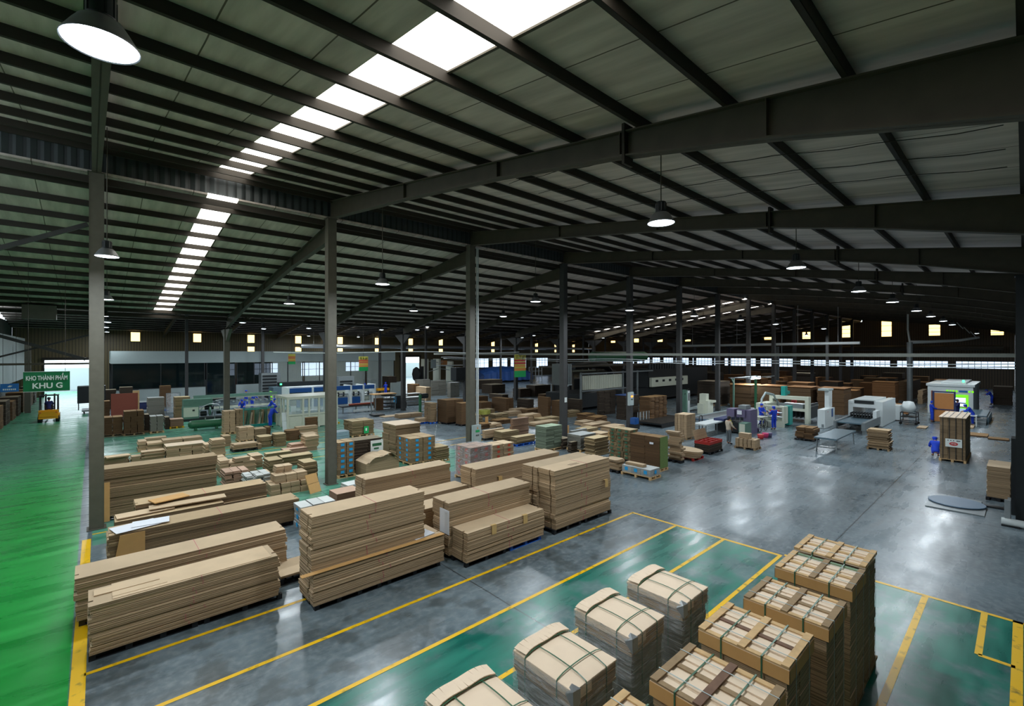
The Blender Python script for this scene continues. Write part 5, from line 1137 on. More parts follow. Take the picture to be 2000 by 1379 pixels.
def frame(x0, y0, z0, x1, y1, z1, a): return [('r', (x, y, z0), (x, y, z1), a) for x in (x0, x1) for y in (y0, y1)] + [('r', (x0, y, z), (x1, y, z), a) for y in (y0, y1) for z in (z0, z1)] + [('r', (x, y0, z), (x, y1, z), a) for x in (x0, x1) for z in (z0, z1)]
def rollers(x0, x1, y0, y1, z, n, r): return [('t', [(x0 + (x1 - x0) * k / (n - 1), y0, z), (x0 + (x1 - x0) * k / (n - 1), y1, z)], r) for k in range(n)]

# forklift with driver seen from behind
fl = at('R1', 505, 985)
S_ = 1.0
machine('forklift', (fl[0] - 0.62, fl[1], 0), 'yellow forklift seen from behind, driving down the green aisle', 'forklift', [
    ('counterweight', 'forklift_yellow', [('b', 0.05, 0.0, 0.28, 1.15, 0.5, 0.95), ('b', 0.0, 0.45, 0.3, 1.2, 1.7, 0.62), ('b', 0.1, -0.06, 0.45, 1.1, 0.0, 0.85)]),
    ('mast', 'dark_metal', [('r', (0.35, 2.15, 0.1), (0.35, 2.15, 2.1), 0.1), ('r', (0.85, 2.15, 0.1), (0.85, 2.15, 2.1), 0.1), ('b', 0.3, 2.1, 1.0, 0.9, 2.2, 1.1), ('b', 0.35, 2.2, 0.1, 0.45, 3.2, 0.15), ('b', 0.75, 2.2, 0.1, 0.85, 3.2, 0.15)]),
    ('overhead_guard', 'dark_metal', [('r', (0.1, 0.35, 0.9), (0.1, 0.5, 2.05), 0.07), ('r', (1.1, 0.35, 0.9), (1.1, 0.5, 2.05), 0.07), ('r', (0.1, 1.8, 0.6), (0.1, 1.5, 2.05), 0.06), ('r', (1.1, 1.8, 0.6), (1.1, 1.5, 2.05), 0.06)] + [('b', 0.07, 0.45 + 0.2 * k, 2.03, 1.13, 0.52 + 0.2 * k, 2.08) for k in range(6)] + [('b', 0.05, 0.45, 2.02, 0.12, 1.55, 2.09), ('b', 1.08, 0.45, 2.02, 1.15, 1.55, 2.09)]),
    ('seat', 'rubber', [('b', 0.35, 0.55, 0.95, 0.85, 1.0, 1.05), ('b', 0.35, 0.5, 1.0, 0.85, 0.6, 1.35)]),
    ('wheel', 'rubber', [('t', [(0.0, 0.3, 0.25), (0.22, 0.3, 0.25)], 0.25)]), ('wheel', 'rubber', [('t', [(0.98, 0.3, 0.25), (1.2, 0.3, 0.25)], 0.25)]),
    ('wheel', 'rubber', [('t', [(0.0, 1.6, 0.3), (0.2, 1.6, 0.3)], 0.3)]), ('wheel', 'rubber', [('t', [(1.0, 1.6, 0.3), (1.2, 1.6, 0.3)], 0.3)]),
    ('tail_light', 'sign_red', [('b', 0.12, -0.07, 0.75, 0.2, -0.05, 0.82), ('b', 1.0, -0.07, 0.75, 1.08, -0.05, 0.82)])])
machine('parked_cart', at('R1', 800, 895), 'dark covered cart half hidden behind the nearest column', 'cart', [
    ('body', 'dark_metal', [('b', 0, 0, 0.9, 1.9, 1.6, 2.4)]), ('deck', 'grey_metal', [('b', 0.3, -0.8, 0.2, 1.9, 1.4, 0.34)]), ('wheel', 'rubber', [('t', [(0.4, 0, 0.15), (0.5, 0, 0.15)], 0.15)]), ('wheel', 'rubber', [('t', [(1.5, 0, 0.15), (1.6, 0, 0.15)], 0.15)]), ('post', 'dark_metal', [('b', 0.05, 0.05, 0.3, 0.12, 0.12, 0.9), ('b', 1.7, 0.05, 0.3, 1.8, 0.12, 0.9)])])
# compressor tank
c_ = at('R2', 1375, 1105)
machine('air_tank', c_, 'green horizontal air tank on short feet', 'tank', [
    ('shell', 'tank_green', [('t', [(0, 0.3, 0.42), (0.08, 0.3, 0.42), (0.2, 0.3, 0.42), (1.9, 0.3, 0.42), (2.02, 0.3, 0.42), (2.1, 0.3, 0.42)], [0.12, 0.24, 0.29, 0.29, 0.24, 0.12])]),
    ('foot', 'tank_green', [('b', 0.35, 0.1, 0, 0.5, 0.5, 0.2)]), ('foot', 'tank_green', [('b', 1.6, 0.1, 0, 1.75, 0.5, 0.2)]), ('valve', 'silver', [('t', [(1.0, 0.3, 0.7), (1.0, 0.3, 0.85)], 0.04)])])
g_ = at('R2', 1290, 960)
machine('pump_machine', g_, 'old pale green machine with a tangle of motors above the air tank', 'machine', [
    ('cabinet', 'machine_green', [('b', 0, 0, 0.2, 1.05, 0.8, 1.15), ('b', 0.05, 0.2, 1.15, 2.0, 1.0, 1.7)]), ('front_panel', 'cream_metal', [('b', 0.02, -0.02, 0.35, 1.0, 0, 1.1)]), ('dial', 'dark_metal', [('b', 0.6, -0.04, 0.8, 0.75, -0.02, 0.92)], True),
    ('motor', 'dark_metal', [('t', [(1.2, 0.4, 0.5 + 0.0), (1.6, 0.4, 0.5)], 0.2), ('t', [(1.5, 0.5, 0.95), (2.1, 0.5, 0.95)], 0.17), ('t', [(2.3, 0.4, 0.6), (2.7, 0.4, 0.6)], 0.2)]),
    ('flywheel', 'machine_green', [('t', [(1.75, 0.2, 0.7), (1.85, 0.2, 0.7)], 0.36)]), ('pipe', 'silver', [('t', [(1.1, 0.2, 0.6), (1.3, 0.1, 1.1), (1.8, 0.1, 1.3), (2.4, 0.1, 1.2), (2.6, 0.2, 0.5)], 0.04), ('t', [(2.0, 0.6, 0.3), (2.2, 0.3, 1.5), (2.9, 0.3, 1.6)], 0.05)]),
    ('base', 'dark_metal', [('b', 0, 0, 0, 3.0, 1.0, 0.2)]), ('bench', 'grey_metal', [('b', 1.9, -0.6, 0.75, 3.3, -0.2, 0.82), ('b', 2.0, -0.5, 0, 2.06, -0.44, 0.75), ('b', 3.1, -0.5, 0, 3.16, -0.44, 0.75)])])
m_ = at('R2', 1500, 880)
machine('roller_frame', (m_[0], m_[1] + 1.2, 0), 'pale green roller line behind the old green machine', 'machine', [
    ('frame', 'cream_metal', frame(0, 0, 0.5, 6.5, 1.1, 1.4, 0.09)), ('top_beam', 'machine_green', [('b', -0.1, -0.1, 1.45, 6.6, 0.1, 1.7)]), ('roller', 'silver', rollers(0.2, 6.3, 0.1, 1.0, 1.0, 12, 0.09)), ('leg', 'cream_metal', [('b', 0, 0, 0, 0.1, 0.1, 0.5), ('b', 3, 0, 0, 3.1, 0.1, 0.5), ('b', 6.4, 0, 0, 6.5, 0.1, 0.5)])])
w_ = at('R2', 1610, 640)
machine('drum_rack', (w_[0], w_[1] + 3, 0), 'row of pale discs and belts behind the roller line', 'machine', [
    ('disc', 'grey_metal', [('t', [(0.6 + 0.9 * k, 0, 1.1), (0.7 + 0.9 * k, 0, 1.1)], 0.42) for k in range(6)]), ('frame', 'cream_metal', frame(0, -0.4, 0.1, 6, 0.5, 0.7, 0.08)), ('pattern_board', 'red_board', [('b', 2.2, 0.6, 0.3, 4.4, 0.66, 2.2)]), ('board_edge', 'white_metal', [('b', 4.4, 0.58, 0.2, 4.6, 0.7, 2.3), ('b', 0.2, 0.6, 0.3, 2.2, 0.66, 2.2)])])
machine('pipe_trolley', at('R2', 500, 840), 'white tube trolley behind the red board', 'trolley', [('frame', 'white_metal', frame(0, 0, 0.25, 1.9, 0.9, 1.0, 0.045)), ('load', 'navy', [('b', 0.3, 0.2, 0.3, 1.5, 0.8, 0.95)]), ('hoop', 'white_metal', [('t', [(1.4, -0.1, 0.3), (1.4, -0.1, 0.9), (1.7, -0.1, 1.2), (2.0, -0.1, 0.9), (2.0, -0.1, 0.2)], 0.03)]), ('wheel', 'rubber', [('t', [(0, 0, 0.1), (0.06, 0, 0.1)], 0.1), ('t', [(1.84, 0, 0.1), (1.9, 0, 0.1)], 0.1)])])
machine('silver_bags', at('R2', 1040, 850), 'crumpled clear bags hanging beside the grey capped pile', 'bag', [('bag', 'film', [('b', 0, 0, 0.2, 0.9, 0.5, 1.8)]), ('rail', 'grey_metal', [('r', (0, 0.2, 1.85), (1.0, 0.2, 1.85), 0.04), ('r', (0, 0.2, 0), (0, 0.2, 1.85), 0.04), ('r', (1.0, 0.2, 0), (1.0, 0.2, 1.85), 0.04)])])
# rack of leaning boards
r_ = at('R3', 350, 1035)
root = machine('board_rack', r_, 'green frame rack in front of the blue clad workers', 'rack', [
    ('frame', 'teal', frame(0, 0, 0.1, 3.2, 0.9, 1.25, 0.05)), ('foot_rail', 'teal', [('b', 0, -0.05, 0, 3.2, 0.0, 0.08)]), ('divider', 'tank_green', [('r', (0.35 + 0.4 * k, 0, 0.1), (0.35 + 0.4 * k, 0, 1.25), 0.035) for k in range(7)])])
proto = None
for k in range(15):
    e = MB(); e.box(0, 0, 0, 0.03, 0.75, 1.05 + 0.18 * math.sin(k * 2.1)); o = e.build('leaning_board', ('card', 'machine_green', 'cover_board')[k % 3], None, (r_[0] + 0.1 + 0.2 * k, r_[1] + 0.08, 0.12))
    o.rotation_euler = (0, R_(9 + 6 * math.sin(k * 1.7)), R_(25)); tag(o, ('tan', 'green tinted', 'pale')[k % 3] + ' narrow board leaning in the green rack', 'board', 'boards leaning in the green rack, ' + ('tan', 'green', 'pale')[k % 3])
small('R3', 690, 990, 0.9, 0.5, 0.12, 'blue_tape', 'light blue bin at the foot of the green rack', name='bin', cat='bin', z=0.0)
# cream cabin with windows
k_ = at('R3', 1015, 1075); x1_ = x_at(PX('R3', 1750), k_[1]); L_ = x1_ - k_[0]; D_ = 2.6; h_ = z_at(PY('R3', 600), k_[0], k_[1])
lj = [0, L_ * 0.3, L_ * 0.42, L_ * 0.62, L_ * 0.8, L_]
machine('site_cabin', k_, 'cream framed cabin with large windows behind the tall column', 'cabin', [
    ('lower_panel', 'cream_metal', [('b', 0, 0, 0.05, L_, 0.05, h_ * 0.42), ('b', 0, 0, 0.05, 0.05, D_, h_ * 0.42), ('b', L_ - 0.05, 0, 0.05, L_, D_, h_ * 0.42), ('b', 0, D_ - 0.05, 0.05, L_, D_, h_ * 0.42)]),
    ('frame', 'cream_metal', [('r', (x, 0, 0), (x, 0, h_), 0.12) for x in lj] + [('r', (0, y, 0), (0, y, h_), 0.1) for y in (D_ * 0.35, D_ * 0.6, D_)] + [('r', (L_, D_, 0), (L_, D_, h_), 0.1), ('r', (L_ * 0.5, D_, 0), (L_ * 0.5, D_, h_), 0.1), ('b', -0.06, -0.06, h_ - 0.12, L_ + 0.06, 0.06, h_), ('b', -0.06, 0, h_ - 0.12, 0.06, D_, h_), ('b', 0, D_ - 0.06, h_ - 0.12, L_, D_ + 0.06, h_), ('b', L_ - 0.06, 0, h_ - 0.12, L_ + 0.06, D_, h_), ('b', -0.06, -0.06, h_ * 0.42, L_, 0.06, h_ * 0.47)]),
    ('roof_panel', 'cream_metal', [('b', -0.08, -0.08, h_, L_ + 0.08, D_ + 0.08, h_ + 0.06)]),
    ('window_pane', 'glass', [('b', 0, 0.01, h_ * 0.46, L_, 0.02, h_ - 0.1), ('b', 0.01, 0, h_ * 0.46, 0.02, D_, h_ - 0.1)]), ('inner_table', 'bluegrey_metal', [('b', L_ * 0.3, 0.8, 0.0, L_ * 0.8, 1.6, h_ * 0.5)])])
o = small('R3', 940, 1085, 0.7, 0.03, 1.25, 'white_metal', 'white panel leaning against the cream cabin', 6, name='white_board', cat='panel', tilt=(-8, 0))
# long grey machine and the blue and white press behind the cabin
g_ = at('R3', 800, 690)
machine('printing_line', g_, 'long grey machine with a lime stripe in front of the office glazing', 'machine', [
    ('housing', 'bluegrey_metal', [('b', 0, 0, 0.0, 8.4, 1.8, 1.75)]), ('front_plate', 'grey_metal', [('b', 0.8, -0.03, 0.5, 2.2, 0, 1.4)]), ('stripe', 'lime', [('b', -0.02, 0.3, 0.9, 0, 1.3, 1.3), ('b', -0.02, 0.5, 0.4, 0, 1.0, 0.8)]),
    ('dark_hood', 'dark_metal', [('b', 0.8, 0.6, 1.75, 6.5, 1.6, 2.2)]), ('indicator', 'led_green', [('b', 0.8, 0.55, 1.95, 1.0, 0.6, 2.1)], True), ('shelf_tower', 'grey_metal', [('b', 6.6, -0.9, 0.3, 8.4, -0.1, 2.7)]), ('shelf', 'dark_metal', [('b', 6.75, -0.95, 0.7 + 0.33 * k, 8.2, -0.85, 0.9 + 0.33 * k) for k in range(5)], True)])
machine('control_tower', at('R3', 620, 640), 'tall grey shelved tower behind a thin dark column', 'tower', [('case', 'grey_metal', [('b', 0, 0, 0, 2.0, 1.2, 3.1)]), ('shelf', 'dark_metal', [('b', 0.1, -0.05, 0.9 + 0.35 * k, 1.6, 0, 1.12 + 0.35 * k) for k in range(6)]), ('lower_door', 'dark_metal', [('b', 0.3, -0.05, 0.1, 1.7, 0, 0.8)])])
b_ = at('R4', 0, 905); bx0 = x_at(PX('R3', 1010), b_[1]); bx1 = x_at(PX('R4', 575), b_[1]); Lb = bx1 - bx0
machine('blue_press', (bx0, b_[1], 0), 'long white press with blue panels behind the cream cabin', 'machine', [
    ('base', 'white_metal', [('b', 0, 0.3, 0, Lb, 1.6, 0.5)]), ('upright', 'white_metal', [('b', Lb * t, 0, 0, Lb * t + 0.18, 1.7, 2.2) for t in (0, 0.25, 0.5, 0.68, 0.83, 0.975)]),
    ('top_beam', 'machine_blue', [('b', 0, 0.0, 1.75, Lb, 0.25, 2.15)]), ('lower_panel', 'machine_blue', [('b', Lb * 0.53, 0.2, 0.35, Lb * 0.66, 0.28, 1.0), ('b', Lb * 0.7, 0.2, 0.35, Lb * 0.81, 0.28, 1.0), ('b', Lb * 0.1, 0.2, 0.35, Lb * 0.4, 0.28, 1.0)]),
    ('back_plate', 'cream_metal', [('b', 0.1, 1.3, 0.5, Lb, 1.4, 1.75)]), ('roller', 'silver', [('t', [(0.2, 0.6, 1.3), (Lb - 0.2, 0.6, 1.3)], 0.09), ('t', [(0.2, 0.8, 1.05), (Lb - 0.2, 0.8, 1.05)], 0.07)]), ('fitting', 'dark_metal', [('b', Lb * 0.03 * k + 0.2, 0.5, 1.1, Lb * 0.03 * k + 0.3, 0.7, 1.5) for k in range(2, 31, 2)]), ('top_cover', 'white_metal', [('b', 0, 0.2, 2.15, Lb * 0.5, 1.6, 2.25)])])
machine('steel_bench', at('R4', 60, 990), 'long dark bench with cardboard tubes in front of the blue press', 'bench', [('top', 'dark_metal', [('b', 0, 0, 0.55, 3.9, 0.9, 0.62)]), ('leg', 'grey_metal', [('b', 0.1 + 1.2 * k, 0.1, 0, 0.2 + 1.2 * k, 0.2, 0.55) for k in range(4)]), ('lower_rail', 'white_metal', [('b', 1.0, -0.1, 0.1, 3.9, 0.0, 0.3)]), ('roll', 'red_board', [('t', [(0.8, 0.4, 0.72), (3.2, 0.4, 0.72)], 0.1)])])
machine('wooden_gantry', at('R4', 560, 960), 'tan topped frame stand with a brown roll inside', 'stand', [('top', 'cap_board', [('b', -0.1, -0.1, 1.55, 2.1, 1.0, 1.62)]), ('frame', 'grey_metal', frame(0, 0, 0.05, 2.0, 0.9, 1.55, 0.07)), ('roll', 'card_brown', [('b', 0.2, 0.2, 0.1, 0.9, 0.8, 1.2)]), ('shelf', 'dark_metal', [('b', 1.0, 0, 0.3 + 0.35 * k, 2.0, 0.9, 0.38 + 0.35 * k) for k in range(4)])])
machine('floor_scale', at('R4', 540, 1035), 'low dark platform standing in front of the frame stand', 'platform', [('plate', 'dark_metal', [('b', 0, 0, 0.05, 1.0, 0.9, 0.16)]), ('post', 'grey_metal', [('r', (0.15, 0.8, 0.1), (0.15, 0.8, 1.1), 0.06)])])
machine('white_board_stand', at('R4', 870, 910), 'pale panel between two light blue cylinders', 'stand', [('panel', 'fascia', [('b', -0.3, 0.5, 1.1, 0.8, 0.56, 2.5)]), ('cylinder', 'blue_tape', [('t', [(0, 0.2, 0.5), (0, 0.2, 1.1)], 0.13)]), ('cylinder', 'blue_tape', [('t', [(0.95, 0.2, 0.5), (0.95, 0.2, 1.1)], 0.13)]), ('body', 'dark_metal', [('b', -0.1, 0.1, 0, 1.2, 0.9, 0.6), ('b', 0.2, 0.2, 0.6, 0.75, 0.5, 1.2)])])
machine('pump_stand', at('R4', 1230, 960), 'green pillar stand with a round dark motor on top', 'stand', [('post', 'tank_green', [('b', -0.09, -0.09, 0, 0.09, 0.09, 1.5), ('b', -0.25, -0.2, 0, 0.25, 0.2, 0.06)]), ('motor', 'dark_metal', [('t', [(0.1, 0, 1.45), (0.75, 0, 1.45)], 0.24)]), ('bracket', 'tank_green', [('b', -0.1, -0.1, 1.3, 0.3, 0.1, 1.6)])])
for k, (px, py, l_) in enumerate(((1010, 870, 2.2), (1040, 800, 2.0), (730, 870, 1.4))):
    machine('sheet_rack', at('R4', px, py), ['flat rack of pale sheets beside the light blue cylinders', 'low rack of dark and pale sheets farther from the cylinders', 'dark shelf rack under the tan topped frame'][k], 'rack', [('tier', 'dark_metal', [('b', 0, 0, 0.15 + 0.28 * j, l_, 1.0, 0.2 + 0.28 * j) for j in range(3)]), ('sheet', 'card_white', [('b', 0.05, 0.05, 0.2 + 0.28 * j, l_ * 0.9, 0.9, 0.28 + 0.28 * j) for j in range(3)]), ('post', 'grey_metal', [('r', (a, b, 0), (a, b, 0.9), 0.05) for a in (0, l_) for b in (0, 1.0)])])
# tarpaulin covered machine beyond the banner
t_ = at('R5', 310, 345); t_ = (t_[0], t_[1], 0); tx1 = x_at(PX('R5', 960), t_[1]); Lt = tx1 - t_[0]; ht = z_at(PY('R5', 110), t_[0] + Lt / 2, t_[1] + 1.5)
root = empty('covered_machine', t_, 'machine hidden beneath a big blue tarpaulin, behind the banner', 'machine')
e = MB(); nx, ny = 26, 12; rows = []
prof = [(-0.15, 0.35), (0.0, 0.75 * ht * 0.9), (0.4, ht * 0.82), (1.2, ht * 0.97), (2.0, ht), (2.8, ht * 0.96), (3.6, ht * 0.8), (3.9, 0.4)]
for i in range(nx + 1):
    u = i / nx; f_ = 0.72 + 0.28 * math.sin(math.pi * min(1, max(0, u * 1.05))) ** 0.5
    for j, (yy, zz) in enumerate(prof): rows.append((u * Lt + (0.1 * math.sin(j * 2)), yy + (0.12 * math.sin(i * 1.9) if j < 2 else 0), zz * f_ + 0.05 * math.sin(i * 1.3 + j)))
n_ = len(prof); e.add(rows, [[i * n_ + j, (i + 1) * n_ + j, (i + 1) * n_ + j + 1, i * n_ + j + 1] for i in range(nx) for j in range(n_ - 1)]); e.add([rows[j] for j in range(n_)], [list(range(n_))]); e.add([rows[nx * n_ + j] for j in range(n_)], [list(range(n_))])
e.build('tarpaulin', 'blue_tarp', root); e = MB(); e.box(0.3, 0.4, 0, Lt - 0.3, 3.5, 0.8); e.build('machine_base', 'dark_metal', root)
machine('white_rail_frame', at('R5', 920, 300), 'white tube frame fence behind the black stacks', 'frame', [('post', 'white_metal', [('r', (0.9 * k, 0, 0), (0.9 * k, 0, 2.6), 0.09) for k in range(5)]), ('rail', 'white_metal', [('r', (0, 0, z), (3.6, 0, z), 0.07) for z in (0.9, 1.8, 2.6)])])
# tall white structure by the bright gateway
machine('tall_press', at('R4', 1330, 520), 'tall pale machine with a canopy right of the bright gateway', 'machine', [
    ('tower', 'cream_metal', [('b', 0, 0, 0, 0.4, 2, 4.3), ('b', 2.6, 0, 0, 3.0, 2, 4.3), ('b', 5.5, 0, 0, 5.9, 2, 3.8)]), ('canopy', 'white_metal', [('b', 2.2, -1.0, 3.0, 9.0, 2.0, 3.15)]), ('panel', 'fascia', [('b', 1.0, 0, 2.6, 2.0, 0.3, 4.2), ('b', 5.5, -0.5, 0.8, 9.0, 0, 2.0)]), ('orange_box', 'orange_board', [('b', 3.6, 0.2, 3.2, 4.6, 0.8, 4.0)]), ('wheel_guard', 'dark_metal', [('t', [(-2.6, -0.5, 1.6), (-2.3, -0.5, 1.6)], 1.3), ('b', -1.2, -0.3, 0, -0.8, 0.5, 3.0)]), ('pipe', 'silver', [('t', [(0, 0.5, 4.0), (3, 0.2, 3.6), (6, 0.4, 4.1), (9, 0.4, 4.0)], 0.06), ('t', [(0.5, 0.1, 2.0), (2.8, 0.1, 2.5), (5, 0.1, 2.2)], 0.06)])])
tag(MB().box(0, 0, 0, 1.1, 1.0, 1.35).build('switch_box', 'dark_metal', None, (27.55, 38.9, 2.55)), 'dark box hung high behind the column with conduits', 'box')
# hanging cage beyond the dark notice column
cg = (BAYS[3] + 0.35, 19.6, 3.35)
machine('hanging_cage', cg, 'grey slatted box hung on a bracket beside the dark notice column', 'box', [('case', 'cladding', [('b', 0, 0, 0, 0.9, 0.9, 1.35)]), ('slat', 'grey_metal', [('b', 0.06 + 0.12 * k, -0.03, 0.03, 0.09 + 0.12 * k, 0, 1.3) for k in range(7)]), ('bracket', 'grey_metal', [('r', (-0.2, 0.0, -0.5), (0.6, 0.0, 0.0), 0.05), ('r', (-0.2, 0.0, 0.0), (0.9, 0, 0.0), 0.05)])])
# dark corrugator line behind the ridge columns
m_ = at('R6', 760, 480); mx1 = x_at(1425, m_[1] + 3)
d0 = (31.0, 27.0, 0)
machine('board_machine', (33.0, 27.5, 0), 'huge dark board making line with a ribbed pale panel', 'machine', [
    ('bridge', 'dark_metal', [('b', 0, 0, 0.3, 26, 4, 1.6), ('b', 12, 0, 1.6, 26, 3.5, 3.6)]), ('ribbed_panel', 'cream_metal', [('b', 0.3 + 0.28 * k, -0.4, 2.0, 0.54 + 0.28 * k, -0.2, 3.3) for k in range(22)]), ('rail', 'grey_metal', [('r', (0, -0.5, 3.5), (12, -0.5, 3.5), 0.12), ('r', (0, -0.5, 1.9), (8, -0.5, 1.9), 0.1)]),
    ('post', 'grey_metal', [('r', (x, -0.4, 0), (x, -0.4, 3.6), 0.14) for x in (0, 6.6, 9.2)]), ('white_beam', 'cream_metal', [('b', 12, -0.4, 1.7, 20, -0.1, 2.7)]), ('pipe_bundle', 'dark_metal', [('t', [(12.5 + 0.55 * k, 0.2, 2.8), (12.5 + 0.55 * k, 0.2, 4.2)], 0.18) for k in range(15)]), ('walkway', 'steel', [('b', -1, 2, 4.0, 24, 4, 4.15)]), ('tank', 'tank_green', [('t', [(6, 3, 5.0), (16, 3, 5.0)], 0.55)]), ('port', 'dark_metal', [('b', 12.8 + 1.4 * k, -0.42, 2.2, 13.3 + 1.4 * k, -0.4, 2.45) for k in range(5)])])
machine('roll_stand', (40.0, 34.0, 0), 'dark ribbed hose and roll stand far behind the cage', 'machine', [('hose', 'dark_metal', [('t', [(0, 0, 3.9), (3, 0, 4.1), (6, 0, 3.9), (7, 0, 3.0), (7.2, 0, 1)], 0.45)]), ('frame', 'steel', frame(0, 0, 0, 8, 3, 3.2, 0.2)), ('block', 'dark_metal', [('b', 0, 0.5, 0, 8, 3, 2.4)]), ('cream_rail', 'cream_metal', [('b', -1, -0.2, 3.3, 4, 0, 3.45)])])
# white post and console
w_ = at('R6', 1400, 740); machine('tall_white_post', (w_[0], w_[1], 0), 'tall white and green post with a black screen strip', 'post', [('post', 'machine_green', [('b', -0.3, 0, 0, 0, 0.35, 2.1)]), ('front', 'white_metal', [('b', 0, 0, 0, 0.42, 0.3, 2.0)]), ('screen', 'dark_metal', [('b', 0.14, -0.02, 1.1, 0.3, 0, 1.8)], True), ('arm', 'fascia', [('r', (0.42, 0.3, 1.7), (1.9, 1.0, 0.9), 0.14), ('r', (0.42, 0.3, 0.25), (3.4, 0.4, 0.35), 0.18)]), ('cable', 'rubber', [('t', [(-0.3, 0.1, 1.7), (-0.2, 0, 2.1), (0.2, 0, 2.15), (0.3, 0.1, 1.9)], 0.03)])])
c_ = at('R7', 20, 835); machine('control_console', c_, 'pale cream control console with a slanted screen', 'console', [('body', 'cream_metal', [('b', 0, 0, 0, 1.05, 0.8, 1.15), ('b', -0.35, 0.3, 0, 0, 0.8, 0.9)]), ('desk', 'cream_metal', [('b', 0.55, -0.15, 0.95, 1.3, 0.5, 1.15)]), ('hood', 'cream_metal', [('b', 0.05, 0.2, 1.15, 0.6, 0.8, 1.75)]), ('screen', 'bluegrey_metal', [('b', 0.62, 0.25, 1.2, 0.66, 0.75, 1.65)], True)])
# conveyor bed, tracks, railings
x_, y_ = floor_at(1243, 830); machine('platform_deck', (x_ - 0.2, y_ - 2.2, 0), 'low dark slatted deck in front of the knobbly boards', 'deck', [('deck', 'dark_metal', [('b', 0, 0, 0.2, 5.0, 2.6, 0.3)]), ('slat', 'steel_dark', [('b', 0.05 + 0.25 * k, 0, 0.3, 0.2 + 0.25 * k, 2.6, 0.33) for k in range(20)]), ('edge', 'rubber', [('b', -0.05, -0.05, 0, 5.05, 0, 0.24)])])
rl = at('C8', 560, 195)
machine('hoop_rail', (rl[0], rl[1], 0), 'thin tube hoops standing before the knobbly boards', 'rail', [('hoop', 'grey_metal', [('t', [(0.42 * k, 0, 0), (0.42 * k, 0, 0.95), (0.42 * k + 0.3, 0, 0.95), (0.42 * k + 0.3, 0, 0)], 0.018) for k in range(4)])])
rl = at('C8', 1022, 240)
machine('hoop_rail', (rl[0], rl[1], 0), 'dark tube hoop beside the upright tied cartons', 'rail', [('hoop', 'steel_dark', [('t', [(0, 0, 0), (0, 0, 0.95), (0.12, 0, 1.05), (0.35, 0, 1.05), (0.45, 0, 0.95), (0.45, 0, 0)], 0.03)])])
x_, y_ = floor_at(1395, 810)
machine('floor_track', (x_ - 4.5, y_ - 1.5, 0), 'pale floor level roller track running toward the machines', 'track', [('bed', 'plate_steel', [('b', 0, 0, 0.02, 11, 1.4, 0.12)]), ('edge_rail', 'fascia', [('b', 0, -0.1, 0, 11, 0, 0.2), ('b', 0, 1.4, 0, 11, 1.5, 0.2)]), ('roller', 'silver', rollers(0.2, 10.8, 0.05, 1.35, 0.15, 40, 0.03))])
# conveyor table where the man in a vest stands
t_ = at('R7', 80, 1170)
machine('conveyor_table', (t_[0] - 0.6, t_[1] + 0.1, 0), 'white topped conveyor table beside the man in the vest', 'table', [('top', 'white_metal', [('b', 0, 0, 0.72, 3.6, 0.9, 0.8)]), ('leg', 'grey_metal', [('b', a, b, 0, a + 0.06, b + 0.06, 0.72) for a in (0.1, 1.7, 3.4) for b in (0.05, 0.8)]), ('belt', 'navy', [('b', 2.4, -0.1, 0.8, 6.2, 0.6, 0.95)]), ('belt_frame', 'dark_metal', [('b', 2.6, -0.1, 0.1, 6.2, 0.6, 0.8)])])
v_ = at('R7', 655, 1150)
machine('folder_gluer', (v_[0], v_[1], 0), 'violet grey machine with square housings behind the man in the vest', 'machine', [
    ('post', 'violet_metal', [('b', 0, 0, 0, 1.2, 0.45, 1.62)]), ('housing', 'violet_metal', [('b', -0.1, 0.3, 1.12, 0.9, 0.85, 1.6), ('b', -0.1, 1.0, 1.1, 0.9, 1.5, 1.62)]), ('top_box', 'grey_metal', [('b', 0.2, 0.35, 1.62, 1.0, 0.85, 1.88)]),
    ('notice', 'paper', [('b', -0.13, 0.5, 1.3, -0.1, 0.8, 1.56)]), ('base', 'dark_metal', [('b', -0.2, 0.45, 0.1, 1.0, 1.6, 0.75)]), ('stay', 'grey_metal', [('r', (0.4, 0.5 + 0.3 * k, 0.7), (0.4, 0.5 + 0.3 * k, 1.2), 0.06) for k in range(4)])])
machine('grey_cabinet', at('R7', 600, 1165), 'pale green grey box standing before the violet machine', 'cabinet', [('case', 'machine_green', [('b', -0.4, -0.1, 0, 0.5, 0.35, 0.85)]), ('door', 'cream_metal', [('b', -0.42, -0.05, 0.08, -0.4, 0.3, 0.8)])])
b_ = at('R7', 800, 1110)
machine('bicycle', (b_[0], b_[1], 0), 'dark bicycle parked between the machines', 'bicycle', [('wheel', 'rubber', [('t', [(0.33 * math.cos(a), 0, 0.34 + 0.33 * math.sin(a)) for a in [k * math.pi / 10 for k in range(21)]], 0.02)]), ('wheel', 'rubber', [('t', [(1.05 + 0.33 * math.cos(a), 0, 0.34 + 0.33 * math.sin(a)) for a in [k * math.pi / 10 for k in range(21)]], 0.02)]),
    ('frame', 'dark_metal', [('t', [(0, 0, 0.34), (0.3, 0, 0.8), (0.85, 0, 0.85), (1.05, 0, 0.34)], 0.018), ('t', [(0, 0, 0.34), (0.48, 0, 0.3), (0.3, 0, 0.8)], 0.018), ('t', [(0.48, 0, 0.3), (0.85, 0, 0.85)], 0.018)]), ('handlebar', 'silver', [('t', [(0.9, -0.25, 1.0), (0.82, 0, 1.0), (0.9, 0.25, 1.0)], 0.014)]), ('saddle', 'rubber', [('b', 0.18, -0.07, 0.86, 0.42, 0.07, 0.92)])])
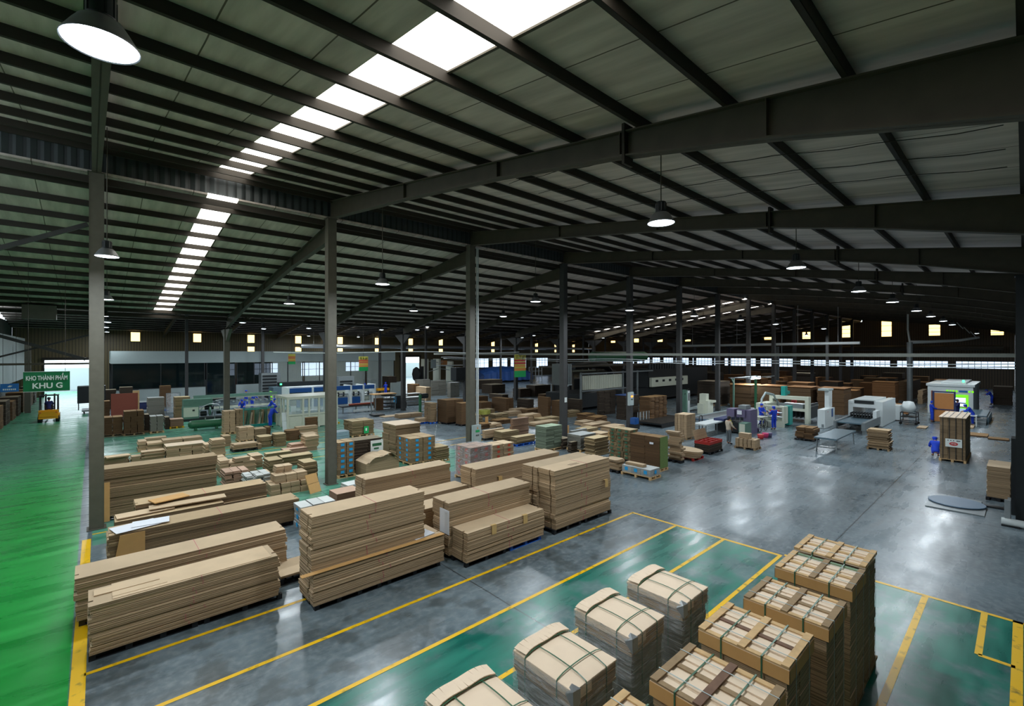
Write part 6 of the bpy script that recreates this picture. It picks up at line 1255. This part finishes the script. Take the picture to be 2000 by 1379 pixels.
for k, (px, py, mt, lab) in enumerate(((810, 1210, 'sign_red', 'coral red bucket on the floor by the bicycle'), (745, 1110, 'violet_metal', 'pink bag hanging near the violet machine'), (880, 1190, 'string_pink', 'small magenta bundle on the floor'), (935, 1185, 'violet_metal', 'violet cloth bundle on the floor'))):
    x, y = floor_at(PX('R7', px), PY('R7', py)); e = MB(); e.lathe([(0, 0), (0.15, 0), (0.2, 0.28), (0.18, 0.3), (0, 0.26)], 12); tag(e.build('bucket' if k == 0 else 'bag', mt, None, (x, y, 0)), lab, 'bucket' if k == 0 else 'bag')
# fluorescent gantry
f_ = at('R7', 405, 760)
f2 = at('R7', 735, 805); gy = f_[1]
root = machine('light_gantry', (f_[0], f_[1], 0), 'green post gantry carrying glowing tubes over the violet machine', 'gantry', [
    ('post', 'machine_green', [('r', (0, 0, 0), (0, 0, 3.0), 0.13), ('r', (0, 0, 2.5), (-0.5, 0, 2.95), 0.08)]), ('post', 'tank_green', [('r', (f2[0] - f_[0], f2[1] - f_[1], 0), (f2[0] - f_[0], f2[1] - f_[1], 3.0), 0.17)]),
    ('top_rail', 'grey_metal', [('r', (-0.8, 0, 3.0), (6.0, 0, 3.0), 0.08), ('r', (-0.8, -1.6, 3.05), (6.0, -1.6, 3.05), 0.08), ('r', (0, -2, 3.0), (0, 0.5, 3.0), 0.06), ('r', (4, -2, 3.0), (4, 0.5, 3.0), 0.06)])])
for k in range(4):
    e = MB(); e.tube([(-0.2 + 1.25 * k, -1.7 + 0.45 * k, 2.95), (2.0 + 1.25 * k, -1.7 + 0.45 * k, 2.95)], 0.035, 8); e.build('light_tube', 'tube', root)
ld = bpy.data.lights.new('tube_light', 'AREA'); ld.shape = 'RECTANGLE'; ld.size = 4; ld.size_y = 1.2; ld.energy = 90; ld.color = (0.86, 0.95, 1); lo = bpy.data.objects.new('tube_light', ld); C.objects.link(lo); lo.parent = root; lo.location = (2.6, -1, 2.88)
# cream and teal machine
q_ = at('R7', 1150, 1040)
machine('slotter_machine', (q_[0], q_[1], 0), 'cream framed machine with a teal side panel beside two workers', 'machine', [
    ('frame', 'cream_metal', [('r', (0, 0, 0), (0, 0, 1.9), 0.2), ('r', (0.2, 2.4, 0), (0.2, 2.4, 2.1), 0.2), ('b', 0, -0.1, 1.75, 0.25, 2.5, 1.9), ('b', -0.05, 0.1, 0, 0.3, 2.4, 0.5)]), ('side_box', 'cream_metal', [('b', 0.3, -0.05, 0.3, 0.9, 0.9, 1.85)]), ('teal_panel', 'teal', [('b', 1.0, -0.15, 0.1, 1.75, 0.5, 1.85)]),
    ('roller', 'silver', [('t', [(0.15, 0.2, 0.9), (0.15, 2.2, 0.9)], 0.14), ('t', [(0.15, 0.2, 1.3), (0.15, 2.2, 1.3)], 0.12)]), ('red_box', 'sign_red', [('b', 0.1, 0.6, 1.1, 0.3, 1.8, 1.5)]), ('hose', 'fascia', [('t', [(-0.3, 2.6, 1.2), (0.2, 2.8, 2.4), (1.6, 3.2, 2.9), (3.0, 3.0, 2.6), (3.6, 2.6, 1.6)], 0.12)]),
    ('rear_cabinet', 'cream_metal', [('b', 1.2, 2.7, 0.3, 3.4, 4.2, 1.9)]), ('front_table', 'cream_metal', [('b', -1.6, 1.6, 0.7, -0.5, 2.6, 1.0), ('b', -1.4, 1.7, 0, -1.3, 1.8, 0.7), ('b', -0.7, 1.7, 0, -0.6, 1.8, 0.7)])], sc_=(1.0, 0.55, 0.8))
q2 = at('R7', 1545, 985)
machine('stacker_machine', (q2[0] - 0.3, q2[1], 0), 'cream portal machine with a teal arm on top', 'machine', [
    ('portal', 'cream_metal', [('b', 0, 0, 0, 0.7, 0.5, 3.1), ('b', 0, 0, 2.7, 0.5, 5.5, 3.1), ('b', 0, 5.0, 0, 0.6, 5.5, 3.1), ('b', 0.0, 0.2, 1.4, 0.4, 5.3, 1.7)]), ('teal_arm', 'teal', [('b', 0.2, 3.3, 3.1, 0.9, 3.9, 4.2), ('b', 0.9, 3.3, 3.2, 1.6, 3.8, 3.6)]), ('carriage', 'grey_metal', [('b', 0.1, 0.8, 1.7, 0.6, 4.8, 2.2)]), ('mechanism', 'dark_metal', [('b', 0.8, 0.2 + 0.6 * k, 0.5, 3.5, 0.35 + 0.6 * k, 2.2 - 0.1 * k) for k in range(8)]), ('roller', 'silver', [('t', [(1 + 0.4 * k, 0.1, 1.9), (1 + 0.4 * k, 4.8, 1.9)], 0.07) for k in range(7)]), ('red_valve', 'sign_red', [('b', 0.5, 2.0, 2.3, 0.9, 2.6, 2.6)])], sc_=(0.8, 0.5, 0.66))
# tan flat boards on shelves above the mechanism
for k in range(4):
    x, y = 47.0 + 0.4 * k, 17.6 - 2.4 * k
    e = MB(); e.box(0, 0, 0, 2.6, 2.1, 0.06); tag(e.build('board_sheet', 'card_orange', None, (x, y, 2.24)), 'thin tan board sheet lying high behind the portal machine', 'board', 'tan sheets behind the portal machine')
    e = slab_pile(2.5, 2.0, 2.2, 6, 0.04, 0, 70 + k); tag(e.build('cardboard_stack', 'card_brown', None, (x + 0.05, y + 0.05, 0)), 'brown stack under the tan sheets behind the portal machine', 'stack', 'stacks behind the portal machine')
# white press with feeder
p_ = at('Z5', 445, 1112)
machine('press_cabinet', p_, 'white cabinet with a tall neck and blue stripe, beside the white press', 'cabinet', [('body', 'white_metal', [('b', 0, 0, 0.03, 1.15, 1.35, 1.55)]), ('neck', 'white_metal', [('b', 0.9, 0.7, 1.55, 1.3, 1.5, 3.0)]), ('arm', 'fascia', [('b', 0.8, 0.6, 3.0, 1.4, 2.6, 3.15)]), ('vent', 'grey_metal', [('b', -0.01, 0.2, 0.1, 0, 0.6, 0.35)]), ('stripe', 'machine_blue', [('b', 0.75, -0.02, 0.8, 0.95, 0, 1.5)]), ('button', 'sign_red', [('b', 0.3, -0.02, 1.3, 0.36, 0, 1.36)]), ('monitor', 'dark_metal', [('b', 1.3, 0.3, 1.0, 1.36, 0.9, 1.4)])], sc_=(2.2, 0.34, 0.86))
p2 = at('Z5', 875, 1115)
Lw = 0
machine('die_press', (p2[0] - 0.6, p2[1], 0), 'large white press with a grey window and open front', 'machine', [
    ('housing', 'white_metal', [('b', 0.9, 0, 0.1, 3.8, 1.0, 2.3), ('b', 0.9, 1.0, 1.7, 3.2, 4.2, 2.45), ('b', 0.9, 4.2, 0.1, 3.2, 4.9, 2.3), ('b', 3.9, -0.6, 0.1, 4.8, 0.9, 1.5)]), ('window_strip', 'dark_metal', [('b', 0.88, 1.2, 2.05, 0.9, 4.0, 2.35)], True),
    ('bed', 'bluegrey_metal', [('b', -1.6, 0.8, 0.75, 0.9, 4.3, 0.85)]), ('side_rail', 'grey_metal', [('b', -2.0, 0.3, 0.35, 1.5, 0.75, 1.0), ('b', -1.8, 4.3, 0.35, 1.0, 4.6, 0.95)]), ('guide', 'silver', [('r', (0.2 + 0.25 * k, 0.8, 1.2), (0.2 + 0.25 * k, 4.2, 1.2), 0.06) for k in range(4)]), ('gripper', 'dark_metal', [('b', 0.1, 1.0 + 0.4 * k, 0.95, 0.7, 1.15 + 0.4 * k, 1.35) for k in range(8)]), ('white_box', 'white_metal', [('b', 0.1, 0.3, 1.0, 0.8, 0.8, 1.6)]), ('leg', 'grey_metal', [('b', -1.9, 0.4, 0, -1.5, 0.7, 0.35), ('b', -1.7, 4.3, 0, -1.4, 4.6, 0.35), ('b', 0.9, 0, 0, 3.7, 4.8, 0.1)])], sc_=(1.7, 0.42, 0.8))
s_ = at('Z5', 535, 1265)
tx, ty = floor_at(PX('Z5', 540), PY('Z5', 1265)); 
machine('steel_table', (29.4, 6.7, 0), 'blue grey steel table on splayed legs before the white press', 'table', [('top', 'bluegrey_metal', [('b', 0, 0, 0.72, 1.7, 3.0, 0.8)]), ('leg', 'grey_metal', [('r', (0.08, 0.15, 0), (0.12, 0.2, 0.72), 0.07)]), ('leg', 'grey_metal', [('r', (1.6, 0.15, 0), (1.56, 0.2, 0.72), 0.07)]), ('leg', 'grey_metal', [('r', (0.08, 2.8, 0), (0.12, 2.75, 0.72), 0.07)]), ('leg', 'grey_metal', [('r', (1.6, 2.8, 0), (1.56, 2.75, 0.72), 0.07)]), ('brace', 'grey_metal', [('r', (0.1, 0.2, 0.25), (0.1, 2.75, 0.25), 0.04)])], sc_=(2.5, 0.35, 1.0))
# white booth with green screen
bb = at('R8', 1110, 640); bx1 = x_at(PX('R8', 1190), bb[1])
by1 = y_at(PX('R8', 495), bb[0])
hb = z_at(PY('R8', 255), bb[0], bb[1])
Lx = max(3.0, bx1 - bb[0]); Ly = by1 - bb[1]
root = machine('large_format_printer', bb, 'big white booth machine with a lime framed opening', 'machine', [
    ('roof', 'white_metal', [('b', -0.1, -0.1, hb, Lx, Ly + 0.1, hb + 0.2), ('b', 0.8, 0.5, hb + 0.2, Lx - 0.3, Ly - 0.8, hb + 0.35)]), ('side', 'white_metal', [('b', 0, 0, 0, Lx, 0.35, hb), ('b', 0, Ly - 0.3, 0, Lx, Ly, hb), ('b', 0, 0, hb * 0.72, 0.2, Ly, hb), ('b', 0, 0, 0, 0.2, Ly * 0.1, hb), ('b', 0.0, Ly * 0.62, 0, 0.2, Ly, hb)]),
    ('lime_frame', 'lime', [('b', -0.03, Ly * 0.1, hb * 0.24, 0, Ly * 0.16, hb * 0.7), ('b', -0.03, Ly * 0.1, hb * 0.62, 0, Ly * 0.62, hb * 0.72), ('b', -0.03, Ly * 0.1, hb * 0.2, 0, Ly * 0.62, hb * 0.27)]), ('lit_opening', 'screen_glow', [('b', 0.25, Ly * 0.16, hb * 0.3, 0.3, Ly * 0.6, hb * 0.6)]), ('rail', 'dark_metal', [('b', 0.1, Ly * 0.16, hb * 0.4, 0.2, Ly * 0.6, hb * 0.44)]), ('beacon', 'led_green', [('b', 1.0, 0.6, hb + 0.35, 1.15, 0.75, hb + 0.55)])])
text('STORM DG', 0.34, 'lime', root, (-0.03, Ly * 0.35, hb * 0.86), rz=-90) if False else None
e = MB()
for k in range(9): e.box(-0.02, Ly * 0.58 - 0.2 * k - 0.13, hb * 0.8, 0, Ly * 0.58 - 0.2 * k, hb * 0.87)
e.build('lettering_strip', 'lime', root); e = MB(); e.box(-0.02, Ly * 0.12, hb * 0.8, 0, Ly * 0.12 + 0.55, hb * 0.87); e.build('lettering_strip', 'blue_sign', root)
machine('steel_platform', at('R8', 1290, 750), 'pale stepped steel platform before the white booth', 'platform', [('deck', 'bluegrey_metal', [('b', 0, 0, 0.5, 5.5, 3.2, 0.6)]), ('step', 'grey_metal', [('b', -0.9, 0, 0.0, 0, 3.2, 0.2), ('b', -0.4, 0, 0.2, 0, 3.2, 0.4)]), ('edge', 'bluegrey_metal', [('b', 0, -0.1, 0, 5.5, 0, 0.5)])])
machine('work_table', at('R8', 1165, 780), 'narrow white table beside the seated workers', 'table', [('top', 'white_metal', [('b', -0.4, 0, 0.74, 0.3, 1.8, 0.8)]), ('leg', 'white_metal', [('r', (a, b, 0), (a, b, 0.74), 0.05) for a in (-0.35, 0.25) for b in (0.05, 1.75)])])
dd = at('R8', 600, 735); dy1 = dd[1]
machine('door_panel', (dd[0] + 0.4, dd[1] - 1.0, 0), 'tall orange board panel in a dark blue frame', 'panel', [('board', 'orange_board', [('b', 0, 0, 0.1, 0.06, 1.1, 2.3)]), ('frame', 'navy', [('b', -0.03, -0.1, 0, 0.1, 0.0, 2.45), ('b', -0.03, 1.1, 0, 0.1, 1.2, 2.45), ('b', -0.03, -0.1, 2.35, 0.1, 1.2, 2.45), ('b', -0.03, -0.1, 1.0, 0.1, 1.2, 1.08)]), ('back_leaf', 'red_board', [('b', 0.1, 1.25, 0, 0.5, 1.3, 2.45)])])
machine('parts_trolley', at('R8', 340, 770), 'cluttered dark trolley with white bags beside the blue frame', 'trolley', [('frame', 'dark_metal', frame(0, 0, 0.2, 1.1, 0.9, 0.9, 0.05)), ('wheel', 'rubber', [('t', [(0, 0, 0.1), (0.06, 0, 0.1)], 0.1), ('t', [(1.0, 0, 0.1), (1.06, 0, 0.1)], 0.1)]), ('wheel', 'rubber', [('t', [(0, 0.9, 0.1), (0.06, 0.9, 0.1)], 0.1)]), ('bag', 'white_metal', [('l', [(0, 0), (0.4, 0.05), (0.45, 0.4), (0.3, 0.8), (0, 0.85)], (0.5, 0.5, 0.9))]), ('shelf', 'dark_metal', [('b', 0, 0, 0.55, 1.1, 0.9, 0.6)])])
machine('waste_cart', at('R8', 225, 640), 'small orange box cart on wheels left of the cluttered trolley', 'cart', [('box', 'orange_board', [('b', 0, 0, 0.15, 0.7, 0.9, 0.95)]), ('wheel', 'rubber', [('t', [(0.05, 0.05, 0.08), (0.1, 0.05, 0.08)], 0.08), ('t', [(0.6, 0.05, 0.08), (0.65, 0.05, 0.08)], 0.08)]), ('handle', 'pvc', [('r', (0.3, 0.8, 0.9), (0.2, 1.1, 1.5), 0.06)])])
pile(('R8', 430, 480, 495, 300, 360), 'pale board stack beside the white booth', 'card', 3, 1, 1, one=True, jit=0.05)
pile(('R8', 250, 440, 400, 180, 88), 'tall brown stack behind the lone white pipe', 'card_brown', 4, 1, 1, one=True, jit=0.02)
pile((70.0, 0.8, 72.5, 2.2, 1.9), 'dark framed stack with an orange label', 'card_black', 4, 1, 1, one=True, jit=0.03)
# turntable plate on the floor
x, y = floor_at(1868, 985); e = MB(); e.lathe([(0, 0.085), (0.74, 0.085)], 40); e.lathe([(0.74, 0.085), (0.76, 0.08), (0.76, 0.05), (0.74, 0.045)], 40); root = empty('wrapping_turntable', (x, y, 0), 'round steel turntable set over square plates on the open floor', 'turntable'); e.build('disc', 'plate_steel', root)
e = MB(); e.box(-1.15, -0.75, 0, 0.0, 0.72, 0.035); e.box(0.0, -0.6, 0, 0.95, 0.6, 0.04); e.build('base_plate', 'grey_metal', root); e = MB(); e.box(0.3, -1.9, 0, 0.5, -0.4, 0.06); e.build('cable_cover', 'dark_metal', root)
x, y = floor_at(1960, 1015)
machine('wrapping_mast', (21.2, 0.33, 0), 'white footed steel mast beside the black edge column', 'machine', [('foot', 'white_metal', [('t', [(0, -0.8, 0.12), (0, 0.15, 0.12)], 0.12)]), ('mast', 'silver', [('r', (0.05, 0.02, 0.1), (0.05, 0.02, 0.8), 0.13), ('r', (0.18, -0.02, 0.1), (0.18, -0.02, 0.85), 0.07)]), ('base', 'dark_metal', [('b', -0.13, -0.25, 0, 0.25, 0.15, 0.05)])])
x, y = floor_at(1985, 1010); machine('edge_cabinet', (x + 0.15, y - 0.5, 0), 'tall black cabinet at the very edge beside the mast', 'cabinet', [('body', 'dark_metal', [('b', 0, 0, 0, 0.7, 0.62, 2.55)]), ('panel', 'black_plastic', [('b', -0.02, 0.05, 0.1, 0, 0.55, 2.4)]), ('led', 'led_green', [('b', -0.03, 0.48, 1.95, -0.02, 0.5, 1.97), ('b', -0.03, 0.48, 2.05, -0.02, 0.5, 2.07)], True)])
# red tray load and oval boards
x0, y0, x1, y1, z1 = foot('C8', 1100, 420, 1195, 345, 985)
pile((x0, y0, x1, y1, 0.5), 'black crates under the red trays', 'card_black', 3, 1, 1, 'black_plastic', name='crate', cat='crate')
e = MB(); e.box(0, 0, 0, x1 - x0, y1 - y0, 0.03)
for k in range(4): e.box(k * (x1 - x0 - 0.04) / 3, 0, 0.03, k * (x1 - x0 - 0.04) / 3 + 0.04, y1 - y0, 0.15); e.box(0, k * (y1 - y0 - 0.04) / 3, 0.03, x1 - x0, k * (y1 - y0 - 0.04) / 3 + 0.04, 0.15)
r_ = e.build('divided_tray', 'red_plastic', None, (x0, y0, 0.51)); tag(r_, 'red divided tray holding tan pieces', 'tray')
e = MB(); e.box(0, 0, 0, x1 - x0 - 0.1, 0.03, 0.55); o = e.build('leaning_board', 'card', None, (x0 + 0.05, y1 - 0.05, 0.65)); o.rotation_euler = (R_(-18), 0, 0); tag(o, 'tan board standing up behind the red tray', 'board')
x, y = floor_at(PX('C8', 1000), PY('C8', 455)); pallet(x - 0.5, y - 0.1, x + 0.6, y + 1.1, 'red_plastic', 'red pallet under the oval tan boards')
for k in range(4):
    e = MB(); n_ = 24; e.prism([(0.85 * math.cos(2 * math.pi * j / n_) * (1 if k else 0.95), 0.55 * math.sin(2 * math.pi * j / n_)) for j in range(n_)], 0, 0.07); o = e.build('oval_board', 'card', None, (x + 0.05 + 0.03 * k, y + 0.5, 0.15 + 0.075 * k), R_(60 + 4 * k)); tag(o, 'topmost oval tan board on the red pallet' if k == 3 else 'oval tan board lying beneath the topmost on the red pallet', 'board', 'oval boards on the red pallet')

# ------------------------------------------------------------------ people
def skin_obj(name, pts, edges, rad, mat, parent, sub=1):
    me = bpy.data.meshes.new(name); me.from_pydata(pts, edges, []); me.materials.append(M[mat]); o = bpy.data.objects.new(name, me); C.objects.link(o); o.parent = parent
    md = o.modifiers.new('skin', 'SKIN'); md.use_smooth_shade = True
    for i, r in enumerate(rad): me.skin_vertices[0].data[i].radius = r if isinstance(r, tuple) else (r, r)
    me.skin_vertices[0].data[0].use_root = True
    s = o.modifiers.new('sub', 'SUBSURF'); s.levels = s.render_levels = sub; return o
def skeleton(pose, reach, turn):
    """joints of a 1.65 m body facing -Y in its own frame; pose: stand, bend, crouch, sit"""
    J = {}
    if pose == 'crouch': hip = (0, 0.18, 0.32); chest = (0, -0.1, 0.62); neck = (0, -0.22, 0.78); head = (0, -0.32, 0.86); kn = 0.42; fy = -0.05
    elif pose == 'sit': hip = (0, 0.1, 0.5); chest = (0, 0.0, 0.92); neck = (0, -0.03, 1.1); head = (0, -0.07, 1.24); kn = 0.5; fy = -0.35
    elif pose == 'bend': hip = (0, 0.1, 0.9); chest = (0, -0.12, 1.2); neck = (0, -0.24, 1.33); head = (0, -0.33, 1.44); kn = 0.48; fy = 0.02
    else: hip = (0, 0, 0.9); chest = (0, 0.0, 1.24); neck = (0, -0.01, 1.41); head = (0, -0.04, 1.54); kn = 0.48; fy = 0.0
    J['hip'], J['chest'], J['neck'], J['head'] = hip, chest, neck, head
    for s, sx in (('l', 1), ('r', -1)):
        J['sh' + s] = (sx * 0.17, chest[1] * 1.1 + 0.02, chest[2] + 0.12)
        ry, rz = reach
        J['el' + s] = (sx * 0.22, J['sh' + s][1] - 0.10 * ry - 0.02, J['sh' + s][2] - 0.25)
        J['wr' + s] = (sx * 0.17, J['el' + s][1] - 0.2 * ry - 0.03, J['el' + s][2] - 0.22 + 0.22 * rz)
        J['hp' + s] = (sx * 0.09, hip[1], hip[2] - 0.05)
        J['kn' + s] = (sx * 0.1, hip[1] - (0.36 if pose in ('crouch', 'sit') else 0.03), kn if pose != 'crouch' else 0.45)
        J['an' + s] = (sx * 0.1, (hip[1] - 0.1) if pose == 'crouch' else (J['kn' + s][1] + 0.03), 0.09)
        J['to' + s] = (sx * 0.12, J['an' + s][1] - 0.17, 0.04)
    return J
pn = [0]
def person(px, py_head, label, pose='stand', rot=0.0, top='cloth_blue', bot='cloth_blue', cap='cloth_blue', reach=(1.0, 0.8), loc=None, group=None, vest=None):
    hh = {'stand': 1.64, 'bend': 1.55, 'crouch': 0.98, 'sit': 1.36}[pose]
    if loc is None:
        d = F * (H - hh) / (py_head - 690.0); a, b = ray(px); loc = (a * d, b * d, 0)
    root = empty('person', loc, label, 'person', group, rot=R_(rot)); J = skeleton(pose, reach, 0)
    # body: one continuous skin from pelvis to head, hands with fingers
    P = []; E = []; Rd = []
    def v(p, r, par=None):
        P.append(p); Rd.append(r)
        if par is not None: E.append((par, len(P) - 1))
        return len(P) - 1
    def mid(a, b, t=0.5): return tuple(a[i] + (b[i] - a[i]) * t for i in range(3))
    r0 = v(J['hip'], (0.10, 0.08)); c0 = v(mid(J['hip'], J['chest']), (0.115, 0.09), r0); c1 = v(J['chest'], (0.145, 0.10), c0); n0 = v(J['neck'], 0.052, c1)
    h0 = v(mid(J['neck'], J['head'], 0.6), 0.07, n0); h1 = v(J['head'], (0.082, 0.095), h0); h2 = v((J['head'][0], J['head'][1] + 0.01, J['head'][2] + 0.07), (0.07, 0.08), h1)
    for s, sx in (('l', 1), ('r', -1)):
        a = v(J['sh' + s], 0.055, c1); b = v(J['el' + s], 0.04, a); w = v(J['wr' + s], 0.027, b)
        wr = J['wr' + s]; pm = (wr[0] - sx * 0.005, wr[1] - 0.05, wr[2] - 0.03); p_ = v(pm, (0.034, 0.016), w)
        for k in range(4):
            f1 = v((pm[0] + sx * (0.027 - 0.018 * k), pm[1] - 0.035, pm[2] - 0.015), 0.009, p_); v((pm[0] + sx * (0.028 - 0.018 * k), pm[1] - 0.06 - 0.008 * (k in (1, 2)), pm[2] - 0.045), 0.007, f1)
        t1 = v((pm[0] - sx * 0.035, pm[1] - 0.005, pm[2] - 0.005), 0.010, p_); v((pm[0] - sx * 0.05, pm[1] - 0.035, pm[2] - 0.02), 0.008, t1)
        q = v(J['hp' + s], 0.07, r0); k1 = v(J['kn' + s], 0.055, q); a1 = v(J['an' + s], 0.035, k1); v(J['to' + s], 0.03, a1)
    skin_obj('body', P, E, Rd, 'skin', root)
    # face
    hd = J['head']; e = MB(); e.lathe([(0, -0.012), (0.012, -0.004), (0.006, 0.02), (0, 0.03)], 8, (hd[0], hd[1] - 0.098, hd[2] - 0.005)); e.build('nose', 'skin', root)
    e = MB()
    for sx in (-1, 1): e.lathe([(0, -0.008), (0.012, 0), (0, 0.008)], 8, (hd[0] + sx * 0.032, hd[1] - 0.088, hd[2] + 0.022))
    e.box(hd[0] - 0.022, hd[1] - 0.096, hd[2] - 0.045, hd[0] + 0.022, hd[1] - 0.088, hd[2] - 0.038); e.build('eyes_and_mouth', 'hair', root)
    e = MB()
    for sx in (-1, 1): e.lathe([(0, -0.025), (0.014, -0.01), (0.014, 0.015), (0, 0.025)], 8, (hd[0] + sx * 0.085, hd[1] + 0.01, hd[2] + 0.01))
    e.build('ears', 'skin', root)
    def cloth(name, mat, verts, edges, rads): return skin_obj(name, verts, edges, rads, mat, root)
    # jacket and trousers
    low = (J['hip'][0], J['hip'][1], J['hip'][2] - 0.07); wst = mid(J['hip'], J['chest'], 0.3)
    sh = [low, J['hip'], mid(J['hip'], J['chest']), J['chest'], mid(J['chest'], J['neck'], 0.6)]; ed = [(0, 1), (1, 2), (2, 3), (3, 4)]; rd = [(0.165, 0.13), (0.168, 0.135), (0.16, 0.125), (0.17, 0.12), 0.075]
    for s in 'lr':
        i = len(sh); sh += [J['sh' + s], J['el' + s], mid(J['el' + s], J['wr' + s], 0.85)]; ed += [(3, i), (i, i + 1), (i + 1, i + 2)]; rd += [0.075, 0.057, 0.045]
    cloth('jacket', top, sh, ed, rd)
    for s, sx in (('l', 1), ('r', -1)):
        up = (J['hp' + s][0] * 0.85, J['hp' + s][1], J['hp' + s][2] + 0.05)
        cloth('trouser_leg', bot, [up, J['hp' + s], J['kn' + s], mid(J['kn' + s], J['an' + s], 0.9)], [(0, 1), (1, 2), (2, 3)], [0.1, 0.1, 0.075, 0.062])
    for s in 'lr': cloth('shoe', 'shoe', [J['an' + s], J['to' + s]], [(0, 1)], [0.05, 0.038])
    e = MB(); cz = (hd[0], hd[1] + 0.012, hd[2] + 0.03)
    if cap == 'hair':
        e.lathe([(0.096, -0.035), (0.108, 0.0), (0.104, 0.04), (0.08, 0.085), (0.04, 0.105), (0, 0.11)], 16, cz); e.lathe([(0, -0.11), (0.06, -0.1), (0.08, -0.03), (0.07, 0.02), (0, 0.04)], 12, (hd[0], hd[1] + 0.05, hd[2] + 0.01)); e.build('hair', 'hair', root)
    else:
        e.lathe([(0.1, -0.02), (0.108, 0.01), (0.104, 0.05), (0.085, 0.09), (0.0, 0.1)], 16, cz); e.lathe([(0, -0.09), (0.06, -0.08), (0.08, -0.02), (0.06, 0.02), (0, 0.03)], 12, (hd[0], hd[1] + 0.05, hd[2])); o = e.build('cap', cap, root)
        e = MB(); e.prism([(hd[0] + 0.095 * math.cos(t), hd[1] - 0.05 - 0.11 * math.sin(t)) for t in [math.pi * k / 8 for k in range(9)]], hd[2] + 0.03, hd[2] + 0.04); e.build('cap_brim', cap, o)
    if vest: cloth('vest', vest, [mid(J['hip'], J['chest'], 0.35), J['chest']], [(0, 1)], [(0.17, 0.135), (0.18, 0.135)])
    return root
def pxr(c, a): return PX(c, a)
x, y = floor_at(PX('R7', 330), PY('R7', 1290)); person(0, 0, 'person in a beige shirt and yellow striped vest looking down at the conveyor table', 'stand', 60, 'cloth_beige', 'cloth_grey', 'hair', loc=(x, y, 0), vest=None, reach=(0.8, 0.4))
h_ = [o for o in C.objects if o.name.startswith('person')][-1]
e = MB(); e.box(-0.15, -0.15, 1.15, 0.15, -0.12, 1.3); e.bar((-0.12, -0.14, 1.05), (0.0, -0.14, 1.42), 0.05, 0.02); e.bar((0.12, -0.14, 1.05), (0.0, -0.14, 1.42), 0.05, 0.02); e.build('vest_panel', 'vest_yellow', h_); e = MB(); e.box(-0.14, -0.17, 0.82, 0.14, -0.13, 1.12); e.build('apron_pocket', 'wood_dark', h_)
x, y = floor_at(PX('R7', 1010), PY('R7', 1075)); person(0, 0, 'person in blue overalls standing with back turned before the cream machine', 'stand', 150, loc=(x, y, 0), reach=(1, 1))
person(PX('R7', 820), PY('R7', 685), 'person in a blue cap working between the green post and the hose', 'stand', -30)
person(PX('R8', 550), PY('R8', 440), 'person in blue half hidden behind the blue framed panel', 'stand', 20)
person(PX('R8', 900), PY('R8', 420), 'bare headed person in dark navy before the lit opening', 'stand', 200, 'cloth_navy', 'cloth_navy', 'hair')
person(PX('R8', 1080), PY('R8', 490), 'person in blue leaning over the narrow white table', 'bend', 190)
person(PX('R8', 1345), PY('R8', 290), 'person in blue working high by the white hoop right of the booth', 'bend', 200)
x, y = floor_at(PX('R8', 600), PY('R8', 1185)); person(0, 0, 'person in blue crouching beside the tall strapped load', 'crouch', 100, loc=(x, y, 0))
person(PX('R3', 388), PY('R3', 485), 'leftmost person in blue behind the board rack, upright', 'stand', 10)
person(PX('R3', 492), PY('R3', 520), 'person in blue bending in the middle of the group at the rack', 'bend', 40)
person(PX('R3', 335), PY('R3', 620), 'person in blue nearest the rack posts, facing the tank', 'bend', -20)
person(PX('R3', 755), PY('R3', 610), 'person in blue beside the cream cabin corner', 'bend', 70)
person(PX('R3', 770), PY('R3', 720), 'person in blue stooping low in front of the cabin corner', 'bend', 110)
person(PX('R4', 400), PY('R4', 535), 'person in dark blue leaning at the blue press', 'bend', 150, 'cloth_navy', 'cloth_navy')
person(PX('R4', 715), PY('R4', 515), 'person in blue walking past the dark stacks near a yellow bar', 'stand', 180)
machine('yellow_barrow', at('R4', 600, 700), 'small yellow barrow beside the walking person', 'cart', [('tray', 'forklift_yellow', [('b', 0, 0, 0.5, 1.6, 0.6, 0.8)]), ('wheel', 'rubber', [('t', [(0.2, 0, 0.2), (0.3, 0, 0.2)], 0.2)]), ('leg', 'dark_metal', [('b', 1.3, 0.1, 0, 1.4, 0.5, 0.5)])])
fx = person(0, 0, 'driver seated on the yellow forklift', 'sit', 180, 'cloth_navy', 'cloth_navy', 'hair', loc=(fl[0] - 0.02, fl[1] + 0.62, 0.55), reach=(1, 1))

# things that look alike are told apart by how far along their row they stand
same = {}
for o in C.objects:
    if o.parent is None and o.get('label') and o.get('kind') != 'structure': same.setdefault(o['label'], []).append(o)
for lab, os_ in same.items():
    if 1 < len(os_) <= 20 and len(lab.split()) <= 12:
        os_.sort(key=lambda o: (o.location.x ** 2 + o.location.y ** 2))
        for k, o in enumerate(os_): o['label'] = lab + ', %s from the camera' % ORD[k]
